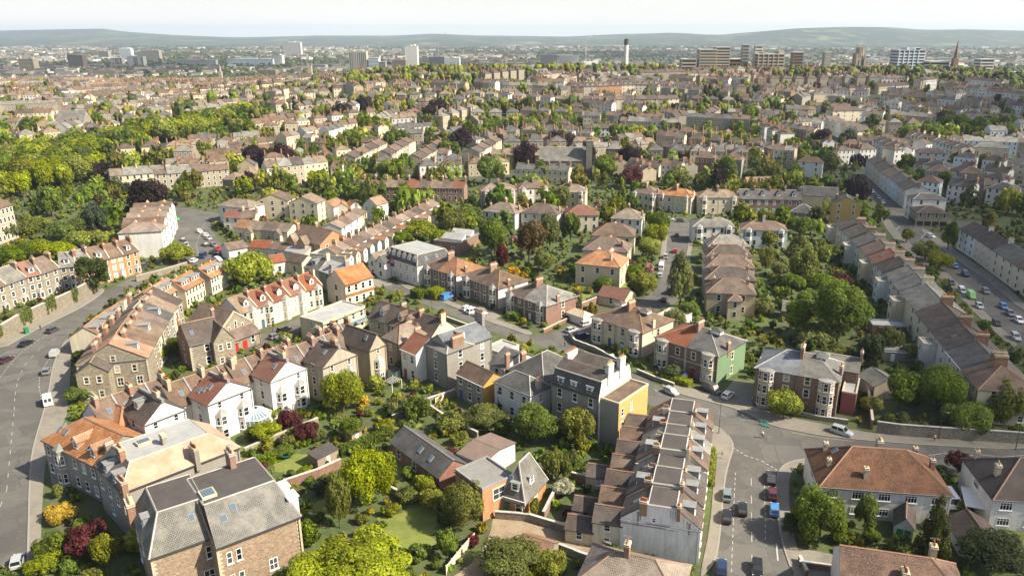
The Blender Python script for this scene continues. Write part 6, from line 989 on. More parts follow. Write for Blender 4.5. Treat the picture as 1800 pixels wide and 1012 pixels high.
LAY = {'road':[[(-121.4,99.7),(-80,99.7),(-87.3,111.6),(-96,125.6),(-102.1,135.9),(-106.7,145.2),(-111.6,155.6),(-117.5,167.3),(-122.9,177.2),(-127.1,186.3),(-131.5,198.2),(-133,207),(-133.8,216),(-135.3,226.7),(-135.1,235),(-135,243.9),(-134.7,252),(-141.7,257.3),(-142.6,249.5),(-143.2,239.6),(-142.1,226.2),(-142.7,217.9),(-143.7,211.2),(-144.6,202.1),(-144.7,190.1),(-143.9,172.2),(-145,152.9)],[(-134.7,252),(-131,260),(-126.7,271.4),(-122,268.5),(-111.5,267),(-123.4,290.3),(-137.6,315.6),(-148.6,334.2),(-143.7,339.7),(-143.7,347.7),(-150.2,354.8),(-161.9,361),(-169.8,366.1),(-180.8,372.6),(-176.5,356.1),(-167.4,336.4),(-153.2,312.7),(-139.5,290.3),(-133.7,278.2),(-134.8,268.5),(-141,260)],[(23.7,91.3),(36.8,91.3),(39.4,99.7),(40.2,108.5),(41.8,116.5),(44.2,125.6),(46,129.9),(48.1,132.6),(51,134.1),(53.8,134.6),(64,133.3),(75.9,129.9),(91.8,127.1),(110.8,123.7),(118.9,134.6),(98.3,138.1),(87.2,139),(76.2,140.4),(65.2,142.3),(58.7,143.9),(54.5,145.9),(50.8,147.6),(48,150.7),(45.3,155),(39.2,159.5),(33.3,163.1),(28.6,167.3),(24.1,175.2),(18.9,180.8),(13.5,187.4),(9.3,193.3),(14.3,199.5),(20.5,207),(29,216),(37.5,221.5),(43.5,229.4),(48.1,246.9),(54.2,274.4),(61.6,308),(69.4,344.2),(58.9,344.2),(52.2,308),(46.1,274.4),(41.9,253.3),(37.4,239.6),(30.6,229.4),(20.9,221),(13.5,214),(8.3,208.4),(2.4,201.2),(-3.2,200.4),(-7.3,204.7),(-15,211.2),(-22.5,219.9),(-30.5,228.3),(-37.7,235),(-48.1,246.9),(-55.7,254.6),(-58.8,252),(-48.9,240.8),(-39.8,230.5),(-29.5,219.9),(-18.1,207.9),(-9.5,199.5),(-1.5,193.7),(5.3,189.3),(11.7,180.8),(18.1,171.8),(21.6,165.5),(24.6,157.8),(28.1,155),(33.5,153.4),(37.1,150.7),(38.8,147.1),(39.7,142.7),(39.6,139.2),(36.9,132.6),(34.5,125.6),(32,116.5),(29.8,108.5),(28.1,103.4)],[(180.8,435.7),(169.6,389.3),(161.5,352.4),(153.5,322.6),(147.5,290.3),(144.8,265.6),(139.4,237.9),(133.6,214),(130.3,194.1),(125.4,161.3),(137.3,161.3),(143.4,188.2),(147.3,219.9),(152.9,246.9),(155.8,272.9),(159.3,297.2),(164,323.6),(172.9,329.9),(185.8,325.7),(199.5,323.6),(206.7,336.4),(192.6,338.6),(176.7,343.1),(173.9,359.8),(180.9,395.1),(190.2,435.7),(197.4,465.8),(188.6,462.8)],[(-78,190.1),(-74.9,195.3),(-69.4,203),(-65.2,211.2),(-59.3,221.5),(-55.8,229.4),(-54.2,235),(-58,239.6),(-62.5,235),(-66.6,226.2),(-71.6,216),(-76.2,206.5),(-79.7,200.4),(-81.9,195.3)]],'pavement':[[(-80,99.7),(-87.3,111.6),(-96,125.6),(-102.1,135.9),(-106.7,145.2),(-111.6,155.6),(-117.5,167.3),(-122.9,177.2),(-127.1,186.3),(-131.5,198.2),(-128.7,196.1),(-120.3,180.8),(-111,164.3),(-103.6,150.2),(-100.2,138.1),(-93.4,125.6),(-85.2,111.6),(-78,99.7)],[(-144.7,190.1),(-144.6,202.1),(-143.7,211.2),(-142.7,217.9),(-142.1,226.2),(-143.2,239.6),(-146.4,243.2),(-146.4,230.5),(-147.1,222.5),(-148.3,216),(-149.4,207),(-149.3,197)],[(25.4,99.7),(28.1,103.4),(29.8,108.5),(32,116.5),(34.5,125.6),(36.9,132.6),(39.6,139.2),(39.7,142.7),(38.8,147.1),(37,148.9),(34.9,138.1),(32.5,125.6),(28.9,111.6),(24.8,99.7)],[(39.4,99.7),(40.2,108.5),(41.8,116.5),(44.2,125.6),(46,129.9),(48.1,132.6),(51,134.1),(53.8,134.6),(53.1,132.4),(49.6,131.2),(47.7,128.5),(44.9,120),(42.3,108.5),(41.7,99.7)],[(28.6,167.3),(33.3,163.1),(39.2,159.5),(45.3,155),(48,150.7),(50.8,147.6),(54.5,145.9),(58.7,143.9),(65.2,142.3),(76.2,140.4),(87.2,139),(98.3,138.1),(100,140.8),(88.7,141.8),(77.5,143.2),(71,144.7),(64.7,147.1),(59.4,149.7),(54,152.3),(49,157),(44.7,160.4),(40.1,163.7),(34.2,168),(30.6,171.2)],[(58.9,344.2),(52.2,308),(46.1,274.4),(41.9,253.3),(40.9,253.3),(44.4,274.4),(50.3,308),(56.8,344.2)],[(69.4,344.2),(61.6,308),(54.2,274.4),(48.1,246.9),(49,246.9),(55.4,274.4),(63.3,308),(71.4,344.2)],[(161.5,352.4),(153.5,322.6),(147.5,290.3),(144.8,265.6),(139.4,237.9),(133.6,214),(130.3,194.1),(127.2,192.1),(130.5,213.1),(135.1,235),(139,260),(142.1,285.4),(148.1,317.6),(156.9,347.7)],[(164,323.6),(159.3,297.2),(155.8,272.9),(152.9,246.9),(147.3,219.9),(150.8,221.5),(157.5,250.1),(160.6,275.9),(164.3,302.5),(167.9,325.7)],[(-48.1,246.9),(-37.7,235),(-30.5,228.3),(-22.5,219.9),(-15,211.2),(-7.3,204.7),(-3.2,200.4),(-2.4,203),(-7.4,208.4),(-14.9,215),(-22.5,223.5),(-30.5,231.6),(-37.6,238.5),(-47.7,250.1)]],'lane':[[(-16.5,97.3),(-13.3,99.7),(-10.3,103.8),(-8.4,110),(-8.4,115.7),(-5,115.7),(.0,113.5),(5.8,110.8),(11.6,105.8),(10,103.4),(5.5,104.8),(.9,106.7),(-2.8,108.5),(-5.2,108.5),(-6.5,105.5),(-8.7,97.3)]],'yard':[[(-20.8,219.9),(-13.5,213.1),(-12,216.5),(-17.6,224.1),(-23.8,229.4)],[(41.2,161.3),(47.6,156.7),(51.2,164.3),(51.4,169.9),(47.2,171.2)],[(-100.2,138.1),(-103.6,150.2),(-99.7,145.2),(-94.7,135.9),(-86.6,125.6),(-91.9,125.6)],[(39.4,99.7),(47,99.7),(48,104.8),(43.8,106.2),(41.3,105.5)],[(72.8,111.6),(79.7,107),(82.5,111.6),(78.9,115.7)],[(-94.7,180.8),(-93.6,188.2),(-101.7,196.1),(-101.9,188.2)],[(-55.7,242),(-50,246.9),(-55.7,258.6),(-60.3,254.6)]],'lawn':[[(-26,115.7),(-20.6,120),(-17.5,115.7),(-17.2,109.2),(-18.9,104.8),(-23.3,106.2),(-29.1,114)],[(-53.7,132.6),(-47.4,138.1),(-44.5,133.7),(-48.7,127.5)],[(-31.9,132.6),(-28.5,135.9),(-25.8,129.5),(-27.8,125.6)],[(-42,119.1),(-38.3,120.9),(-36.5,115.7),(-40.2,114.8)],[(11.6,239.6),(16.7,237.3),(14.3,221.5),(11.8,219.9)],[(33.5,138.1),(36.1,138.1),(32.6,124),(30.2,123.7)],[(19.9,150.2),(24,153.4),(26.3,151.5),(22,147.1)],[(79.9,115.7),(85.4,116.5),(77.1,102.7),(76.1,105.5)],[(-33.3,148.9),(-28.8,151.5),(-25.7,147.6),(-29.9,143.9)],[(25,246.9),(30.7,250.1),(29.7,237.9),(24.8,235)],[(-24.9,138.1),(-21.3,141.5),(-18.5,138.1),(-22.7,134.8)],[(-63.6,138.1),(-60.2,141.5),(-57.1,135.9),(-59.7,133.7)],[(11.4,243.9),(14.3,243.9),(14,239.6),(11.2,239.6)],[(-292.6,474.8),(-295.1,508.1),(-275,474.8),(-277,453.7)]],'walls':[([(-148.1,192.9),(-148.8,206.1),(-147.5,216),(-146,226.7),(-146,239.6)],4.5,'stone','tall rubble retaining wall with hanging ivy beside the curving road'),([(71.2,145.2),(75.5,143.9),(83.3,142.7),(92.1,141.5),(102.9,139.9)],2.6,'stone','long grey stone wall along the road past the villas'),([(79.2,171.2),(74.4,157),(70.7,146.4)],2.2,'brick','red brick garden wall beside the banded-stone villa'),([(11.4,219.9),(16.9,226.2),(21,231.1)],2.4,'brick','orange brick garden wall by the lean-to of the stone villa'),([(-7.9,114.8),(-2,114),(3.4,111.3),(11.6,105.8)],1.4,'stone','low stone wall on the upper side of the muddy lane'),([(2.3,106.2),(5.5,104.3),(9,102)],1.4,'stone','low stone wall on the lower side of the muddy lane'),([(.5,114),(2.3,120),(3.7,123.7)],1.8,'brick','brick wall enclosing the small white-blossom garden'),([(4.9,127.1),(9.6,125.2),(13.2,123.7)],1.8,'brick','brown garden wall behind the flat-topped terrace'),([(-47.6,124),(-42.3,127.9),(-38.9,131.6)],1.8,'brick','red brick wall between the lawn and the patio garden'),([(-59.3,135.9),(-53.5,142.7),(-48.1,148.9)],1.6,'stone','stone garden wall behind the conservatory'),([(-32.2,149.7),(-27.1,157),(-20,162.8)],1.6,'stone','stone wall dividing gardens below the grey block'),([(48.6,159.5),(53.6,155),(61,150.7),(66.6,148.9)],1,'stone','low stone front wall of the banded-stone villa'),([(41,102),(44,101.3),(46.9,100.6)],1,'brick','low orange brick wall by the parking yard'),([(41.5,103.4),(41.5,99.7)],1,'brick','short brick wall with pier at the bottom right corner'),([(8,200.4),(9.3,194.1),(14.4,188.9),(19.7,180.8)],1.4,'stone','curved stone front wall of the cream villa pair'),([(24.1,175.5),(27.8,171.2),(32,167.3)],1,'stone','low wall in front of the green-sided villa'),([(-138.1,250.1),(-132.3,258.6),(-128,267)],2,'stone','dark stone wall below the white terrace block'),([(.8,202.5),(5.8,209.3),(10.1,214)],1,'brick','low brick wall in front of the lean-to villa'),([(-27.8,213.1),(-21.3,207),(-14.4,200.4)],1,'stone','low pale wall along the street below the villas'),([(-30.7,230.5),(-27.9,237.9),(-25.5,242)],1.4,'stone','wall between the parked vans and the second villa'),([(-32.1,125.6),(-27.2,122.2),(-23,119.1)],1.4,'stone','low wall edging the lower lawn'),([(-26.4,157),(-19.7,148.9),(-13.1,142.7)],1.5,'stone','old stone wall running behind the barn')],'fences':[([(-14.7,99.9),(-12.7,104.8),(-10.9,108.5)],1.8,'pale panel fence beside the sunken lane'),([(-49,123.3),(-46,125.6),(-43.6,127.9)],1.5,'wooden fence along the small lawn'),([(-24,158.4),(-21.2,162.2),(-19.8,164.9)],1.6,'wooden fence beside the low grey house'),([(12.8,151.5),(16.6,148.9),(19.6,148.2)],1.6,'dark fence below the yellow wall')],'hedges':[([(33.7,137),(30.8,124.6)],3,1.6,'bright clipped green hedge in front of the flat-topped terrace'),([(-39.9,135.9),(-36.1,139.2),(-31.1,143.9)],2.2,2.2,'tall green garden hedge above the big lawn tree'),([(-34.9,235),(-31.8,231.6)],4,3,'bright green clipped block hedge by the parked vans'),([(-55.7,130.5),(-52.8,133.3),(-50.6,137)],1.6,2,'ivy hedge beside the small lawn'),([(29.9,171.2),(33.1,169.9),(36.1,167.3)],2,1.4,'yellow-green hedge in front of the green-sided villa'),([(-40.8,235),(-37.8,232.2)],3,2.4,'dull green block hedge beside the hotel forecourt')],'trees':[(-27.5,93.5,11,8.5,'lime'),(-30.6,119.1,4.8,10.9,'lime'),(-34.3,112,2.3,11.1,'olive'),(-13.2,112.5,3.7,8.3,'moss'),(-15.1,103.7,2,5.4,'green'),(-1.2,140.1,5.1,8.8,'green'),(7.7,139.6,3.6,8.4,'moss'),(-11.7,147.9,5.1,5.1,'olive'),(-19.4,145.9,3.6,4.7,'olive'),(-44,154.3,5.4,10.3,'lime'),(-26.6,149.4,3.4,6.6,'green'),(-31.7,153.7,3.1,3.9,'olive'),(-4.9,100.6,5,5.7,'olive'),(1.6,100.7,2.7,3.3,'moss'),(46.5,108.8,4.6,9.6,'green'),(62.9,103.9,3.5,11.7,'conifer'),(55.1,111.4,2,6.9,'green'),(42.1,109.9,2.1,4.2,'dark'),(53.3,151.5,3.5,6.7,'lime'),(71.1,101.5,5.7,5.7,'dark'),(80.3,129.4,2.3,4.6,'maroon'),(87.9,154.1,6.2,11.2,'green'),(80.5,155.5,4.4,9.6,'green'),(91,145.6,5.4,6.3,'green'),(100.4,149,5,10.2,'olive'),(81.2,194.9,8.5,17.6,'green'),(71.8,201.1,4.7,10.7,'green'),(80.6,172.6,3.5,11.9,'dark'),(91.8,187.3,3.7,8,'olive'),(73.9,194.3,6.1,6.1,'olive'),(43.4,225.1,4.4,18.7,'olive'),(40.7,277.8,5.1,8.6,'lime'),(46.3,299.5,4.8,8.5,'lime'),(50.4,317.5,5.5,9.4,'green'),(-17,283.4,8.8,16.6,'green'),(-4.2,275.2,6.5,16.3,'russet'),(-13.8,261.3,3.2,10.7,'maroon'),(3.6,295.1,4.5,15,'olive'),(12.3,304,4.2,11.7,'green'),(1,262.1,4,7.9,'olive'),(-25.3,273.2,2.7,7,'conifer'),(39.2,366.1,3.8,15.4,'limecon'),(11.1,367.8,5.8,11.6,'olive'),(-96.8,245.6,7.7,11.6,'lime'),(-145,236.9,5.5,12.7,'dark'),(-134.4,273.8,6.1,7.2,'lime'),(-155,285,4.3,7.7,'lime'),(-169.9,301.6,4.6,5.8,'lime'),(-183.7,354.5,8.5,17,'purple'),(-189.7,319,7.2,13,'cedar'),(-226.8,348,9.1,17.6,'green'),(-221,395.6,7.4,10.4,'cedar'),(-216,318.2,7.2,8,'olive'),(-195.3,307.6,8.1,8.3,'green'),(-181.1,295,6.7,6.7,'lime'),(-190.7,281.3,6.4,6.4,'lime'),(-193.5,272.2,7.3,7.3,'green'),(-218.5,307.4,4.7,8.3,'olive'),(-170.2,293.8,4.5,5.6,'lime'),(-181.6,280.7,5.3,5.9,'lime'),(-172.6,463.6,12.6,17.1,'purple'),(-160.2,476,7.7,14.3,'purple'),(-86.4,445.9,7.6,12,'lime'),(-28.8,428.4,7.9,16.5,'green'),(-8.9,481.7,7.1,14.6,'purple'),(13.7,530.9,13.5,13.5,'purple'),(31.2,489.7,5.1,18.9,'purple'),(39.2,449.3,8.3,13.9,'green'),(55.8,482,7.4,12.4,'purple'),(49.7,420.5,7.2,12.5,'maroon'),(101.8,425.4,8.2,17.6,'green'),(-54.4,534.5,9,13.7,'purple'),(-86.5,660.9,7.6,14.6,'purple'),(-155.1,688.6,7.5,14.2,'purple'),(-169.7,666,6.3,13.9,'purple'),(-91.5,644.3,6.1,11.5,'purple'),(-315.9,480.5,15.8,22.3,'green'),(-311.3,519.5,20.7,25.1,'green'),(-297.3,548.4,17.9,24,'green'),(-293.5,601.5,19.5,24.7,'green'),(-284.2,642.4,20.8,25.6,'green'),(-274.8,678.9,19.5,25.4,'green'),(-275.8,399.2,11.8,15.6,'lime'),(-269,423,14,14,'lime'),(-261.1,445.9,13.1,13.1,'lime'),(-320.8,626.1,13.6,21.2,'green'),(-324.7,720.3,15.5,19.3,'green'),(-228.1,598,13,20.2,'green'),(-273.5,709.5,12.8,21.3,'lime'),(-226.9,661.7,10.5,18.1,'green'),(-200.8,639.4,9.3,12.9,'lime'),(-190.5,670.8,9.7,15.5,'lime'),(-90.2,571.6,3.8,7.1,'yellow'),(-123.3,422.6,6.3,9.6,'lime'),(-153.2,394.5,5.3,10.9,'lime'),(-216.4,499.4,6.2,15.3,'green'),(-124.8,466.2,6.2,11.5,'green'),(-138.4,561.6,8.2,11.2,'green'),(-117.3,592.8,8.6,14.5,'lime'),(-137.1,614.6,8.9,16.9,'green'),(-12.1,663.8,7.2,18.6,'green'),(83.8,710,5.6,12.9,'green'),(156.8,735.7,6.3,17.5,'dark'),(163.8,614,7.6,18.9,'green'),(174.8,589.3,7.7,14.6,'green'),(174.4,501.1,9.2,17.1,'cedar'),(255.9,605.3,8.8,18.4,'dark'),(190.7,527.3,7,14.6,'purple'),(172.6,454.4,6.7,15.8,'olive'),(276.7,561.3,24.2,24.2,'green'),(325.6,609.3,21.9,21.9,'green'),(352.2,604.9,19.6,19.6,'green'),(317.3,611,8,13.3,'purple'),(223.2,469,5.9,10.9,'green'),(215.6,405,5.1,11.8,'green'),(269,463.5,6.8,12.6,'olive'),(263.9,436.3,6.5,8.6,'green'),(143.2,340.1,5.1,10.8,'green'),(152.5,337.8,3.8,7.9,'green'),(143,324,2.7,4.8,'lime'),(148.5,302.1,3.9,6,'moss'),(144.3,277.1,5.3,8,'olive'),(143.6,265,4.7,6.1,'moss'),(159.2,290,3.3,12.8,'green'),(109.7,312.5,5.4,8.3,'green'),(95.4,271.3,4.6,11.5,'olive'),(102.4,270.5,3.7,9.6,'olive'),(88.5,245.7,5.3,14.1,'olive'),(80.4,262.8,2.6,9.7,'moss'),(83.7,256.5,4,6.9,'olive'),(82.1,238.5,4.6,6.1,'green'),(109.7,276.1,5.3,6.3,'green'),(101.3,245,4.2,4.2,'maroon'),(92.1,240.6,5.6,5.6,'green'),(66.7,216.7,3.4,5.9,'olive'),(74.1,259.6,4,4.9,'moss'),(86.7,302.3,2.3,7.4,'maroon'),(89,289.6,3.8,8,'moss'),(81.9,310.8,3.1,6.5,'green'),(25.5,252.7,2.9,7.2,'green'),(33.3,236.7,4.2,7.4,'moss'),(32.3,251.8,3.9,5.6,'green'),(32.2,265.2,2,3.6,'maroon'),(37.7,255.4,2.4,5.4,'pink'),(-34.7,233.3,.7,1.3,'green'),(-33.3,337.9,5.6,9,'olive'),(-36,314.9,5.9,9.7,'moss'),(-49.6,308.7,7,7.7,'lime'),(-56,298.1,4.5,5.7,'green'),(-38.6,295.9,4.9,6.9,'lime'),(-28.6,326.6,4.2,9.1,'green'),(-2.6,341.3,2.6,7.3,'palm'),(15.3,214.8,2,5.3,'olive'),(10.7,218.7,2.2,8.2,'olive'),(20.7,240.6,3.7,4.5,'green'),(38.5,206.4,3.3,6.3,'olive'),(44,214.2,3.4,5.8,'green'),(16.9,373,5,7.4,'maroon'),(27.5,364.8,2.7,5,'pink'),(-99.3,539.1,11.8,14.1,'green'),(-60,507.2,9.3,9.8,'green'),(59.3,517.4,5.7,10.6,'green'),(76.6,426.8,7,11.5,'olive'),(128.5,453.9,5.7,12.6,'green'),(55.8,391.1,5,9,'olive'),(70.1,416.6,4.6,8.5,'green'),(130.2,518.5,7.6,10.3,'green'),(201,626.1,6.8,12.9,'green'),(130.5,651.9,8.5,13.3,'green'),(85.8,555.5,8.1,11.1,'green'),(219.5,552.4,8.1,12.7,'cedar'),(4.8,125.7,1.1,6.8,'olive'),(-1,114.9,1.2,3.9,'moss'),(2.2,127.3,2.4,6,'moss'),(4.2,121.4,2.3,3.5,'blossom'),(6.1,131.6,1.3,4.3,'olive'),(8.1,137.9,1.2,3.3,'moss'),(71.3,109.5,1.4,3.6,'dark'),(-46.1,141.6,1.8,3,'olive'),(-53.4,145.9,2.6,5.3,'maroon'),(-56.7,141.1,3.5,4.5,'lime'),(-39.3,142.5,2.9,4.9,'green'),(-32.2,146.5,1.2,2,'yellow'),(-78.5,104.5,2.7,4.6,'bushgreen'),(-72.9,104.4,3.6,6.1,'maroon'),(-68.4,101.2,2.7,6.6,'moss'),(-78.1,100.9,2.7,2.7,'lime'),(-83.3,114.2,2.9,2.9,'yellow'),(-105.9,159.1,3.1,4.1,'green'),(-94.9,187.4,4.5,4.5,'green'),(-98.1,181.5,3.6,4.6,'green'),(-79.3,173,.7,.9,'green'),(32.1,171.7,3,3.9,'blossom2'),(40.7,171.7,1.7,2.2,'yellow'),(6.7,163.7,.4,.7,'green'),(127.1,269.6,3.1,5.5,'green'),(-32.8,176.3,3.5,4.5,'green'),(75.8,172.8,2.8,7.8,'dark'),(81.7,220.3,5.1,7.1,'green'),(74.9,226.9,3.5,6.1,'green'),(95.8,182.9,2.9,5,'lime'),(77,183.7,4.4,4.4,'olive'),(73.3,153,2.8,4.6,'moss'),(-19.3,117.4,2.5,4.2,'moss'),(-21.4,121.6,2.3,4.5,'lime'),(-23.7,119.9,2.5,3,'olive'),(-18.9,126.7,1.6,2.7,'lime'),(-59.6,151.9,2.5,2.8,'lime'),(13.2,144.6,3,3,'moss'),(1.3,160.9,1.3,3.7,'moss'),(-8.9,154.2,1.3,7.8,'conifer'),(-48.6,141.9,2.9,4.1,'maroon'),(-51.2,135.2,2.5,2.5,'green')],'cars':[(34,121.2,77,'hatch','grey_green'),(35.7,116.8,76,'hatch','black'),(32.4,114.6,77,'hatch','black'),(43.7,126.9,74,'saloon','charcoal'),(42.4,121.6,74,'hatch','maroon'),(41.3,116.6,74,'hatch','blue'),(28.5,101.1,77,'hatch','navy'),(34,100.8,-105,'hatch','black'),(63.6,144.5,-42,'suv','silver'),(30.7,163.8,-54,'hatch','silver'),(30.2,154.9,-39,'hatch','blue'),(43.6,162,52,'hatch','white'),(40.4,164.8,-56,'van','dark'),(34.6,173.7,-56,'hatch','white'),(-138,182.5,82,'saloon','maroon_dark'),(-139.8,193.7,83,'saloon','black'),(-138.5,203.5,83,'hatch','charcoal'),(-127.7,186.6,105,'suv','silver'),(-123.1,175.4,114,'hatch','grey'),(-112.7,158.8,125,'van','white'),(-83.3,102.6,116,'hatch','silver'),(8.9,203.5,39,'hatch','silver'),(13.2,208.4,39,'hatch','silver'),(11.7,198.7,38,'suv','navy'),(10.7,185.9,-54,'saloon','charcoal'),(18.2,184.4,-55,'hatch','black'),(-22.3,221.6,44,'hatch','white'),(-20.4,219.1,44,'suv','white'),(-17.9,216.6,43,'hatch','white'),(-29.8,231.8,55,'van','blue'),(-38.2,234.7,69,'hatch','silver'),(-58.4,255,-51,'hatch','charcoal'),(-72.7,203.5,59,'suv','black'),(-73.7,198.7,59,'hatch','grey'),(138,238.2,-102,'hatch','silver'),(138,233,-102,'van','green'),(145.6,238.2,-103,'hatch','grey'),(135.6,223.7,-102,'hatch','silver'),(142.8,223.2,-103,'hatch','blue'),(141.4,217.1,-103,'hatch','grey'),(140.5,211.2,-103,'hatch','white'),(132.6,208.9,-102,'hatch','black'),(131.6,197.8,-102,'suv','silver'),(149.3,271.9,-102,'hatch','white'),(150.3,266.8,-103,'hatch','blue'),(148.8,257,-103,'suv','navy'),(138.9,247.3,-101,'hatch','charcoal'),(138.7,239.9,-102,'hatch','white'),(150.8,284.4,-102,'hatch','silver'),(171.4,378.4,-102,'hatch','white'),(174.1,389.7,-102,'hatch','silver'),(176.3,398.6,-102,'hatch','grey'),(177.7,406.3,-102,'hatch','white'),(179.5,414.4,-102,'hatch','navy'),(180.3,421,-102,'hatch','silver'),(179.1,422.7,-102,'hatch','charcoal'),(174.5,414.4,-102,'hatch','navy'),(162.6,310.8,-71,'hatch','white'),(47.3,279.6,80,'suv','silver'),(44.3,269.7,80,'hatch','white'),(43.4,264.6,80,'van','white'),(41.6,255.7,80,'hatch','silver'),(57.2,312.7,79,'hatch','charcoal'),(52.3,287.7,79,'hatch','red'),(42.1,237.6,76,'suv','navy'),(39.3,230.2,72,'hatch','maroon'),(58.8,342.1,0,'hatch','silver'),(63.4,338.7,0,'hatch','charcoal'),(-145.3,318.6,-48,'hatch','white'),(-139.8,311.7,-48,'hatch','white'),(-136.7,307,-48,'hatch','silver'),(-133.9,297,-43,'hatch','charcoal'),(-130.2,296.2,-44,'hatch','grey'),(-126.4,290.2,-43,'hatch','red'),(-126,285.2,-43,'saloon','black'),(-121.6,283.6,-43,'saloon','charcoal'),(-127.9,280.4,98,'van','navy'),(-128.7,274.2,88,'hatch','white'),(-120.4,275.7,-37,'hatch','white'),(-166.1,342.1,-32,'hatch','lime'),(-146.4,305.1,-60,'hatch','charcoal'),(-141.1,296.2,-60,'hatch','silver'),(-137.3,290.2,-60,'hatch','grey'),(-133.7,284.4,-61,'hatch','charcoal'),(-99.4,152.2,77,'hatch','navy'),(-148.8,339.8,-58,'hatch','black'),(-143.6,267.5,65,'hatch','charcoal'),(73.4,119.1,-96,'caravan','white')],'people':[(36.1,134.6,90,'dark','pale','pedestrian in dark top on pavement by bright hedge'),(81.6,141.3,180,'pink','dark','pedestrian in pale pink top walking past the long stone wall'),(6.6,192.1,0,'red','dark','pedestrian in dark red standing in the street below the cream villas'),(-142.5,204.3,0,'maroon','dark','pedestrian in maroon under the ivy-covered wall')],'cyclist':[46.6,142.7],'scooters':[[47.6,148.4],[47.9,148.3],[48.3,148.1],[48.6,147.9],[49,147.8]],'lamps':[[37.7,144.7,9],[32.4,124.6,7],[96.6,138.1,8],[83,142.3,6],[-32.1,214,8],[-71.8,192.1,7],[138.2,226.7,8]],'far':[(-1437,2234,41,37,'beige','pale slab block at the far left edge of the city','tower_block'),(-1430,2460,46,42,'brown','brown-striped tower block among the far left trees','tower_block'),(-1834,3367,41,36,'grey','grey slab behind the pink tower','tower_block'),(-1782,3446,49,44,'pale','pale blue-grey tower left of the pink pair','tower_block'),(-1361,2687,54,31,'pink','pink and white tower block, taller of the pink pair','tower_block'),(-1451,2738,37,25,'pink','small pink and white block left of the pink pair','tower_block'),(-1602,3292,75,40,'grey','grey and white slab of towers behind the pink blocks','tower_block'),(-487,2135,46,58,'ribbed','tall ribbed concrete office tower','office_tower'),(-377,2342,35,69,'checker','slim checkered residential tower','office_tower'),(-445,2135,27,41,'pale','pale blue rounded block beside the ribbed tower','office_block'),(-423,2135,18,32,'grey','grey office block beside the pale rounded block','office_block'),(-362,2503,18,37,'grey','narrow grey block right of the checkered tower','office_block'),(-324,2503,48,36,'glass','dark green glass office block','office_block'),(-267,2420,45,33,'pale','pale low office block beside the glass block','office_block'),(28,2639,56,38,'grey','wide grey office slab left of the chimney','office_block'),(99,2738,66,33,'white','white stepped block with crane left of the chimney','office_block'),(-402,2269,39,34,'brown','reddish brown block beside the checkered tower','office_block'),(205,979,21,31,'beige','stone university block with glazed wall','office_block'),(226,993,18,34,'beige','stone university building with corner turrets','office_block'),(247,1007,25,20,'darkred','red brick hall with glazed barrel roof','office_block'),(278,965,32,26,'beige','beige laboratory block with grey louvres','office_block'),(182,979,18,20,'beige','pale hospital block beside the university','office_block'),(254,993,8,37,'grey','small far grey tower above the red hall','tower_block'),(274,1007,9,36,'white','small far white tower','tower_block'),(346,965,8,28,'grey','twin grey flats left of the gothic tower','tower_block'),(315,979,12,28,'brown','brown far flats beyond the beige laboratory','tower_block'),(519,993,29,15,'white','white banded hospital slab below the wooded hill','office_block'),(563,1007,17,25,'white','white banded high-rise at the right edge','office_block'),(581,965,14,11,'beige','beige block at the right edge beyond the high-rise','office_block'),(489,979,24,20,'white','low white roofed hall left of the hospital slab','office_block'),(460,993,33,32,'pale','pale wide arena roof right of gothic tower','office_block'),(130,2135,46,23,'pale','flat white school hall beside the chimney trees','office_block'),(-28,1962,84,18,'white','long white-roofed school among the trees','office_block'),(-1013,2790,159,20,'pale','blue and white retail shed in the far city','warehouse'),(-1179,2738,136,19,'white','long white warehouse roof in the far city','warehouse'),(-1205,3904,83,66,'white','far white mill with a mast','warehouse'),(-936,2844,38,32,'white','white block beside the far spire','office_block')],'special':{'chimney':(104,975,44),'gothic':(388,975,36),'cabot':(505,975,46),'spire':(-738,1837,37),'turret':(-544,1885,35)},'misc':[('trampoline',-50.7,135.2),('garden_table',-40.8,121.4),('green_shed',-35.3,172.2),('flat_shed',-41.6,132.6),('shed',-38,141.5),('conservatory',-62.4,149.7),('wheelie_bin',70.7,157.8),('recycling_box',70.2,155),('bench',66.9,115.7),('skip_bin',-145.1,202.1),('leanto',7.6,213.1),('pergola',-34.9,164.3),('canopy',76.8,116.8),('garden_shed',72.7,214),('parasol',3.7,122.2)]}
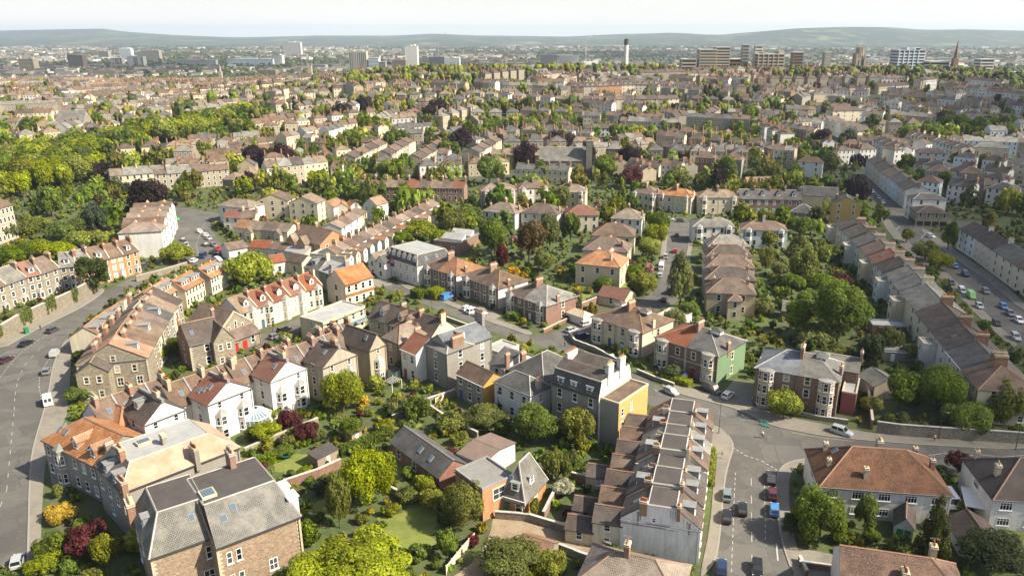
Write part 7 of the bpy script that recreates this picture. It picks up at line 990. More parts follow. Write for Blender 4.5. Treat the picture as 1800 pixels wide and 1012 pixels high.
LINES = [([(-96.6,118.2),(-98.9,123.5),(-111.3,143.9),(-118.4,155.6),(-123.1,163.1),(-127.5,170.9),(-131.7,180),(-134.7,191.3),(-134.5,201.2)],1.8,3.2,.1,'line_paint'),([(-133.1,172.8),(-135.9,180.8),(-137.8,188.2),(-138.7,197),(-138.7,203)],.9,.7,.12,'line_paint'),([(-115.4,160.7),(-120.1,167.3),(-123.9,173.8),(-127.1,181.8),(-129,188.9)],.9,.9,.12,'line_paint'),([(-103,140.4),(-101.1,135.4),(-96.4,127.5),(-91.8,120),(-86.6,111.4),(-80.5,101.3)],4,0,.14,'line_yellow'),([(37.6,129.5),(35.5,121.8),(33.4,113.7),(29.9,100.3)],.9,.9,.12,'line_paint'),([(41.9,125),(39.7,116.5),(37.5,108.5)],.9,.9,.12,'line_paint'),([(40.1,127.5),(37.3,116.5),(33.2,100.6)],2.5,3.5,.12,'line_paint'),([(39.1,107.7),(38.1,103.4)],5,0,.25,'line_paint'),([(39.3,139),(41.1,135.9),(43.9,133.7),(45.9,130.3)],.6,.5,.2,'line_paint'),([(77.9,135.9),(81.5,136.7),(84.2,135.4),(88.1,136.3),(92.1,135.2),(97,135.9)],3,.3,.16,'line_paint'),([(67.8,137),(74.2,135.9),(76.7,135.2)],1.5,1.5,.14,'line_paint'),([(23.6,171.2),(28.2,164.3),(35,157.8),(42.5,151.5)],2,4,.12,'line_paint'),([(53.3,145.2),(58.4,143.2),(65,141.5)],3,0,.14,'line_yellow'),([(-150.6,336.4),(-138.5,298.9),(-128.6,278.2)],2,2,.14,'line_paint'),([(168.4,359.8),(160.3,313.7),(153.7,272.9),(145.8,229.4)],2,3,.14,'line_paint'),([(150.4,319.6),(158.4,329.9)],3,0,.4,'line_paint'),([(158.5,309.9),(164.1,317.6)],3,0,.4,'line_paint')]
LANDMARKS = [(-91.2,130.8,'the orange-roofed corner house'),(-50.8,105.9,'the brown stone house'),(-70.1,132.9,'the rust-roofed flat-top house'),(-103,167.3,'the rubble stone end house'),(-79.5,145.8,'the first white gable'),(-69.9,155.2,'the conservatory house'),(-58.7,164.1,'the second red-roofed white gable'),(-48.9,170.6,'the beige gabled house'),(-40.7,174,'the narrow beige house'),(-26.2,170.6,'the grey chimney block'),(-6.4,155.2,'the white house by the mansard'),(8.4,144.6,'the grey mansard house'),(22,130.8,'the flat-topped terrace'),(18.5,105.9,'the blank gable end'),(-22.2,124.7,'the slate barn'),(-11.7,119,'the brick studio'),(-2.1,122.7,'the steep slate house'),(-.9,103,'the orange lane shed'),(60.4,115.5,'the long white house'),(81.3,113.8,'the white house at the edge'),(53.6,97.5,'the mottled-roof house'),(57.2,155.2,'the banded-stone villa'),(36.5,174,'the green-sided villa'),(21.1,188.8,'the cream round-bayed villa'),(-4.2,215.7,'the lean-to villa'),(-18.8,229,'the middle stone villa'),(-47.5,250.3,'the white hotel'),(-56.5,210.7,'the flat-roofed block'),(-76.4,210.7,'the cream street terrace'),(-84.4,192.8,'the stone hall'),(-87.2,181.1,'the cross-gabled stone house'),(-109.7,226.2,'the red-roofed blocks'),(-148.4,231.8,'the terrace above the ivy wall'),(-144.9,206,'the ivy wall'),(-108,139.7,'the curving road'),(35.8,112.1,'the wide right road'),(44.1,139.7,'the junction'),(80.2,135.1,'the long stone wall'),(-151.2,279.4,'the white terrace block'),(-130,287.7,'the forked road'),(-92.8,296.4,'the gabled pub'),(-62.4,315.5,'the zigzag terrace'),(-113.2,348.7,'the cream gabled blocks'),(-68.5,389,'the long brick row'),(-14.6,271.6,'the garden of tall trees'),(20.9,257,'the orange-hipped villa'),(50.1,271.6,'the straight street'),(63.4,243.8,'the stacked villas'),(87.3,250.3,'the long leafy gardens'),(107.4,206,'the long cream terrace'),(135.1,220.8,'the right-hand street'),(175.9,336.9,'the corner shop'),(142.1,348.7,'the yellow house'),(115.4,374.7,'the dark dormered terrace'),(66.1,374.7,'the cream villa pairs'),(-2.8,374.7,'the half-white villa pair'),(19,514.5,'the dark church'),(-73.3,523.7,'the receding terraces'),(-296.7,545,'the lime tree belt'),(-239.2,374.7,'the hillside gardens'),(-188.1,520.5,'the hillside villas'),(208.3,459.9,'the white street terrace'),(165.1,279.4,'the cream terrace across the street'),(318,579,'the far white terraces'),(191.3,554.4,'the cedar-shaded houses'),(120.3,663.4,'the distant grey terraces'),(-25,691.6,'the distant brown terraces'),(-195.5,690.9,'the distant gabled terraces'),(-30.3,113.8,'the big lawn'),(-43.8,126.6,'the patio gardens'),(-43.1,149.7,'the overgrown gardens'),(-15.8,147.1,'the gardens behind the barn'),(89.1,158.1,'the walled garden thicket'),(-76.5,108.9,'the front garden by the curving road'),(3.5,117.2,'the white-blossom garden')]
BIGBELT = [(-329,466,-301,557,44,9.6),(-301,557,-258,696,44,9.6),(-293,412,-267,454,16,9.3)]
TRACED_EDGE = [(-200,345),(0,345),(300,350),(380,340),(450,334),(600,322),(830,316),(1100,325),(1300,312),(1400,292),(1500,290),(1560,320),(1600,338),(1650,366),(1800,380),(2000,390)]
BELTS = [(-419,615,-352,690,20,6),(-170,713,15,669,46,5),(-206,927,157,956,90,9),(-140,2170,378,2306,50,9),(-192,861,-78,840,30,7),(-334,875,-188,845,30,6),(276,896,398,912,60,8),(394,903,612,1055,90,9),(398,852,554,908,50,8),(272,570,373,607,30,6),(546,1018,517,845,30,8),(141,669,223,682,26,5),(-304,897,-199,892,26,5),(-54,622,23,629,26,5),(73,669,114,682,12,5),(-156,514,-107,582,18,4),(133,548,196,520,20,5),(30,588,75,570,14,5),(-1371,2343,-605,2170,60,8),(1068,2019,502,820,40,6),(-473,1887,-173,968,14,6)]
SKYLINE = [(-200,56),(0,55),(90,54),(185,53),(200,56),(300,62),(420,66),(560,63),(700,63),(760,60),(830,63),(1000,65),(1100,61),(1180,59),(1260,63),(1330,57),(1400,52),(1480,50),(1560,51),(1620,55),(1700,54),(1800,56),(2000,58)]
HAZE = 6.2e-05
CLOUDS = [(205,240,190,270,900,7,1),(500,700,280,220,950,7,2),(-1500,2400,800,520,1000,7,3),(-500,2900,560,420,1000,7,4),(900,4400,1200,700,1000,7,5)]
# ------------------------------------------------------------------ ground, roads
def sheet(name, polys, z, mat, kind='structure', **k):
    b = MB()
    for p in polys: b.poly([(x, y, z) for x, y in p], 0)
    return tag(b.obj(name, [mat]), kind=kind, **k)
def ss(t): t = max(0., min(1., t)); return t * t * (3 - 2 * t)
def tz(x, y):       # the land is level near by, rises to a ridge about 900 m off and falls to the city behind it
    if y <= 430: return 0.
    s = x / y; A = 14 + 18 * ss((s + .42) / .30) - 6 * ss((s - .40) / .2)
    return A * ss((y - 430) / 510) if y < 940 else A - (A + 20) * ss((y - 940) / 760)
ys_ = [-2000, 0, 300, 425] + list(range(445, 1720, 25)) + [1800, 2300, 3200, 4500, 6000, 7600]; xs_ = [-26000, -9000, -4500, -2600] + list(range(-1800, 1801, 75)) + [2600, 4500, 9000, 26000]
me = bpy.data.meshes.new('ground'); nx = len(xs_)
me.from_pydata([(x, y, tz(x, y) - .03) for y in ys_ for x in xs_], [], [(j * nx + i, j * nx + i + 1, (j + 1) * nx + i + 1, (j + 1) * nx + i) for j in range(len(ys_) - 1) for i in range(nx - 1)])
me.polygons.foreach_set('use_smooth', [True] * len(me.polygons)); me.materials.append(M['far_ground']); tag(link('ground', me), kind='structure')
b = MB(); b.poly(((-420, 40, 0), (420, 40, 0), (420, 430, 0), (-420, 430, 0)), 0); tag(b.obj('garden_ground', ['garden']), kind='structure')
def smooth(p, n=1):
    for _ in range(n):
        q = []
        for i in range(len(p)):
            a, c = p[i], p[(i + 1) % len(p)]
            q += [(a[0] * .75 + c[0] * .25, a[1] * .75 + c[1] * .25), (a[0] * .25 + c[0] * .75, a[1] * .25 + c[1] * .75)]
        p = q
    return p
from mathutils.geometry import tessellate_polygon
def area_mesh(name, polys, z, mat, hgt=0, side='kerb', grow=0):
    b = MB()
    for p in polys:
        for t3 in tessellate_polygon([[Vector((x, y, 0)) for x, y in p]]): b.poly([(p[i][0], p[i][1], z + hgt) for i in t3], 0)
        if hgt:
            for i in range(len(p)): a, c = p[i], p[(i + 1) % len(p)]; b.poly(((*a, z - .05), (*c, z - .05), (*c, z + hgt), (*a, z + hgt)), 1)
    return tag(b.obj(name, [mat, side]), kind='structure')
ROADS = [smooth(p) for p in LAY['road']]; PAVE = [smooth(p) for p in LAY['pavement']]
for p in ROADS: area_mesh('road', [p], .012, 'asphalt')
for p in PAVE: area_mesh('pavement', [p], .0, 'paving', .12)
for p in PAVE:          # kerb stones along the road side of each pavement
    b = MB(); n_ = len(p) // 2
    for a, c_ in zip(p[:n_], p[1:n_ + 1]):
        a, c_ = Vector(a), Vector(c_); d_ = c_ - a
        if d_.length < .2: continue
        s_ = Vector((-d_.y, d_.x)).normalized() * .13; b.slab([(*v, .12) for v in (a - s_, c_ - s_, c_ + s_, a + s_)], .025, .14, 0)
    tag(b.obj('kerb', ['kerb']), kind='structure')
for p in LAY['lane']: area_mesh('lane', [smooth(p, 2)], .008, 'dirt')
for p in LAY['yard']: area_mesh('yard', [p], .02, 'yard')
for p in LAY['lawn']:
    q = smooth(p, 3); area_mesh('lawn', [[(x + .7 * math.sin(y * 2.1 + x) + .4 * math.sin(x * 3.7), y + .7 * math.sin(x * 1.9 - y)) for x, y in q]], .03, 'lawn')
def dashes(name, pts, ln, gap, wd, mat, label=None):
    b = MB(); acc = 0
    for (a, c) in zip(pts[:-1], pts[1:]):
        a, c = Vector((*a, 0)), Vector((*c, 0)); d_ = c - a; L = d_.length
        if L < .1: continue
        d_ /= L; n_ = Vector((-d_.y, d_.x, 0)) * wd / 2; s_ = 0
        while s_ < L:
            e = min(s_ + ln, L); q, r_ = a + d_ * s_, a + d_ * e; b.poly([(v.x, v.y, .022) for v in (q - n_, r_ - n_, r_ + n_, q + n_)], 0); s_ += ln + gap
    return tag(b.obj(name, [mat]), kind='structure')
for pts, ln, gp, wd, mt in LINES: dashes('road_marking', pts, ln, gp, wd, mt)
# ------------------------------------------------------------------ occupancy grid (1 m) for planting
GX, GY, NX, NY = -420, 40, 840, 420
OCC = np.zeros((NX, NY), bool); SOFT = np.zeros((NX, NY), bool)
gx, gy = np.meshgrid(np.arange(NX) + GX + .5, np.arange(NY) + GY + .5, indexing='ij')
def fill(grid, p):
    p = np.array(p); x0, y0 = p.min(0) - 1; x1, y1 = p.max(0) + 1
    i0, i1 = max(0, int(x0 - GX)), min(NX, int(x1 - GX) + 1); j0, j1 = max(0, int(y0 - GY)), min(NY, int(y1 - GY) + 1)
    if i0 >= i1 or j0 >= j1: return
    X, Y = gx[i0:i1, j0:j1], gy[i0:i1, j0:j1]; ins = np.zeros(X.shape, bool); n = len(p)
    for i in range(n):
        xa, ya = p[i]; xb, yb = p[(i + 1) % n]
        if ya == yb: continue
        ins ^= ((ya > Y) != (yb > Y)) & (X < (xb - xa) * (Y - ya) / (yb - ya) + xa)
    grid[i0:i1, j0:j1] |= ins
for p in ROADS + PAVE + LAY['lane'] + LAY['yard']: fill(OCC, p)
for p in LAY['lawn']: fill(SOFT, p)
# ------------------------------------------------------------------ houses traced from the place
for rec in HOUSES: house(rec)
for p in FOOT: fill(OCC, p)
def free(x, y, r):
    i0, i1, j0, j1 = int(x - r - GX), int(x + r - GX) + 1, int(y - r - GY), int(y + r - GY) + 1
    if i0 < 0 or j0 < 0 or i1 > NX or j1 > NY: return False
    return not OCC[i0:i1, j0:j1].any()
# ------------------------------------------------------------------ walls, fences, hedges
def ribbon(b, pts, hgt, th, cope=True):
    for a, c in zip(pts[:-1], pts[1:]):
        a, c = Vector(a), Vector(c); d_ = (c - a); L = d_.length; d_ /= L; n_ = Vector((-d_.y, d_.x)) * th / 2
        q = [a - n_, c - n_, c + n_, a + n_]; bt = [(*v, -.1) for v in q]; tp = [(*v, hgt) for v in q]
        for i in range(4): b.poly((bt[i], bt[(i + 1) % 4], tp[(i + 1) % 4], tp[i]), 0)
        if cope:
            q2 = [a - n_ * 1.35, c - n_ * 1.35, c + n_ * 1.35, a + n_ * 1.35]; b.slab([(*v, hgt) for v in q2], .1, .0, 1)
        else: b.poly(tp, 0)
for pts, hgt, kd, lab in LAY['walls']:
    o_ = bpy.data.objects.new('garden_wall' if hgt < 3 else 'retaining_wall', None); C.objects.link(o_); o_.location = (*pts[0], 0); tag(o_, lab, 'wall')
    rel = [(x - pts[0][0], y - pts[0][1]) for x, y in pts]
    b = MB(); ribbon(b, rel, hgt, .4 if hgt < 3 else .7, False); b.obj('masonry', ['boundary' if kd == 'stone' else 'BR'], o_)
    b = MB()
    for a, c in zip(rel[:-1], rel[1:]):
        a, c = Vector(a), Vector(c); d_ = (c - a); L = d_.length; d_ /= L; n_ = Vector((-d_.y, d_.x)) * (.26 if hgt < 3 else .42); k = max(1, int(L / 1.2))
        for i in range(k):
            q, r_ = a + d_ * (L * i / k), a + d_ * (L * (i + 1) / k - .03); z = hgt + random.uniform(-.02, .03); b.slab([(*v, z) for v in (q - n_, r_ - n_, r_ + n_, q + n_)], .1, .02, 0)
    b.obj('coping', ['conc'], o_)
    for a, c in zip(pts[:-1], pts[1:]): fill(OCC, [(a[0] - .6, a[1] - .6), (c[0] - .6, c[1] - .6), (c[0] + .6, c[1] + .6), (a[0] + .6, a[1] + .6)])
pm = MB(); 
for i in range(8): pm.box(.0, -.02, .1 + i * .2, 1.85, .02, .27 + i * .2, 0)
pm = pm.mesh('fence_panel', ['fence_pale']); po = MB(); po.box(-.06, -.06, -.1, .06, .06, 1.9, 0); po = po.mesh('post', ['fence_pale'])
for pts, hgt, lab in LAY['fences']:
    o_ = bpy.data.objects.new('panel_fence', None); C.objects.link(o_); o_.location = (*pts[0], 0); tag(o_, lab, 'fence')
    for a, c in zip(pts[:-1], pts[1:]):
        a, c = Vector(a) - Vector(pts[0]), Vector(c) - Vector(pts[0]); L = (c - a).length; an = math.atan2(c.y - a.y, c.x - a.x); k = max(1, round(L / 1.95))
        for i in range(k):
            q = a + (c - a) * i / k; link('fence_panel', pm, o_, (q.x + .06 * math.cos(an), q.y + .06 * math.sin(an), 0), an, (L / k / 1.97, 1, hgt / 1.8)); link('post', po, o_, (q.x, q.y, 0), an, (1, 1, hgt / 1.8))
# ------------------------------------------------------------------ vegetation meshes
def leafmesh(name, centers, radii, nleaf, size, mat, squash=1.0, seed=0, droop=0):
    r = np.random.default_rng(seed); K = len(centers); centers = np.array(centers, float); radii = np.array(radii, float)
    wgt = radii ** 2; idx = r.choice(K, nleaf, p=wgt / wgt.sum())
    dr = r.normal(size=(nleaf, 3)); dr /= np.linalg.norm(dr, axis=1)[:, None]
    # keep leaves that face away from the crown's middle
    out = centers[idx] - centers.mean(0); ol = np.linalg.norm(out, axis=1)[:, None] + 1e-6; out /= ol
    fl = ((dr * out).sum(1) < -.25) & (r.random(nleaf) < .8); dr[fl] *= -1
    rad = radii[idx] * (1 - .35 * r.random(nleaf) ** 2)
    p = centers[idx] + dr * rad[:, None]; p[:, 2] -= droop * r.random(nleaf) * radii[idx]
    n = dr + r.normal(size=(nleaf, 3)) * .45 + np.array((0, 0, .25)); n /= np.linalg.norm(n, axis=1)[:, None]
    a = np.cross(n, r.normal(size=(nleaf, 3))); a /= np.linalg.norm(a, axis=1)[:, None]; c = np.cross(n, a)
    s = size * (.45 + 1.1 * r.random(nleaf) ** 1.6)[:, None]; e = s * (.55 + .3 * r.random(nleaf)[:, None])
    V = np.stack([p - a * s, p - c * e + n * s * .15, p + a * s, p + c * e - n * s * .1], 1).reshape(-1, 3)
    tint = (.62 + .62 * r.random(K))[idx] * (.75 + .5 * r.random(nleaf)); hue = .9 + .25 * r.random(nleaf)
    col = np.ones((nleaf, 4)); col[:, 0] = tint * hue; col[:, 1] = tint; col[:, 2] = tint * .9
    return quads(name, V, col, mat)
def quads(name, V, col, mat):
    n = len(V) // 4; me = bpy.data.meshes.new(name); me.vertices.add(len(V)); me.vertices.foreach_set('co', V.astype(np.float32).ravel())
    me.loops.add(4 * n); me.loops.foreach_set('vertex_index', np.arange(4 * n, dtype=np.int32)); me.polygons.add(n); me.polygons.foreach_set('loop_start', np.arange(0, 4 * n, 4, dtype=np.int32))
    me.update(calc_edges=True); at = me.color_attributes.new('tint', 'FLOAT_COLOR', 'POINT'); at.data.foreach_set('color', np.repeat(col, 4, 0).astype(np.float32).ravel())
    me.materials.append(M[mat]); return me
def crown_clumps(seed, n, shape='round'):
    r = np.random.default_rng(seed); c = []; ra = []
    for i in range(n):
        if shape == 'cone':
            z = r.random() ** 1.3; q = (1 - z) * .72 + .05; a = r.random() * 6.283; k = math.sqrt(r.random()); c.append((q * k * math.cos(a), q * k * math.sin(a), z * 2)); ra.append(.16 + .16 * (1 - z))
        else:
            d_ = r.normal(size=3); d_ /= np.linalg.norm(d_)
            if d_[2] < -.45: d_[2] *= -.6
            k = .46 + .40 * r.random() ** 1.3; z = .5
            f = {'round': (1, 1, .62), 'tall': (.85, .85, 1.0), 'flat': (1, 1, .4), 'weep': (.95, .95, .75)}[shape]
            c.append((d_[0] * k * f[0], d_[1] * k * f[1], d_[2] * k * f[2] + f[2] * .85)); ra.append((.17 + .25 * r.random() ** 1.4) * (1 if shape != 'flat' else .8))
    if n > 80: ra = [q * .62 for q in ra]
    if shape != 'cone': c.append((0, 0, .6)); ra.append(.5)
    return c, ra
PHI = (1 + 5 ** .5) / 2
ICO_V = np.array([(-1, PHI, 0), (1, PHI, 0), (-1, -PHI, 0), (1, -PHI, 0), (0, -1, PHI), (0, 1, PHI), (0, -1, -PHI), (0, 1, -PHI), (PHI, 0, -1), (PHI, 0, 1), (-PHI, 0, -1), (-PHI, 0, 1)]) / math.sqrt(1 + PHI * PHI)
ICO_F = np.array([(0, 11, 5), (0, 5, 1), (0, 1, 7), (0, 7, 10), (0, 10, 11), (1, 5, 9), (5, 11, 4), (11, 10, 2), (10, 7, 6), (7, 1, 8), (3, 9, 4), (3, 4, 2), (3, 2, 6), (3, 6, 8), (3, 8, 9), (4, 9, 5), (2, 4, 11), (6, 2, 10), (8, 6, 7), (9, 8, 1)])
def lumps(c, ra, seed):
    r = np.random.default_rng(seed); V, F_, K_ = [], [], []
    for i, (p, q) in enumerate(zip(c, ra)):
        v = ICO_V * (q * 1.12 * (1 + r.normal(size=(12, 1)) * .17)) + np.array(p) + r.normal(size=(12, 3)) * q * .08
        F_.append(ICO_F + 12 * i); V.append(v); t_ = .55 + .75 * r.random(); K_.append(np.stack([t_ * (.92 + .2 * r.random(12)), t_ * np.ones(12), t_ * .9 * np.ones(12), np.ones(12)], 1) * np.clip(.8 + .25 * r.random((12, 1)), 0, 2))
    return np.concatenate(V), np.concatenate(F_), np.concatenate(K_)
def tris(name, V, F_, col, mat):
    me = bpy.data.meshes.new(name); n = len(F_); me.vertices.add(len(V)); me.vertices.foreach_set('co', V.astype(np.float32).ravel()); me.loops.add(3 * n); me.loops.foreach_set('vertex_index', F_.astype(np.int32).ravel()); me.polygons.add(n); me.polygons.foreach_set('loop_start', np.arange(0, 3 * n, 3, dtype=np.int32)); me.polygons.foreach_set('use_smooth', np.ones(n, bool)); me.update(calc_edges=True)
    at = me.color_attributes.new('tint', 'FLOAT_COLOR', 'POINT'); col[:, 3] = 1; at.data.foreach_set('color', col.astype(np.float32).ravel()); me.materials.append(M[mat]); return me
LODS = {'XL': (110, 52000, .0205), 'L': (64, 15000, .036), 'M': (42, 5200, .058), 'S': (30, 1700, .095), 'D': (18, 330, .165), 'U': (12, 170, .25), 'V': (9, 84, .34), 'X': (14, 330, .2)}
def crown(kind, lod, var):
    k = ('crown', kind, lod, var)
    if k in CACHE: return CACHE[k]
    shp = {'conifer': 'cone', 'limecon': 'cone', 'cedar': 'flat', 'dark': 'tall', 'olive': 'weep'}.get(kind, 'tall' if var == 2 else 'round')
    n, nl, s = LODS[lod]; c, ra = crown_clumps(hash((kind, var)) % 9973 if False else (sum(map(ord, kind)) * 7 + var * 131), n, shp)
    CACHE[k] = leafmesh('crown', c, ra, nl, s, 'leaf_' + kind, seed=var * 17 + len(kind), droop=.5 if kind == 'olive' else 0)
    CACHE[k]['top'] = float(max(a[2] + b_ for a, b_ in zip(c, ra))); return CACHE[k]
def trunk_mesh(var):
    k = ('trunk', var)
    if k in CACHE: return CACHE[k]
    b = MB(); r = random.Random(var); b.cyl(0, 0, -.05, .55, .07, .045, 7, 0, False)
    for i in range(5):
        a = i * 1.26 + r.random(); q = .35 + .2 * r.random(); p0 = Vector((0, 0, .42 + .1 * r.random())); p1 = Vector((q * math.cos(a), q * math.sin(a), .85 + .25 * r.random())); d_ = (p1 - p0); sd_ = d_.cross(Vector((0, 0, 1))).normalized(); u = sd_.cross(d_).normalized()
        A = [p0 + sd_ * .035, p0 + u * .035, p0 - sd_ * .035, p0 - u * .035]; B_ = [p1 + (x - p0) * .3 for x in A]
        for j in range(4): b.poly((A[j], A[(j + 1) % 4], B_[(j + 1) % 4], B_[j]), 0)
    CACHE[k] = b.mesh('trunk', ['bark']); return CACHE[k]
PLACES = [(x, y, n) for x, y, n in LANDMARKS]
def place(x, y):
    n = min(PLACES, key=lambda p: math.hypot(p[0] - x, p[1] - y)); dx, dy = x - n[0], y - n[1]
    rel = ('right of' if dx > 0 else 'left of') if abs(dx) > abs(dy) * 1.1 else ('behind' if dy > 0 else 'in front of')
    return f'{rel} {n[2]}'
KINDW = {'green': 'mid-green leafy', 'lime': 'bright yellow-green', 'olive': 'grey-green loose-crowned', 'moss': 'olive-green dense', 'dark': 'dark evergreen', 'purple': 'dark purple copper-leaved', 'maroon': 'dark red-leaved', 'russet': 'russet-leaved', 'yellow': 'golden yellow', 'pink': 'pink flowering', 'conifer': 'pointed dark conifer', 'limecon': 'tall bright green conifer', 'cedar': 'spreading blue-green cedar', 'blossom': 'white blossoming', 'blossom2': 'white-flowered green', 'palm': 'small palm-like', 'bushgreen': 'rounded light green'}
def tree(x, y, rad, ht, kind, i, name='tree'):
    dist = math.hypot(x, y); px = rad * 1350 / dist
    lod = 'XL' if px > 110 else 'L' if px > 42 else ('M' if px > 20 else 'S'); var = i % 3
    cm = crown(kind, lod, var); root = bpy.data.objects.new(name, None); C.objects.link(root); root.location = (x, y, tz(x, y)); root.rotation_euler = (0, 0, random.random() * 6.28); root.empty_display_size = .5
    th = ht * (.16 if kind not in ('conifer', 'limecon', 'yellow', 'bushgreen') else .02); ch = (ht - th) / cm['top']; jit = .93 + .14 * random.random()
    link('trunk', trunk_mesh(var), root, (0, 0, 0), 0, (max(rad * .9, .8),) * 2 + (ht * .75,))
    link('crown', cm, root, (0, 0, th), 0, (rad * jit, rad, ch))
    pend(root, f"{'large ' if rad > 7 else ('small ' if rad < 3 else '')}{KINDW[kind]} {'bush' if ht < 4.2 else 'tree'} {place(x, y)}", 'bush' if ht < 4.2 else 'tree', 'trees and tall bushes of the gardens and streets')
    return root
TT = []
for x, y, rad, ht, kd in LAY['trees']:
    if kd == 'purple': TT.append((x, y, min(rad * 1.15, 11), min(ht * 1.2, 17), kd))
    elif rad > 8.2 and y > 250:       # a clump of several trees
        for q in range(max(2, min(6, round((rad / 6) ** 2 * .9)))):
            a = q * 2.4 + x; f = rad * .55 * math.sqrt((q + .5) / 4); TT.append((x + f * math.cos(a) * 1.2, y + f * math.sin(a) * .8, random.uniform(5.2, 7.4), random.uniform(12, 16), kd))
    else: TT.append((x, y, rad, ht, kd))
brg = random.Random(5)
for x0, y0, x1, y1, n_, r_ in BIGBELT:
    for _ in range(n_):
        f = brg.random(); TT.append((x0 + (x1 - x0) * f + brg.gauss(0, 8), y0 + (y1 - y0) * f + brg.gauss(0, 17), brg.uniform(.75, 1.15) * r_, brg.uniform(12, 18), brg.choices(('lime', 'green', 'moss', 'olive'), (8, 7, 2, 1))[0]))
TT.sort(key=lambda q: -q[2] * (q[3] + q[2]) / (q[1] * q[1])); EXTRA = TT[310:]
for i, (x, y, rad, ht, kd) in enumerate(TT[:310]):
    tree(x, y, max(rad, .8), ht, kd, i, 'bush' if ht < 4.2 else 'tree')
    if y < 455: fill(SOFT, [(x - rad * .6, y - rad * .6), (x + rad * .6, y - rad * .6), (x + rad * .6, y + rad * .6), (x - rad * .6, y + rad * .6)])
for pts, wd, hgt, lab in LAY['hedges']:
    cs, rs = [], []; P0 = Vector(pts[0])
    for a, c in zip(pts[:-1], pts[1:]):
        a, c = Vector(a) - P0, Vector(c) - P0; L = (c - a).length; d_ = (c - a) / L; n_ = Vector((-d_.y, d_.x))
        for s_ in np.arange(0, L, .5):
            for q in np.arange(-wd / 2 + .3, wd / 2, .5):
                for z in np.arange(.3, hgt, .5): v = a + d_ * s_ + n_ * q; cs.append((v.x, v.y, z)); rs.append(.42)
    kd = 'yellow' if 'yellow-green' in lab else ('lime' if 'bright' in lab else 'green')
    tag(link('hedge', leafmesh('hedge', cs, rs, min(9000, len(cs) * 26), .16, 'leaf_' + ('lime' if kd == 'yellow' else kd), seed=5), None, (*P0, 0)), lab, 'hedge')
# ivy on the retaining wall
pts = LAY['walls'][0][0]; cs, rs = [], []
for a, c in zip(pts[:-1], pts[1:]):
    a, c = Vector(a), Vector(c); L = (c - a).length
    for s_ in np.arange(0, L, .8):
        v = a + (c - a) * s_ / L
        if math.sin(s_ * .35 + v.x * .2) > -.1: 
            for z in np.arange(random.uniform(.5, 3), 5, .6): cs.append((v.x + .25, v.y - .35, z)); rs.append(.5)
tag(link('ivy', leafmesh('ivy', cs, rs, 9000, .17, 'leaf_green', seed=9)), 'hanging ivy on the tall retaining wall by the curving road', 'ivy', kind='stuff')
# ------------------------------------------------------------------ procedural streets beyond
LODS['Z'] = (11, 130, .30); LODS['Y'] = (7, 46, .5)
FB = [(min(q[0] for q in p) - 2, min(q[1] for q in p) - 2, max(q[0] for q in p) + 2, max(q[1] for q in p) + 2) for p in FOOT]
FBfar = [f for f in FB if f[3] > 430]
TREEP = [(x, y, r_) for x, y, r_, h_, k in TT]
TB = np.array([(x, y, r_) for x, y, r_ in TREEP])
def clear_of(x, y, r, tree_=False):
    if y < 455 and abs(x) < 415 and not free(x, y, r): return False
    for f in FBfar:
        if f[0] - r < x < f[2] + r and f[1] - r < y < f[3] + r: return False
    for bx0, by0, bx1, by1, n_, br in BELTS + BIGBELT:
        vx, vy = bx1 - bx0, by1 - by0; f = max(0, min(1, ((x - bx0) * vx + (y - by0) * vy) / (vx * vx + vy * vy)))
        if not tree_ and math.hypot(x - bx0 - f * vx, y - by0 - f * vy) < (br * 2.1 if br < 9.2 else 42): return False
    d_ = np.hypot(TB[:, 0] - x, TB[:, 1] - y); return not (d_ < TB[:, 2] * .6 + r * .4).any()
def in_view(x, y, m=1.04): return -(950 / 1350) * m < x / y * .99 < (850 / 1350) * m
BX, BYY = zip(*TRACED_EDGE)
def beyond(x, y):
    zc = tz(x, y) - 80; f = y * .94994 - zc * .31240; u = y * .31240 + zc * .94994; return 506 - 1350 * u / f < np.interp(950 + 1350 * x / f, BX, BYY)
prng = random.Random(21); MID = []; MIDT = []
def district(x, y):
    s = x / y
    if s > .34: return 'r'
    if s > .05: return 'm'
    if s > -.30: return 'c'
    return 'l'
def add_row(x, y, an, n, kind, dist):
    ca, sa = math.cos(R(an)), math.sin(R(an)); w_ = prng.uniform(5.8, 7.2) if kind == 't' else prng.uniform(9, 12)
    pal = {'l': (['CR', 'CR', 'BE', 'ST', 'W', 'BE', 'CR'], ['tb', 'tl', 'sg', 'tb', 'td', 'sd', 'sg']), 'c': (['CR', 'BE', 'ST', 'BE', 'W', 'PS'], ['tb', 'td', 'sd', 'td', 'sg', 'sd', 'tl']), 'm': (['BE', 'ST', 'PS', 'CR', 'GR', 'W'], ['td', 'td', 'sd', 'tb', 'sg']), 'r': (['W', 'CR', 'W', 'LB', 'W', 'BE'], ['td', 'sd', 'td', 'tb', 'sg'])}[dist]
    base = (prng.choice(pal[0]), prng.choice(pal[1])); h_ = prng.choice((6, 7, 8, 9, 9, 11)); res = []
    for i in range(n):
        if kind == 't': X, Y = x + ca * w_ * i, y + sa * w_ * i; wd = w_
        else: X, Y = x + ca * (w_ + 4) * i, y + sa * (w_ + 4) * i; wd = w_
        if not in_view(X, Y) or not beyond(X, Y) or not clear_of(X + ca * wd / 2 - sa * 5, Y + sa * wd / 2 + ca * 5, 5): continue
        wl, rc = (base if prng.random() < .62 else (prng.choice(pal[0]), prng.choice(pal[1])))
        res.append((X, Y, an, wd, prng.uniform(8.5, 10.5), h_, 'gx' if kind == 't' else 'hip', prng.uniform(2.2, 3.6), wl, rc))
    MID.extend(res)
D_ = 300.0; k = 0
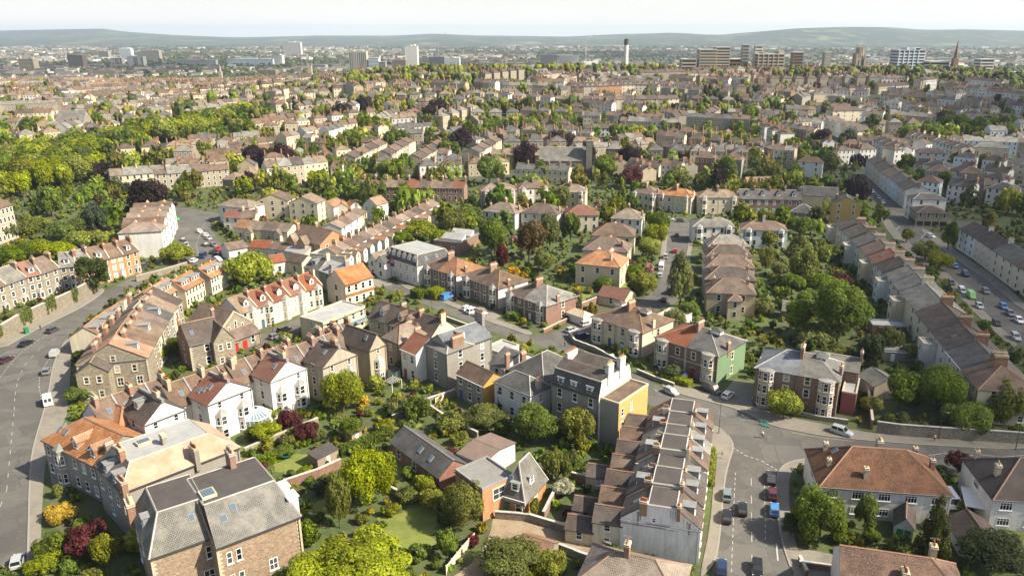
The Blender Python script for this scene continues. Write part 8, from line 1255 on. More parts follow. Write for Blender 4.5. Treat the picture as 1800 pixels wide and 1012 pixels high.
while D_ < 1230:
    x = -.76 * D_ - 40
    while x < .68 * D_ + 40:
        ds = district(x, D_); an = {'l': prng.choice((18, 24, 12)), 'c': prng.choice((-4, 0, 6, 60)), 'm': prng.choice((-6, -14, 2, -50)), 'r': prng.choice((-28, -34, -20, -44))}[ds]
        an += 16 * math.sin(x * .011 + D_ * .007) + 10 * math.sin(D_ * .023 + x * .004)
        if prng.random() < .28: an += prng.choice((-45, 40, 60, -70))
        n = prng.randint(3, 10); kind = 't' if prng.random() < .70 else 'v'
        if abs(an) > 40: n = min(n, 5)
        add_row(x, D_ + prng.uniform(-5, 5), an, n, kind, ds)
        ln_ = n * (6.5 if kind == 't' else 14) * math.cos(R(an))
        for _ in range(int(max(1, ln_ / (9.5 if ds != 'r' else 16)))):      # back-garden and street trees
            tx, ty = x + prng.random() * ln_, D_ + prng.uniform(11, 27) + math.tan(R(an)) * (ln_ * prng.random())
            rr = prng.choice((2.4, 3.2, 4, 4.8, 5.6, 6.6)); MIDT.append((tx, ty, rr, 3.5 + rr * prng.uniform(1.1, 1.7)))
        x += ln_ + prng.uniform(3, 9)
    D_ += (21, 26)[k % 2] * (1 + max(0, D_ - 500) / 2600); k += 1
# belts of trees between the streets
for (px0, y0, px1, y1, n, rr) in BELTS:
    for _ in range(n):
        f = prng.random(); MIDT.append((px0 + (px1 - px0) * f + prng.gauss(0, rr * 1.3), y0 + (y1 - y0) * f + prng.gauss(0, rr * (1.6 if rr < 9.2 else 2.3)), prng.uniform(.6, 1.15) * rr, 3 + prng.uniform(1.2, 1.7) * rr, 1))
# drop houses that stand in one another
keep = []; cell = {}
for hrec in sorted(MID, key=lambda q: q[1]):
    X, Y, an, wd, dp = hrec[:5]; ca, sa = math.cos(R(an)), math.sin(R(an)); cx_, cy_ = X + ca * wd / 2 - sa * dp / 2, Y + sa * wd / 2 + ca * dp / 2; ci, cj = int(cx_ // 16), int(cy_ // 16); bad = False
    for i in (-1, 0, 1):
        for j in (-1, 0, 1):
            for (qx, qy, qa, qw) in cell.get((ci + i, cj + j), ()):
                dd = math.hypot(qx - cx_, qy - cy_)
                if dd < (wd + qw) / 2 - .4 if abs(qa - an) < 1 and dd < 14 else dd < 12.5: bad = True
    if bad: continue
    cell.setdefault((ci, cj), []).append((cx_, cy_, an, wd)); keep.append(hrec)
MID = keep
WNAME = {'W': 'white', 'CR': 'cream', 'BE': 'beige', 'ST': 'stone', 'PS': 'brown stone', 'GR': 'grey', 'LB': 'pale blue'}; RNAME = {'tb': 'brown', 'tl': 'light brown', 'td': 'dark brown', 'tr': 'red', 'to': 'orange', 'sd': 'dark slate', 'sg': 'grey slate'}
for hrec in MID[:30]:
    X, Y, an, wd, dp, h_, rf, rh, wl, rc = hrec
    r_ = house(['terraced_house' if rf == 'gx' else 'villa', None, 'houses in the middle distance', X, Y, an, wd, dp, h_, rf, rh, wl, rc, dict(st=3 if h_ > 8 else 2, fw=2 if wd < 8 else 3, chim=[(1, .5, .6, 1.8, 1.1, 4)], nodoor=1)])
    PEND.append((r_, f"{WNAME[wl]} {'hip' if rf == 'hip' else 'ridge'}-roofed house {place(X, Y)}"))
for p in FOOT[-140:]: fill(OCC, p)
MIDT = [t_ for t_ in MIDT if in_view(t_[0], t_[1], 1.1) and clear_of(t_[0], t_[1], t_[2] * .55, True)]
def kind_for(x, y, belt=()):
    if belt: return prng.choices(('lime', 'green', 'moss'), (5, 4, 2))[0] if x < 350 else prng.choices(('green', 'olive', 'dark'), (6, 3, 2))[0]
    return prng.choices(('green', 'lime', 'olive', 'dark', 'purple', 'moss'), (34, 30 if x < 100 else 12, 14, 5, 6, 12))[0]
MIDT = [(x, y, r_, h_, kind_for(x, y, bt)) for x, y, r_, h_, *bt in MIDT]
for x, y, r_, *_ in MIDT:
    if y < 450: fill(OCC, [(x - r_ * .6, y - r_ * .6), (x + r_ * .6, y - r_ * .6), (x + r_ * .6, y + r_ * .6), (x - r_ * .6, y + r_ * .6)])
# bushes filling the gardens
cand = []
for _ in range(26000):
    y = 82 + 370 * random.random() ** 1.25; x = random.uniform(-.80, .72) * (y + 12); r_ = random.choice((.7, .9, 1.1, 1.4, 1.8, 2.3))
    if not free(x, y, r_ * .75): continue
    i, j = int(x - GX), int(y - GY)
    if SOFT[i, j]: continue
    if any(abs(x - a) < (r_ + c) * .72 and abs(y - b_) < (r_ + c) * .72 for a, b_, c, *_ in cand[-900:]): continue
    OCC[max(0, int(x - r_ * .5 - GX)):int(x + r_ * .5 - GX) + 1, max(0, int(y - r_ * .5 - GY)):int(y + r_ * .5 - GY) + 1] = True
    kd = random.choices(('green', 'lime', 'olive', 'moss', 'dark', 'yellow', 'maroon', 'pink'), (30, 20, 18, 16, 12, 3, 3, 1))[0]
    if x > 20: kd = random.choices(('green', 'lime', 'olive', 'moss', 'dark'), (40, 8, 22, 14, 16))[0]
    cand.append((x, y, r_, kd))
cand.sort(key=lambda c: -c[2] / c[1]); BUSHES = cand
for i, (x, y, r_, kd) in enumerate(cand[:260]):
    cm = crown(kd, 'S' if y < 260 else 'X', i % 3); root = link('shrub', cm, None, (x, y, -.1), random.random() * 6.28, (r_, r_ * random.uniform(.8, 1.2), r_ * random.uniform(.7, 1.2)))
    tag(root, f"{KINDW[kd]} shrub {place(x, y)}", 'shrub', f"{kd} shrubs {place(x, y)}")
def scatter(name, items, lod, label, cat):
    """one mesh per leaf kind holding many plants that nobody could count"""
    by = {}
    for it in items: by.setdefault(it[4], []).append(it)
    for kd, its in by.items():
        Vs, Cs = [], []
        for x, y, r_, ht, _ in its:
            cm = crown(kd, lod, random.randrange(3)); k = ('np', cm.name)
            if k not in CACHE:
                v = np.empty(len(cm.vertices) * 3, np.float32); cm.vertices.foreach_get('co', v); c = np.empty(len(cm.vertices) * 4, np.float32); cm.color_attributes['tint'].data.foreach_get('color', c); CACHE[k] = (v.reshape(-1, 3), c.reshape(-1, 4)[::4])
            v, c = CACHE[k]; a = random.random() * 6.28; ca, sa = math.cos(a), math.sin(a); tp = ht / cm['top']
            V = np.stack([(v[:, 0] * ca - v[:, 1] * sa) * r_ + x, (v[:, 0] * sa + v[:, 1] * ca) * r_ + y, v[:, 2] * tp + tz(x, y)], 1); Vs.append(V)
            Cs.append(c * np.array([random.uniform(.75, 1.25), 1, 1, 1]) * random.uniform(.8, 1.2))
        tag(link(name, quads(name, np.concatenate(Vs), np.concatenate(Cs), 'leaf_' + kd)), label.format(KINDW[kd]), cat, kind='stuff')
def scatter_lumps(name, items, n, label, cat):
    by = {}
    for it in items: by.setdefault(it[4], []).append(it)
    for kd, its in by.items():
        Vs, Fs, Cs, off = [], [], [], 0; var = [lumps(*crown_clumps(s_ * 31 + len(kd), n - 1, random.choice(('round', 'round', 'tall')) if kd != 'dark' else 'tall'), s_) for s_ in range(8)]
        for x, y, r_, ht, _ in its:
            v, f_, c = random.choice(var); a = random.random() * 6.28; ca, sa = math.cos(a), math.sin(a); k = ht / v[:, 2].max()
            Vs.append(np.stack([(v[:, 0] * ca - v[:, 1] * sa) * r_ + x, (v[:, 0] * sa + v[:, 1] * ca) * r_ + y, v[:, 2] * k + tz(x, y)], 1)); Fs.append(f_ + off); off += len(v); Cs.append(c * np.array([random.uniform(.8, 1.25), 1, 1, 1]) * random.uniform(.8, 1.2))
        tag(link(name, tris(name, np.concatenate(Vs), np.concatenate(Fs), np.concatenate(Cs), 'leaf_' + kd)), label.format(KINDW[kd]), cat, kind='stuff')
low = [(x, y, r_, r_ * 1.5, kd) for x, y, r_, kd in cand[260:]]; ulab = '{} undergrowth and small shrubs filling the '
scatter('undergrowth', [q for q in low if q[1] < 165], 'U', ulab + 'near gardens', 'undergrowth')
scatter('undergrowth', [q for q in low if 165 <= q[1] < 270], 'V', ulab + 'middle gardens', 'undergrowth')
scatter_lumps('undergrowth', [q for q in low if q[1] >= 270], 4, ulab + 'far gardens', 'undergrowth')
# ------------------------------------------------------------------ vehicles
PAINT = {'grey_green': (.22, .28, .27), 'black': (.012, .012, .014), 'charcoal': (.05, .052, .058), 'maroon': (.09, .015, .02), 'maroon_dark': (.05, .015, .02), 'blue': (.06, .20, .46), 'navy': (.015, .03, .09), 'silver': (.50, .51, .52), 'white': (.78, .78, .77), 'grey': (.22, .225, .23), 'dark': (.06, .065, .075), 'red': (.45, .02, .02), 'lime': (.10, .55, .10), 'green': (.16, .50, .07)}
for k, c in PAINT.items():
    m, t, p = newmat('paint_' + k); p.inputs['Base Color'].default_value = (*c, 1); p.inputs['Roughness'].default_value = .28; p.inputs['Coat Weight'].default_value = .6; p.inputs['Coat Roughness'].default_value = .08; p.inputs['Metallic'].default_value = .3 if k in ('silver', 'grey', 'grey_green') else 0
mplain('tyre', (.02, .02, .02), .9, var=0); mplain('rim', (.4, .4, .42), .35, .8, 0); mplain('lamp_clear', (.75, .75, .72), .15, 0, 0); mplain('lamp_red', (.4, .01, .01), .3, 0, 0)
def loft(b, secs, m=0, nose=True):
    """secs: (x, half width low, half width high, z low, z high) -> closed skin"""
    rings = []
    for x, a, c, z0, z1 in secs:
        q = min(.14, (z1 - z0) * .35); rings.append([(x, -a * .94, z0), (x, -a, z0 + q), (x, -c - (a - c) * .15, z1 - q), (x, -c * .88, z1), (x, c * .88, z1), (x, c + (a - c) * .15, z1 - q), (x, a, z0 + q), (x, a * .94, z0)])
    for r0, r1 in zip(rings[:-1], rings[1:]):
        for i in range(8): j = (i + 1) % 8; b.poly((r0[i], r1[i], r1[j], r0[j]), m)
    b.poly(rings[0][::-1], m); b.poly(rings[-1], m)
CARS = {}
def car_meshes(kind):
    if kind in CARS: return CARS[kind]
    W_ = .9
    if kind == 'hatch': L, body, roof, zt, wb = 4.1, [(-2.05, .72, .66, .38, .74), (-1.95, .82, .76, .26, .92), (-1.3, .89, .84, .2, .97), (.3, .9, .86, .2, .95), (1.2, .89, .83, .2, .88), (1.8, .82, .74, .24, .76), (2.05, .68, .6, .36, .64)], (-1.95, -1.55, .25, 1.1), 1.47, 1.28
    elif kind == 'saloon': L, body, roof, zt, wb = 4.6, [(-2.3, .72, .66, .4, .8), (-2.15, .84, .76, .26, .93), (-1.3, .9, .84, .2, .95), (.3, .9, .86, .2, .93), (1.3, .9, .83, .2, .87), (2.0, .82, .74, .24, .74), (2.3, .68, .6, .36, .62)], (-1.75, -1.05, .25, 1.15), 1.42, 1.38
    elif kind == 'suv': L, body, roof, zt, wb = 4.6, [(-2.3, .78, .7, .45, .9), (-2.2, .88, .8, .32, 1.06), (-1.3, .93, .88, .26, 1.08), (.4, .94, .9, .26, 1.06), (1.4, .93, .86, .26, 1.02), (2.05, .86, .78, .3, .9), (2.3, .72, .64, .42, .78)], (-2.2, -1.95, .35, 1.15), 1.72, 1.38
    elif kind == 'van': L, body, roof, zt, wb = 5.0, [(-2.5, .88, .86, .4, 1.1), (-2.4, .96, .93, .3, 1.2), (.6, .97, .95, .28, 1.2), (1.5, .95, .9, .28, 1.12), (2.2, .88, .8, .32, .95), (2.5, .76, .68, .42, .8)], (-2.45, -2.38, .95, 1.75), 2.15, 1.55
    else: L, body, roof, zt, wb = 5.2, [(-2.5, .95, .93, .45, 1.2), (-2.4, 1.05, 1.03, .4, 1.3), (2.2, 1.05, 1.03, .4, 1.3), (2.5, .95, .9, .5, 1.2)], (-2.5, -2.2, 1.9, 2.45), 2.35, .4
    b = MB(); loft(b, body, 0); zs = max(s[4] for s in body) - .12
    x0, x1, x2, x3 = roof; hw = max(s[1] for s in body) * .93; tw = hw * (.82 if kind not in ('van', 'caravan') else .95)
    lo = [(x0, hw), (x3, hw)]; g = MB()
    A = [(x0, -hw, zs), (x3, -hw, zs), (x3, hw, zs), (x0, hw, zs)]; T = [(x1, -tw, zt), (x2, -tw, zt), (x2, tw, zt), (x1, tw, zt)]
    b.slab(T, .03, .05, 0)
    def lerp3(p, q, f): return tuple(a + (c - a) * f for a, c in zip(p, q))
    for i in range(4):
        j = (i + 1) % 4; a, c, tc_, ta = A[i], A[j], T[j], T[i]
        b.poly((a, c, tc_, ta), 0)
        e = .02; off = Vector((0, -1, 0)) if i == 0 else (Vector((1, 0, .4)) if i == 1 else (Vector((0, 1, 0)) if i == 2 else Vector((-1, 0, .3))))
        off = off.normalized() * e; lo_f, hi_f = .18, .93
        spans = ((.06, .46), (.52, .93)) if i in (0, 2) else ((.07, .93),)
        if kind == 'van' and i in (0, 2): spans = ((.72, .95),) if i == 0 else ((.05, .28),)
        if kind == 'van' and i == 3: spans = ((.1, .45), (.55, .9))
        for u0, u1 in spans:
            bl, br = lerp3(a, c, u0), lerp3(a, c, u1); tl, tr = lerp3(ta, tc_, u0), lerp3(ta, tc_, u1)
            q = [lerp3(bl, tl, lo_f), lerp3(br, tr, lo_f), lerp3(br, tr, hi_f), lerp3(bl, tl, hi_f)]; g.poly([tuple(Vector(v) + off) for v in q], 0)
    wh = MB(); rr = .32 if kind != 'van' else .35; n = 12
    ring = [(rr * math.cos(6.2832 * i / n), rr * math.sin(6.2832 * i / n)) for i in range(n)]
    for i in range(n): j = (i + 1) % n; wh.poly([(ring[i][0], -.1, ring[i][1]), (ring[j][0], -.1, ring[j][1]), (ring[j][0], .1, ring[j][1]), (ring[i][0], .1, ring[i][1])], 0)
    for s_ in (-.1, .1): wh.poly([(a, s_, c) for a, c in ring], 0); wh.poly([(a * .62, s_ * 1.06, c * .62) for a, c in ring], 1)
    hl = MB(); hl.box(-.05, -.16, -.07, .05, .16, .07, 0, True)
    bm = b.mesh('body', ['paint_white']); 
    CARS[kind] = (bm, g.mesh('window', ['glass']), wh.mesh('wheel', ['tyre', 'rim']), hl.mesh('headlight', ['lamp_clear']), hl.mesh('taillight', ['lamp_red']), L, wb, rr, hw); return CARS[kind]
BODY = {}
CW = {'hatch': 'hatchback', 'saloon': 'saloon car', 'suv': 'estate car', 'van': 'van', 'caravan': 'caravan'}
for x, y, an, kd, colr in LAY['cars']:
    bm, gm, wm, hm, tm, L, wb, rr, hw = car_meshes(kd); k = (kd, colr)
    if k not in BODY: me = bm.copy(); me.materials.clear(); me.materials.append(M['paint_' + colr]); me.polygons.foreach_set('use_smooth', [False] * len(me.polygons)); BODY[k] = me
    root = bpy.data.objects.new('parked_' + ('van' if kd == 'van' else ('caravan' if kd == 'caravan' else 'car')), None); C.objects.link(root); root.location = (x, y, .02); root.rotation_euler = (0, 0, R(an)); root.empty_display_size = .3
    link('body', BODY[k], root); link('window', gm, root)
    for sx in (-1, 1):
        for sy in (-1, 1):
            if kd == 'caravan' and sx < 0: continue
            link('wheel', wm, root, (sx * wb, sy * (hw - .06), rr))
        if y < 250 and kd != 'caravan': link('headlight', hm, root, (L / 2 - .17, sx * hw * .72, .66)); link('taillight', tm, root, (-L / 2 + .1, sx * hw * .78, .78))
    pend(root, f"{colr.replace('_', ' ')} {CW[kd]} {place(x, y)}", CW[kd].split()[-1] if kd != 'saloon' else 'car', 'vehicles in the streets')
# ------------------------------------------------------------------ people, cycle, scooters, lamps, garden things
def person(x, y, rz, top, leg, label, ride=False, parent=None):
    vs_ = {'pel': (0, 0, .95, .13), 'che': (0, 0, 1.32, .15), 'nek': (0, 0, 1.5, .06), 'hed': (0, .02, 1.64, .1), 'crn': (0, .02, 1.75, .07), 'lsh': (.17, 0, 1.42, .065), 'lel': (.22, .06, 1.13, .045), 'lha': (.2, .2, .95, .04), 'rsh': (-.17, 0, 1.42, .065), 'rel': (-.23, -.04, 1.13, .045), 'rha': (-.22, .08, .9, .04),
          'lhp': (.09, 0, .9, .095), 'lkn': (.1, .16, .5, .065), 'lan': (.1, .08, .09, .045), 'lto': (.1, .22, .04, .04), 'rhp': (-.09, 0, .9, .095), 'rkn': (-.1, -.02, .5, .065), 'ran': (-.1, -.22, .1, .045), 'rto': (-.1, -.1, .04, .04)}
    if ride: vs_.update(lkn=(.1, .32, .72, .065), lan=(.1, .16, .35, .045), lto=(.1, .3, .3, .04), rkn=(-.1, .25, .62, .065), ran=(-.1, .1, .22, .045), rto=(-.1, .24, .18, .04), che=(0, .22, 1.28, .15), nek=(0, .3, 1.44, .06), hed=(0, .36, 1.56, .1), crn=(0, .38, 1.68, .07), lsh=(.17, .24, 1.36, .065), rsh=(-.17, .24, 1.36, .065), lel=(.22, .42, 1.15, .045), rel=(-.22, .42, 1.15, .045), lha=(.2, .6, 1.02, .04), rha=(-.2, .6, 1.02, .04))
    nm = list(vs_); ed = [('pel', 'che'), ('che', 'nek'), ('nek', 'hed'), ('hed', 'crn'), ('che', 'lsh'), ('lsh', 'lel'), ('lel', 'lha'), ('che', 'rsh'), ('rsh', 'rel'), ('rel', 'rha'), ('pel', 'lhp'), ('lhp', 'lkn'), ('lkn', 'lan'), ('lan', 'lto'), ('pel', 'rhp'), ('rhp', 'rkn'), ('rkn', 'ran'), ('ran', 'rto')]
    me = bpy.data.meshes.new('person'); me.from_pydata([vs_[n][:3] for n in nm], [(nm.index(a), nm.index(c)) for a, c in ed], [])
    o_ = link('person', me, None, (x, y, .12 if not ride else .05), R(rz)); md = o_.modifiers.new('skin', 'SKIN'); sk = me.skin_vertices[0].data if me.skin_vertices else None
    if sk is None:
        bpy.context.view_layer.objects.active = o_; 
        import bmesh; bm = bmesh.new(); bm.from_mesh(me); bm.verts.layers.skin.verify(); bm.to_mesh(me); bm.free(); sk = me.skin_vertices[0].data
    for i, n in enumerate(nm): sk[i].radius = (vs_[n][3],) * 2; sk[i].use_root = n == 'pel'
    o_.modifiers.new('sub', 'SUBSURF').levels = 1; o_.modifiers['sub'].render_levels = 1
    dg = bpy.context.evaluated_depsgraph_get(); ev = o_.evaluated_get(dg); m2 = bpy.data.meshes.new_from_object(ev); o_.modifiers.clear(); o_.data = m2
    for n in ('skin', 'cloth_' + top, 'cloth_' + leg, 'bark'): m2.materials.append(M[n])
    for p_ in m2.polygons:
        z = p_.center.z; p_.material_index = 3 if z > 1.66 else (0 if z > 1.47 or (abs(p_.center.x) > .19 and z < 1.0) else (1 if z > .93 else (2 if z > .1 else 3))); p_.use_smooth = True
    tag(o_, label, 'person'); return o_
for x, y, r_, top, leg, lab in LAY['people']: person(x, y, r_, top, leg, lab)
cx, cy = LAY['cyclist']; person(cx, cy, 60, 'pink', 'dark', 'cyclist in pink top riding across the junction', True)
def bike_root(name, x, y, rz, label, cat, group=None):
    o_ = bpy.data.objects.new(name, None); C.objects.link(o_); o_.location = (x, y, .02); o_.rotation_euler = (0, 0, R(rz)); tag(o_, label, cat, group); return o_
def tube(b, p, q, r=.03, m=0):
    p, q = Vector(p), Vector(q); d_ = (q - p).normalized(); a = d_.orthogonal().normalized(); c = d_.cross(a); A = [p + (a * math.cos(k) + c * math.sin(k)) * r for k in (0, 1.57, 3.14, 4.71)]
    for i in range(4): j = (i + 1) % 4; b.poly((A[i], A[j], A[j] + (q - p), A[i] + (q - p)), m)
def ring_mesh(rad, th, mat):
    b = MB(); n = 16
    for i in range(n):
        a0, a1 = 6.2832 * i / n, 6.2832 * (i + 1) / n
        tube(b, (0, rad * math.cos(a0), rad * math.sin(a0)), (0, rad * math.cos(a1), rad * math.sin(a1)), th)
    return b.mesh('wheel', [mat])
bk = bike_root('bicycle', cx, cy, 60, 'bicycle ridden across the junction', 'bicycle'); rm = ring_mesh(.34, .03, 'tyre')
link('wheel', rm, bk, (0, -.35, .34)); link('wheel', rm, bk, (0, .7, .34)); b = MB()
for p_, q_ in (((0, -.35, .34), (0, .05, .3)), ((0, .05, .3), (0, -.05, .85)), ((0, -.05, .8), (0, .55, .8)), ((0, .05, .3), (0, .55, .78)), ((0, .55, .95), (0, .7, .34)), ((-.22, .58, .98), (.22, .58, .98)), ((0, -.35, .34), (0, -.03, .78))): tube(b, p_, q_, .025)
b.obj('frame', ['iron'], bk); b = MB(); b.box(-.07, -.18, .86, .07, .08, .92, 0, True); b.obj('saddle', ['iron'], bk)
sw = ring_mesh(.1, .03, 'tyre')
for i, (x, y) in enumerate(LAY['scooters']):
    s_ = bike_root('electric_scooter', x, y, 20, f"teal electric scooter, {('first', 'second', 'third', 'fourth', 'fifth')[i]} from left in the row by the young lime tree", 'scooter', 'teal electric scooters parked at the junction')
    b = MB(); b.box(-.08, -.45, .12, .08, .35, .18, 0, True); b.obj('deck', ['teal'], s_); b = MB(); tube(b, (0, .4, .15), (0, .32, 1.15), .035); tube(b, (-.22, .32, 1.15), (.22, .32, 1.15), .025); b.obj('handlebar', ['teal'], s_); link('wheel', sw, s_, (0, .45, .1)); link('wheel', sw, s_, (0, -.5, .1))
for i, (x, y, hh) in enumerate(LAY['lamps']):
    o_ = bike_root('street_lamp', x, y, 0, None, 'street lamp', 'street lamps'); b = MB(); b.cyl(0, 0, 0, 1.2, .1, .09, 8); b.cyl(0, 0, 1.2, hh, .06, .04, 8); b.obj('post', ['iron'], o_); b = MB(); tube(b, (0, 0, hh), (.9, 0, hh + .15), .03); b.obj('arm', ['iron'], o_); b = MB(); b.box(.7, -.12, hh + .08, 1.3, .12, hh + .2, 0, True); b.obj('lamp_head', ['lead'], o_)
    PEND.append((o_, f"slim dark street lamp {place(x, y)}"))
for n, x, y in LAY['misc']:
    b = MB(); mats = ['wood', 'fd', 'frame', 'conservatory_glass', 'shed_green', 'plastic_blue', 'teal', 'iron', 'paint', 'door_green', 'trim']
    o_ = bpy.data.objects.new(n, None); C.objects.link(o_); o_.location = (x, y, 0); o_.rotation_euler = (0, 0, R(53 if y > 110 and x < -20 else -20))
    if 'shed' in n:
        wl = 4 if n == 'green_shed' else 0; wd, dp, hh = (2.6, 2.2, 2.0) if n != 'flat_shed' else (5, 3, 2.2)
        b.box(-wd / 2, 0, 0, wd / 2, dp, hh, wl); b.obj('wall', mats, o_); b = MB(); b.slab(((-wd / 2 - .15, -.2, hh), (wd / 2 + .15, -.2, hh), (wd / 2 + .15, dp + .2, hh + .35), (-wd / 2 - .15, dp + .2, hh + .35)), .1, .02, 1); b.obj('roof', mats, o_); b = MB(); b.box(-.4, -.05, 0, .4, 0, 1.8, 2); b.obj('door', mats, o_)
        tag(o_, {'green_shed': 'pale green garden shed beside the narrow beige house', 'flat_shed': 'flat dark-roofed shed beside the small lawn', 'shed': 'small wooden shed under the trees', 'garden_shed': 'grey wooden shed in the long leafy gardens'}[n], 'shed')
    elif n == 'conservatory':
        pl = [(-3.4, 0), (-3.4, -2.6), (-1.6, -4.4), (1.2, -4.4), (3.0, -2.6), (3.0, 0)]
        for i in range(5): a, c = pl[i], pl[i + 1]; b.poly(((*a, 0), (*c, 0), (*c, .7), (*a, .7)), 8); b.poly(((*a, .7), (*c, .7), (*c, 2.4), (*a, 2.4)), 3)
        b.obj('wall', mats, o_); b = MB()
        for i in range(5): a, c = pl[i], pl[i + 1]; b.poly(((a[0], a[1], 2.4), (c[0], c[1], 2.4), (c[0] * .25, -1.6 if i in (1, 2, 3) else 0, 3.6), (a[0] * .25, -1.6 if i in (1, 2, 3) and i != 4 else 0, 3.6)), 3)
        b.obj('glass_roof', mats, o_); b = MB()
        for i in range(6): a = pl[i]; tube(b, (*a, 0), (*a, 2.45), .07); tube(b, (*a, 2.45), (a[0] * .25, -1.6 if 0 < i < 5 else 0, 3.68), .08)
        for i in range(5):
            a, c = pl[i], pl[i + 1]; tube(b, (*a, 2.45), (*c, 2.45), .09); tube(b, (*a, .7), (*c, .7), .05)
            for f in (.33, .66): q = (a[0] + (c[0] - a[0]) * f, a[1] + (c[1] - a[1]) * f); tube(b, (*q, 2.45), (q[0] * .25, -1.6 if i in (1, 2, 3) else 0, 3.65), .05); tube(b, (*q, .7), (*q, 2.4), .05)
        tube(b, (-.85, -1.6, 3.7), (.75, -1.6, 3.7), .08); b.obj('frame', ['frame'], o_); tag(o_, 'white-framed glass conservatory below the red-roofed white gable', 'conservatory')
    elif n == 'trampoline':
        b.cyl(0, 0, .75, .85, 1.4, 1.4, 18, 6); b.cyl(0, 0, .84, .87, 1.1, 1.1, 18, 7); b.obj('mat', mats, o_); b = MB()
        for i in range(5): a = i * 1.257; tube(b, (1.3 * math.cos(a), 1.3 * math.sin(a), 0), (1.3 * math.cos(a), 1.3 * math.sin(a), .8), .04)
        b.obj('leg', ['iron'], o_); tag(o_, 'round turquoise trampoline on the small lawn', 'trampoline')
    elif n == 'garden_table':
        b.cyl(0, 0, .68, .74, .75, .75, 14, 5); b.obj('table_top', mats, o_); b = MB(); b.cyl(0, 0, 0, .68, .05, .05, 8, 7); b.cyl(0, 0, 0, .05, .3, .3, 10, 7); b.obj('leg', mats, o_); tag(o_, 'round blue garden table on the patio', 'table')
    elif n == 'parasol':
        b.cyl(0, 0, 1.9, 2.35, 1.0, .03, 8, 8); b.obj('canopy', mats, o_); b = MB(); b.cyl(0, 0, 0, 2.3, .03, .03, 6, 7); b.obj('pole', mats, o_); tag(o_, 'small white parasol in the white-blossom garden', 'parasol')
    elif n in ('wheelie_bin', 'recycling_box', 'skip_bin'):
        s_ = 1 if n != 'skip_bin' else 1.7; mt = 5 if n == 'recycling_box' else (7 if n == 'wheelie_bin' else 9); b.box(-.28 * s_, -.35 * s_, .05, .28 * s_, .35 * s_, 1.0 * s_ if n != 'recycling_box' else .5, mt); b.obj('bin', mats, o_); b = MB(); hz = 1.0 * s_ if n != 'recycling_box' else .5; b.slab(((-.3 * s_, -.4 * s_, hz), (.3 * s_, -.4 * s_, hz), (.3 * s_, .38 * s_, hz + .06), (-.3 * s_, .38 * s_, hz + .06)), .05, 0, mt); b.obj('lid', mats, o_); tag(o_, {'wheelie_bin': 'dark wheelie bin beside the banded-stone villa', 'recycling_box': 'blue recycling box beside the brick wall', 'skip_bin': 'dark green street cabinet under the ivy wall'}[n], 'bin')
    elif n == 'bench':
        for i in range(4): b.box(-.8, .0 + i * .12, .43, .8, .1 + i * .12, .47, 0, True)
        b.obj('seat', mats, o_); b = MB()
        for i in range(3): b.box(-.8, .5, .55 + i * .13, .8, .54, .65 + i * .13, 0, True)
        b.obj('backrest', mats, o_); b = MB(); b.box(-.75, 0, 0, -.68, .5, .43, 0); b.obj('leg', mats, o_); b = MB(); b.box(.68, 0, 0, .75, .5, .43, 0); b.obj('leg', mats, o_); tag(o_, 'wooden garden bench behind the long white house', 'bench')
    elif n == 'leanto':
        o_.rotation_euler = (0, 0, R(-46))
        b.box(0, 0, 0, 7, .2, 2.4, 8); b.box(6.8, .2, 0, 7, 4, 2.4, 8); b.obj('wall', mats, o_); b = MB(); b.slab(((-.2, -.3, 2.4), (7.2, -.3, 2.4), (5.4, 2, 3.7), (1.6, 2, 3.7)), .06, .05, 10); b.slab(((7.2, -.3, 2.4), (7.2, 4.2, 2.4), (5.4, 2, 3.7)), .06, .05, 10); b.slab(((-.2, -.3, 2.4), (1.6, 2, 3.7), (-.2, 4.2, 2.4)), .06, .05, 10); b.obj('glass_roof', mats, o_)
        for i in range(8): b = MB(); tube(b, (i, -.3, 2.5), (1.6 + i * .54, 2, 3.8), .05); b.obj('rafter', ['wood'], o_)
        tag(o_, 'cream ribbed hipped lean-to beside the stone villa', 'conservatory')
    elif n == 'pergola':
        for i in range(6): b = MB(); b.box(i * .6, 0, 2.2, i * .6 + .08, 3, 2.35, 2, True); b.obj('rafter', mats, o_)
        for i in (0, 3): b = MB(); b.box(i, 0, 0, i + .1, .1, 2.2, 2); b.obj('post', mats, o_)
        tag(o_, 'small white pergola in the overgrown gardens', 'pergola')
    else:
        b.slab(((-2.2, -3, 2.5), (2.2, -3, 2.5), (2.2, 3, 2.8), (-2.2, 3, 2.8)), .05, .05, 8); b.obj('sheet', mats, o_); b = MB()
        for sx in (-2, 2):
            for sy in (-2.8, 2.8): b.box(sx - .06, sy - .06, 0, sx + .06, sy + .06, 2.5, 8)
        b.obj('post', mats, o_); tag(o_, 'white flat canopy between the white houses', 'canopy')
HM = ['W', 'CR', 'BE', 'ST', 'PS', 'GR', 'LB', 'tb', 'tl', 'td', 'tr', 'to', 'sd', 'sg', 'frame', 'glass', 'chimney_brick', 'fg']; HI = {n: i for i, n in enumerate(HM)}
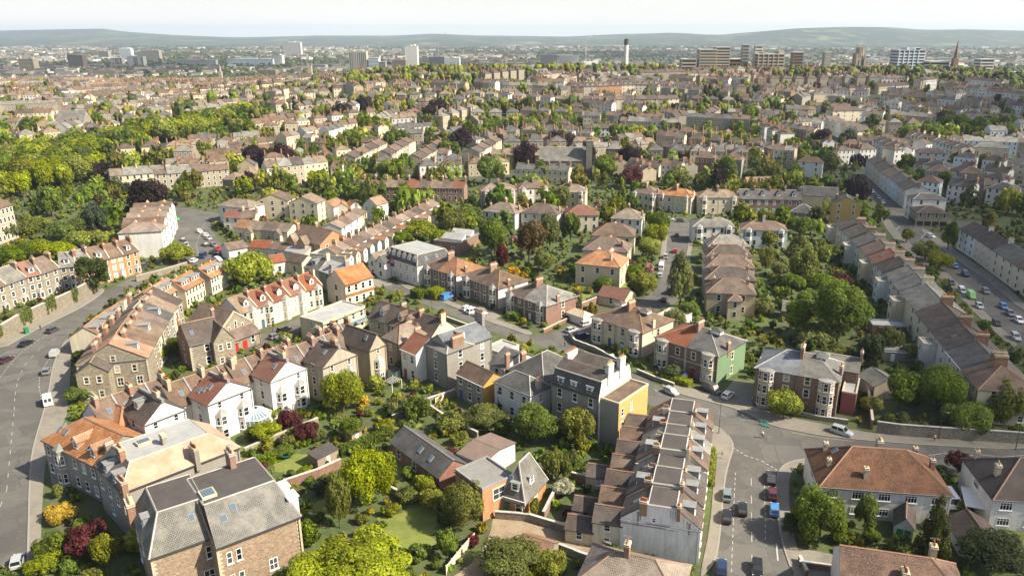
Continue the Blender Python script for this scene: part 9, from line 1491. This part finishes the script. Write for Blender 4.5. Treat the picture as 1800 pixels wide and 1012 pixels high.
def far_house(b, X, Y, an, w_, d_, h_, rf, rh, wl, rc, win=True):
    ca, sa = math.cos(R(an)), math.sin(R(an)); zg = tz(X, Y); T = lambda x, y, z: (X + x * ca - y * sa, Y + x * sa + y * ca, z + zg - (2 if z == 0 else 0))
    mw, mr = HI[wl], HI[rc]; o_ = .25
    if rf == 'flat':
        for q in (((0, 0), (w_, 0)), ((w_, 0), (w_, d_)), ((w_, d_), (0, d_)), ((0, d_), (0, 0))): b.poly((T(*q[0], 0), T(*q[1], 0), T(*q[1], h_), T(*q[0], h_)), mw)
        b.poly((T(0, 0, h_ - .3), T(w_, 0, h_ - .3), T(w_, d_, h_ - .3), T(0, d_, h_ - .3)), mr)
    else:
        hp = min(d_ / 2, w_ / 2 - .2) if rf == 'hip' else 0; zr = h_ + rh; a, c = T(hp if hp else -.1, d_ / 2, zr), T(w_ - hp if hp else w_ + .1, d_ / 2, zr)
        b.poly((T(0, 0, 0), T(w_, 0, 0), T(w_, 0, h_), T(0, 0, h_)), mw); b.poly((T(w_, d_, 0), T(0, d_, 0), T(0, d_, h_), T(w_, d_, h_)), mw)
        for xx in (0, w_): b.poly([T(xx, 0, 0), T(xx, d_, 0), T(xx, d_, h_)] + ([] if hp else [T(xx, d_ / 2, zr)]) + [T(xx, 0, h_)], mw)
        e = [T(-o_, -o_, h_ - .15), T(w_ + o_, -o_, h_ - .15), T(w_ + o_, d_ + o_, h_ - .15), T(-o_, d_ + o_, h_ - .15)]
        b.poly((e[0], e[1], c, a), mr); b.poly((e[2], e[3], a, c), mr)
        if hp: b.poly((e[3], e[0], a), mr); b.poly((e[1], e[2], c), mr)
        for xx in ((w_,) if w_ < 8 else (0.1 * w_, .9 * w_)):
            x0, x1, y0, y1, z0, z1 = xx - .35, xx + .35, d_ / 2 - .9, d_ / 2 + .9, h_ + rh * .3, zr + 1.5
            P_ = [(x0, y0), (x1, y0), (x1, y1), (x0, y1)]
            for i in range(4): j = (i + 1) % 4; b.poly((T(*P_[i], z0), T(*P_[j], z0), T(*P_[j], z1), T(*P_[i], z1)), HI['chimney_brick'])
            b.poly([T(*q, z1) for q in P_], HI['chimney_brick'])
    if win:
        n = max(1, round(w_ / 3)); st = 3 if h_ > 8 else 2
        for i in range(n):
            for s_ in range(st):
                u = (i + .5) * w_ / n; z = s_ * h_ / st + .9
                b.poly((T(u - .6, -.04, z - .1), T(u + .6, -.04, z - .1), T(u + .6, -.04, z + 1.7), T(u - .6, -.04, z + 1.7)), HI['frame'])
                b.poly((T(u - .45, -.07, z + .05), T(u + .45, -.07, z + .05), T(u + .45, -.07, z + 1.55), T(u - .45, -.07, z + 1.55)), HI['glass'])
b = MB()
for hrec in MID[30:]: far_house(b, *hrec, win=hrec[1] < 1100)
tag(b.obj('distant_housing', HM), 'dense distant terraces and villas on the far slope', 'housing', kind='stuff')
scatter('distant_trees', [t_ for t_ in MIDT + EXTRA if t_[1] < 660], 'D', '{} trees among the distant streets', 'trees')

scatter_lumps('distant_trees', [t_ for t_ in MIDT + EXTRA if t_[1] >= 660], 8, '{} trees among the farthest streets of the slope', 'trees')
# the low city beyond the ridge and the wooded suburbs
b = MB(); ft = []
for _ in range(6500):
    t_ = prng.random(); Y = 1500 * (7200 / 1500) ** (t_ ** .85); X = prng.uniform(-.74, .66) * Y; cl = math.sin(X * .0031 + Y * .0017) + math.sin(Y * .0043 - X * .0011) + prng.gauss(0, .5)
    if cl > -.1: ft.append((X, Y, prng.uniform(4, 8) * (1 + Y / 6000), prng.uniform(6, 11), prng.choice(('green', 'dark', 'olive', 'dark')))); continue
    sz = prng.random()
    if sz < .80: far_house(b, X, Y, prng.choice((0, 0, 10, -15, 80, 25)), prng.uniform(14, 46), 9, prng.uniform(6, 9), 'gx', 3, prng.choice(('BE', 'CR', 'W', 'BE', 'CR')), prng.choice(('tb', 'td', 'td', 'sg', 'sd', 'tl')), False)
    else: far_house(b, X, Y, prng.choice((0, 12, -10)), prng.uniform(20, 60), prng.uniform(14, 30), prng.uniform(7, 15), 'flat', 0, prng.choice(('W', 'GR', 'BE', 'PS')), prng.choice(('fg', 'sg', 'sd')), False)
tag(b.obj('far_city', HM), 'low pale roofs of the far city in the valley', 'housing', kind='stuff')
for _ in range(5200):
    t_ = prng.random(); Y = 1500 * (7400 / 1500) ** (t_ ** .8); X = prng.uniform(-.74, .66) * Y; ft.append((X, Y, prng.uniform(6, 11) * (1 + Y / 5000), prng.uniform(6, 12), prng.choice(('green', 'dark', 'olive', 'dark'))))
scatter_lumps('far_trees', ft, 3, '{} woods between the roofs of the far city', 'trees')
# towers and landmarks on the skyline
FC = {'beige': 'BE', 'brown': 'PS', 'grey': 'GR', 'pale': 'LB', 'pink': 'LI', 'ribbed': 'BE', 'checker': 'LI', 'glass': 'sb', 'white': 'W', 'darkred': 'BR'}
for X, Y, w_, h_, colr, lab, kd in LAY['far']:
    o_ = bpy.data.objects.new(kd, None); C.objects.link(o_); o_.location = (X, Y, tz(X, Y)); tag(o_, lab, kd.split('_')[-1] if kd != 'office_block' else 'office', 'skyline buildings')
    dp = min(w_, 24) if h_ > w_ * .5 else 18; b = MB(); b.box(-w_ / 2, 0, -2, w_ / 2, dp, h_, 0)
    if colr in ('pale', 'grey', 'white', 'beige') and w_ > 45: b.box(-w_ * .2, 3, h_, w_ * .15, dp - 4, h_ + 4, 0)
    if w_ > 28:
        for q in range(3): u = prng.uniform(-.4, .3) * w_; b.box(u, 2, h_, u + prng.uniform(.08, .22) * w_, dp - 3, h_ + prng.uniform(2, 5), 0)
        for q in range(int(w_ / 6)): b.box(-w_ / 2 + q * 6, -.5, 0, -w_ / 2 + q * 6 + 1.1, 0, h_, 0)
    b.obj('wall', [FC[colr]], o_); b = MB(); b.box(-w_ / 2 - .4, -.4, h_, w_ / 2 + .4, dp + .4, h_ + .9, 0, True); b.obj('parapet', ['conc'], o_); b = MB(); nf = max(2, int(h_ / 3.4))
    if colr == 'ribbed':
        nb = 9
        for i in range(nb): b.box(-w_ / 2 + (i + .25) * w_ / nb, -.15, 3, -w_ / 2 + (i + .75) * w_ / nb, 0, h_ - 3, 0)
    elif colr == 'checker':
        for i in range(nf):
            for j in range(6):
                if (i + j) % 2: b.box(-w_ / 2 + j * w_ / 6, -.15, i * h_ / nf + .5, -w_ / 2 + (j + .9) * w_ / 6, 0, (i + .9) * h_ / nf, 0)
    else:
        for i in range(nf):
            z = i * h_ / nf + 1.2; b.box(-w_ / 2 + .8, -.12, z, w_ / 2 - .8, 0, z + h_ / nf * .45, 0); b.box(-w_ / 2 - .12, .8, z, -w_ / 2, dp - .8, z + h_ / nf * .45, 0)
    tag(b.obj('glazing', ['GR' if colr == 'checker' else 'glass'], o_), kind='stuff')
    if colr == 'pink':
        b = MB(); b.box(-w_ * .1, -.3, 0, w_ * .14, 0, h_, 0); b.box(w_ * .36, -.3, 0, w_ * .5, 0, h_, 0); b.obj('pink_panel', ['tr'], o_)
SP = LAY['special']
def emp(n, k, lab, cat): o_ = bpy.data.objects.new(n, None); C.objects.link(o_); o_.location = (SP[k][0], SP[k][1], tz(SP[k][0], SP[k][1])); tag(o_, lab, cat); return o_, SP[k][2]
o_, h_ = emp('boiler_chimney', 'chimney', 'tall slender white boiler chimney with a black top', 'chimney'); b = MB(); b.cyl(0, 0, 0, h_ * .84, 3, 2.6, 14, 0); b.box(-6, -3, 0, 6, 6, 7, 0); b.obj('shaft', ['W'], o_); b = MB(); b.cyl(0, 0, h_ * .84, h_, 2.7, 2.6, 14, 0); b.obj('black_cap', ['iron'], o_)
o_, h_ = emp('gothic_tower', 'gothic', 'tall square gothic stone tower with octagonal lantern top', 'tower'); b = MB(); b.box(-5, -5, 0, 5, 5, h_ * .62, 0)
for sx in (-1, 1):
    for sy in (-1, 1): b.box(sx * 5 - 1, sy * 5 - 1, 0, sx * 5 + 1, sy * 5 + 1, h_ * .74, 0)
b.obj('shaft', ['BE'], o_); b = MB(); b.cyl(0, 0, h_ * .62, h_ * .95, 4.7, 4.2, 8, 0)
for i in range(8): a = i * .785 + .39; b.box(4.3 * math.cos(a) - .45, 4.3 * math.sin(a) - .45, h_ * .62, 4.3 * math.cos(a) + .45, 4.3 * math.sin(a) + .45, h_ * 1.02, 0)
b.obj('lantern', ['BE'], o_); b = MB()
for q in (-2.2, 2.2): b.box(q - .8, -5.1, h_ * .25, q + .8, -4.9, h_ * .55, 0)
b.obj('louvre_window', ['iron'], o_)
for k, n, lab in (('cabot', 'memorial_tower', 'red stone memorial tower rising from the wooded hill'), ('spire', 'church_spire', 'thin pale church spire in the far city'), ('turret', 'church_tower', 'slim pale church tower left of the ribbed office tower')):
    o_, h_ = emp(n, k, lab, 'tower'); s_ = {'cabot': 3, 'spire': 3.4, 'turret': 4}[k]; b = MB(); b.box(-s_, -s_, 0, s_, s_, h_ * (.55 if k != 'turret' else .9), 0); b.obj('shaft', ['PS' if k == 'cabot' else 'BE'], o_); b = MB()
    if k == 'turret':
        for sx in (-1, 1):
            for sy in (-1, 1): b.box(sx * s_ - .8, sy * s_ - .8, h_ * .9, sx * s_ + .8, sy * s_ + .8, h_ * 1.05, 0)
    else: b.cyl(0, 0, h_ * .55, h_, s_ * .9, .2, 8, 0)
    b.obj('spire', ['PS' if k == 'cabot' else 'BE'], o_)
for X, Y, h_, lab in ((130, 2300, 60, 'thin tower crane beside the white stepped block'), (-330, 2600, 62, 'thin tower crane left of the checkered tower')):
    o_ = bpy.data.objects.new('tower_crane', None); C.objects.link(o_); o_.location = (X, Y, 0); tag(o_, lab, 'crane', 'tower cranes'); b = MB(); b.box(-.9, -.9, 0, .9, .9, h_, 0); b.obj('mast', ['W'], o_); b = MB(); tube(b, (-10, 0, h_ - 4), (26, 0, h_ + 26), .8); b.obj('jib', ['W'], o_)
# ------------------------------------------------------------------ hills
xs = np.linspace(-13000, 13000, 131); ysn = np.linspace(6800, 16500, 44); SKY = np.array(SKYLINE, float)
b = MB(); me = bpy.data.meshes.new('hills'); V = []; rg = np.random.default_rng(3); ph = rg.random(12) * 6.28
for Y in ysn:
    for X in xs:
        px = 950 + 1350 * X / (Y * .95 + 25); sk = np.interp(px, SKY[:, 0], SKY[:, 1]); Rg = np.interp(px, [0, 1150, 1350, 1800], [12500, 12500, 9600, 9800])
        top = 80 + (62 - sk) / 1350 * Rg * 1.05; t_ = (Y - 6800) / (Rg - 6800); f = max(0, min(1, t_)); f = f * f * (3 - 2 * f)
        if Y > Rg: f = 1 - .18 * min(1, (Y - Rg) / 4000)
        n_ = sum(math.sin(X * k_ * .00035 + Y * .0006 * k_ + ph[k_]) / k_ for k_ in range(1, 9)) * 22
        V.append((X, Y, -21 + f * (20 +  (top + n_ * .5 * (1 if t_ < .9 else .55)))))
n = len(xs); Fc = [(j * n + i, j * n + i + 1, (j + 1) * n + i + 1, (j + 1) * n + i) for j in range(len(ysn) - 1) for i in range(n - 1)]
me.from_pydata(V, [], Fc); me.polygons.foreach_set('use_smooth', [True] * len(Fc)); me.materials.append(M['hill']); tag(link('hills', me), kind='structure')
# ------------------------------------------------------------------ clouds above the frame, and the hazy air
m, t, p = newmat('cloud'); tb_ = nd(t, 'ShaderNodeBsdfTransparent'); df = nd(t, 'ShaderNodeBsdfDiffuse'); df.inputs[0].default_value = (.9, .9, .9, 1); ms = nd(t, 'ShaderNodeMixShader'); t.links.new(tb_.outputs[0], ms.inputs[1]); t.links.new(df.outputs[0], ms.inputs[2]); ms.inputs[0].default_value = .27; t.links.new(ms.outputs[0], t.nodes['Material Output'].inputs[0])
def cloud(sx, sy, rx, ry, alt, n, seed):
    r = random.Random(seed); k_ = alt / sd.z; b = MB()
    for i in range(n):
        a = r.random() * 6.28; q = math.sqrt(r.random()) * .7; cx_, cy_ = q * math.cos(a) * rx, q * math.sin(a) * ry; er = r.uniform(.35, .6)
        ux, uy, uz = rx * er, ry * er, 45; N1, N2 = 14, 6
        P_ = [[(cx_ + ux * math.sin(math.pi * v / N2) * math.cos(6.2832 * u / N1), cy_ + uy * math.sin(math.pi * v / N2) * math.sin(6.2832 * u / N1), uz * math.cos(math.pi * v / N2)) for u in range(N1)] for v in range(N2 + 1)]
        for v in range(N2):
            for u in range(N1): b.poly((P_[v][u], P_[v][(u + 1) % N1], P_[v + 1][(u + 1) % N1], P_[v + 1][u]), 0)
    tag(b.obj('cloud', ['cloud'], None, (sx + sd.x * k_, sy + sd.y * k_, alt), 0, True), 'thin drifting cloud above the city', 'cloud', kind='stuff')
for c_ in CLOUDS: cloud(*c_)
m, t, p = newmat('haze'); t.nodes.remove(p); pv = nd(t, 'ShaderNodeVolumePrincipled'); pv.inputs['Color'].default_value = (.68, .83, 1, 1); pv.inputs['Density'].default_value = HAZE; pv.inputs['Anisotropy'].default_value = .1; t.links.new(pv.outputs[0], t.nodes['Material Output'].inputs['Volume'])
b = MB(); b.box(-27000, -3000, -24, 27000, 17500, 235, 0, True); hz = tag(b.obj('haze', ['haze']), 'thin pale haze over the whole city', 'haze', kind='stuff')
# ------------------------------------------------------------------ one label for one thing
fam = {}
for o_, base in PEND: fam.setdefault(base, []).append(o_)
for base, os_ in fam.items():
    os_.sort(key=lambda q: q.location.y)
    for i, q in enumerate(os_): q['label'] = base if len(os_) == 1 else f"{base}, {ORD[i] + (' nearest' if i else '')} of {len(os_)}" if i < 10 else f"{base}, {i + 1}th nearest of {len(os_)}"
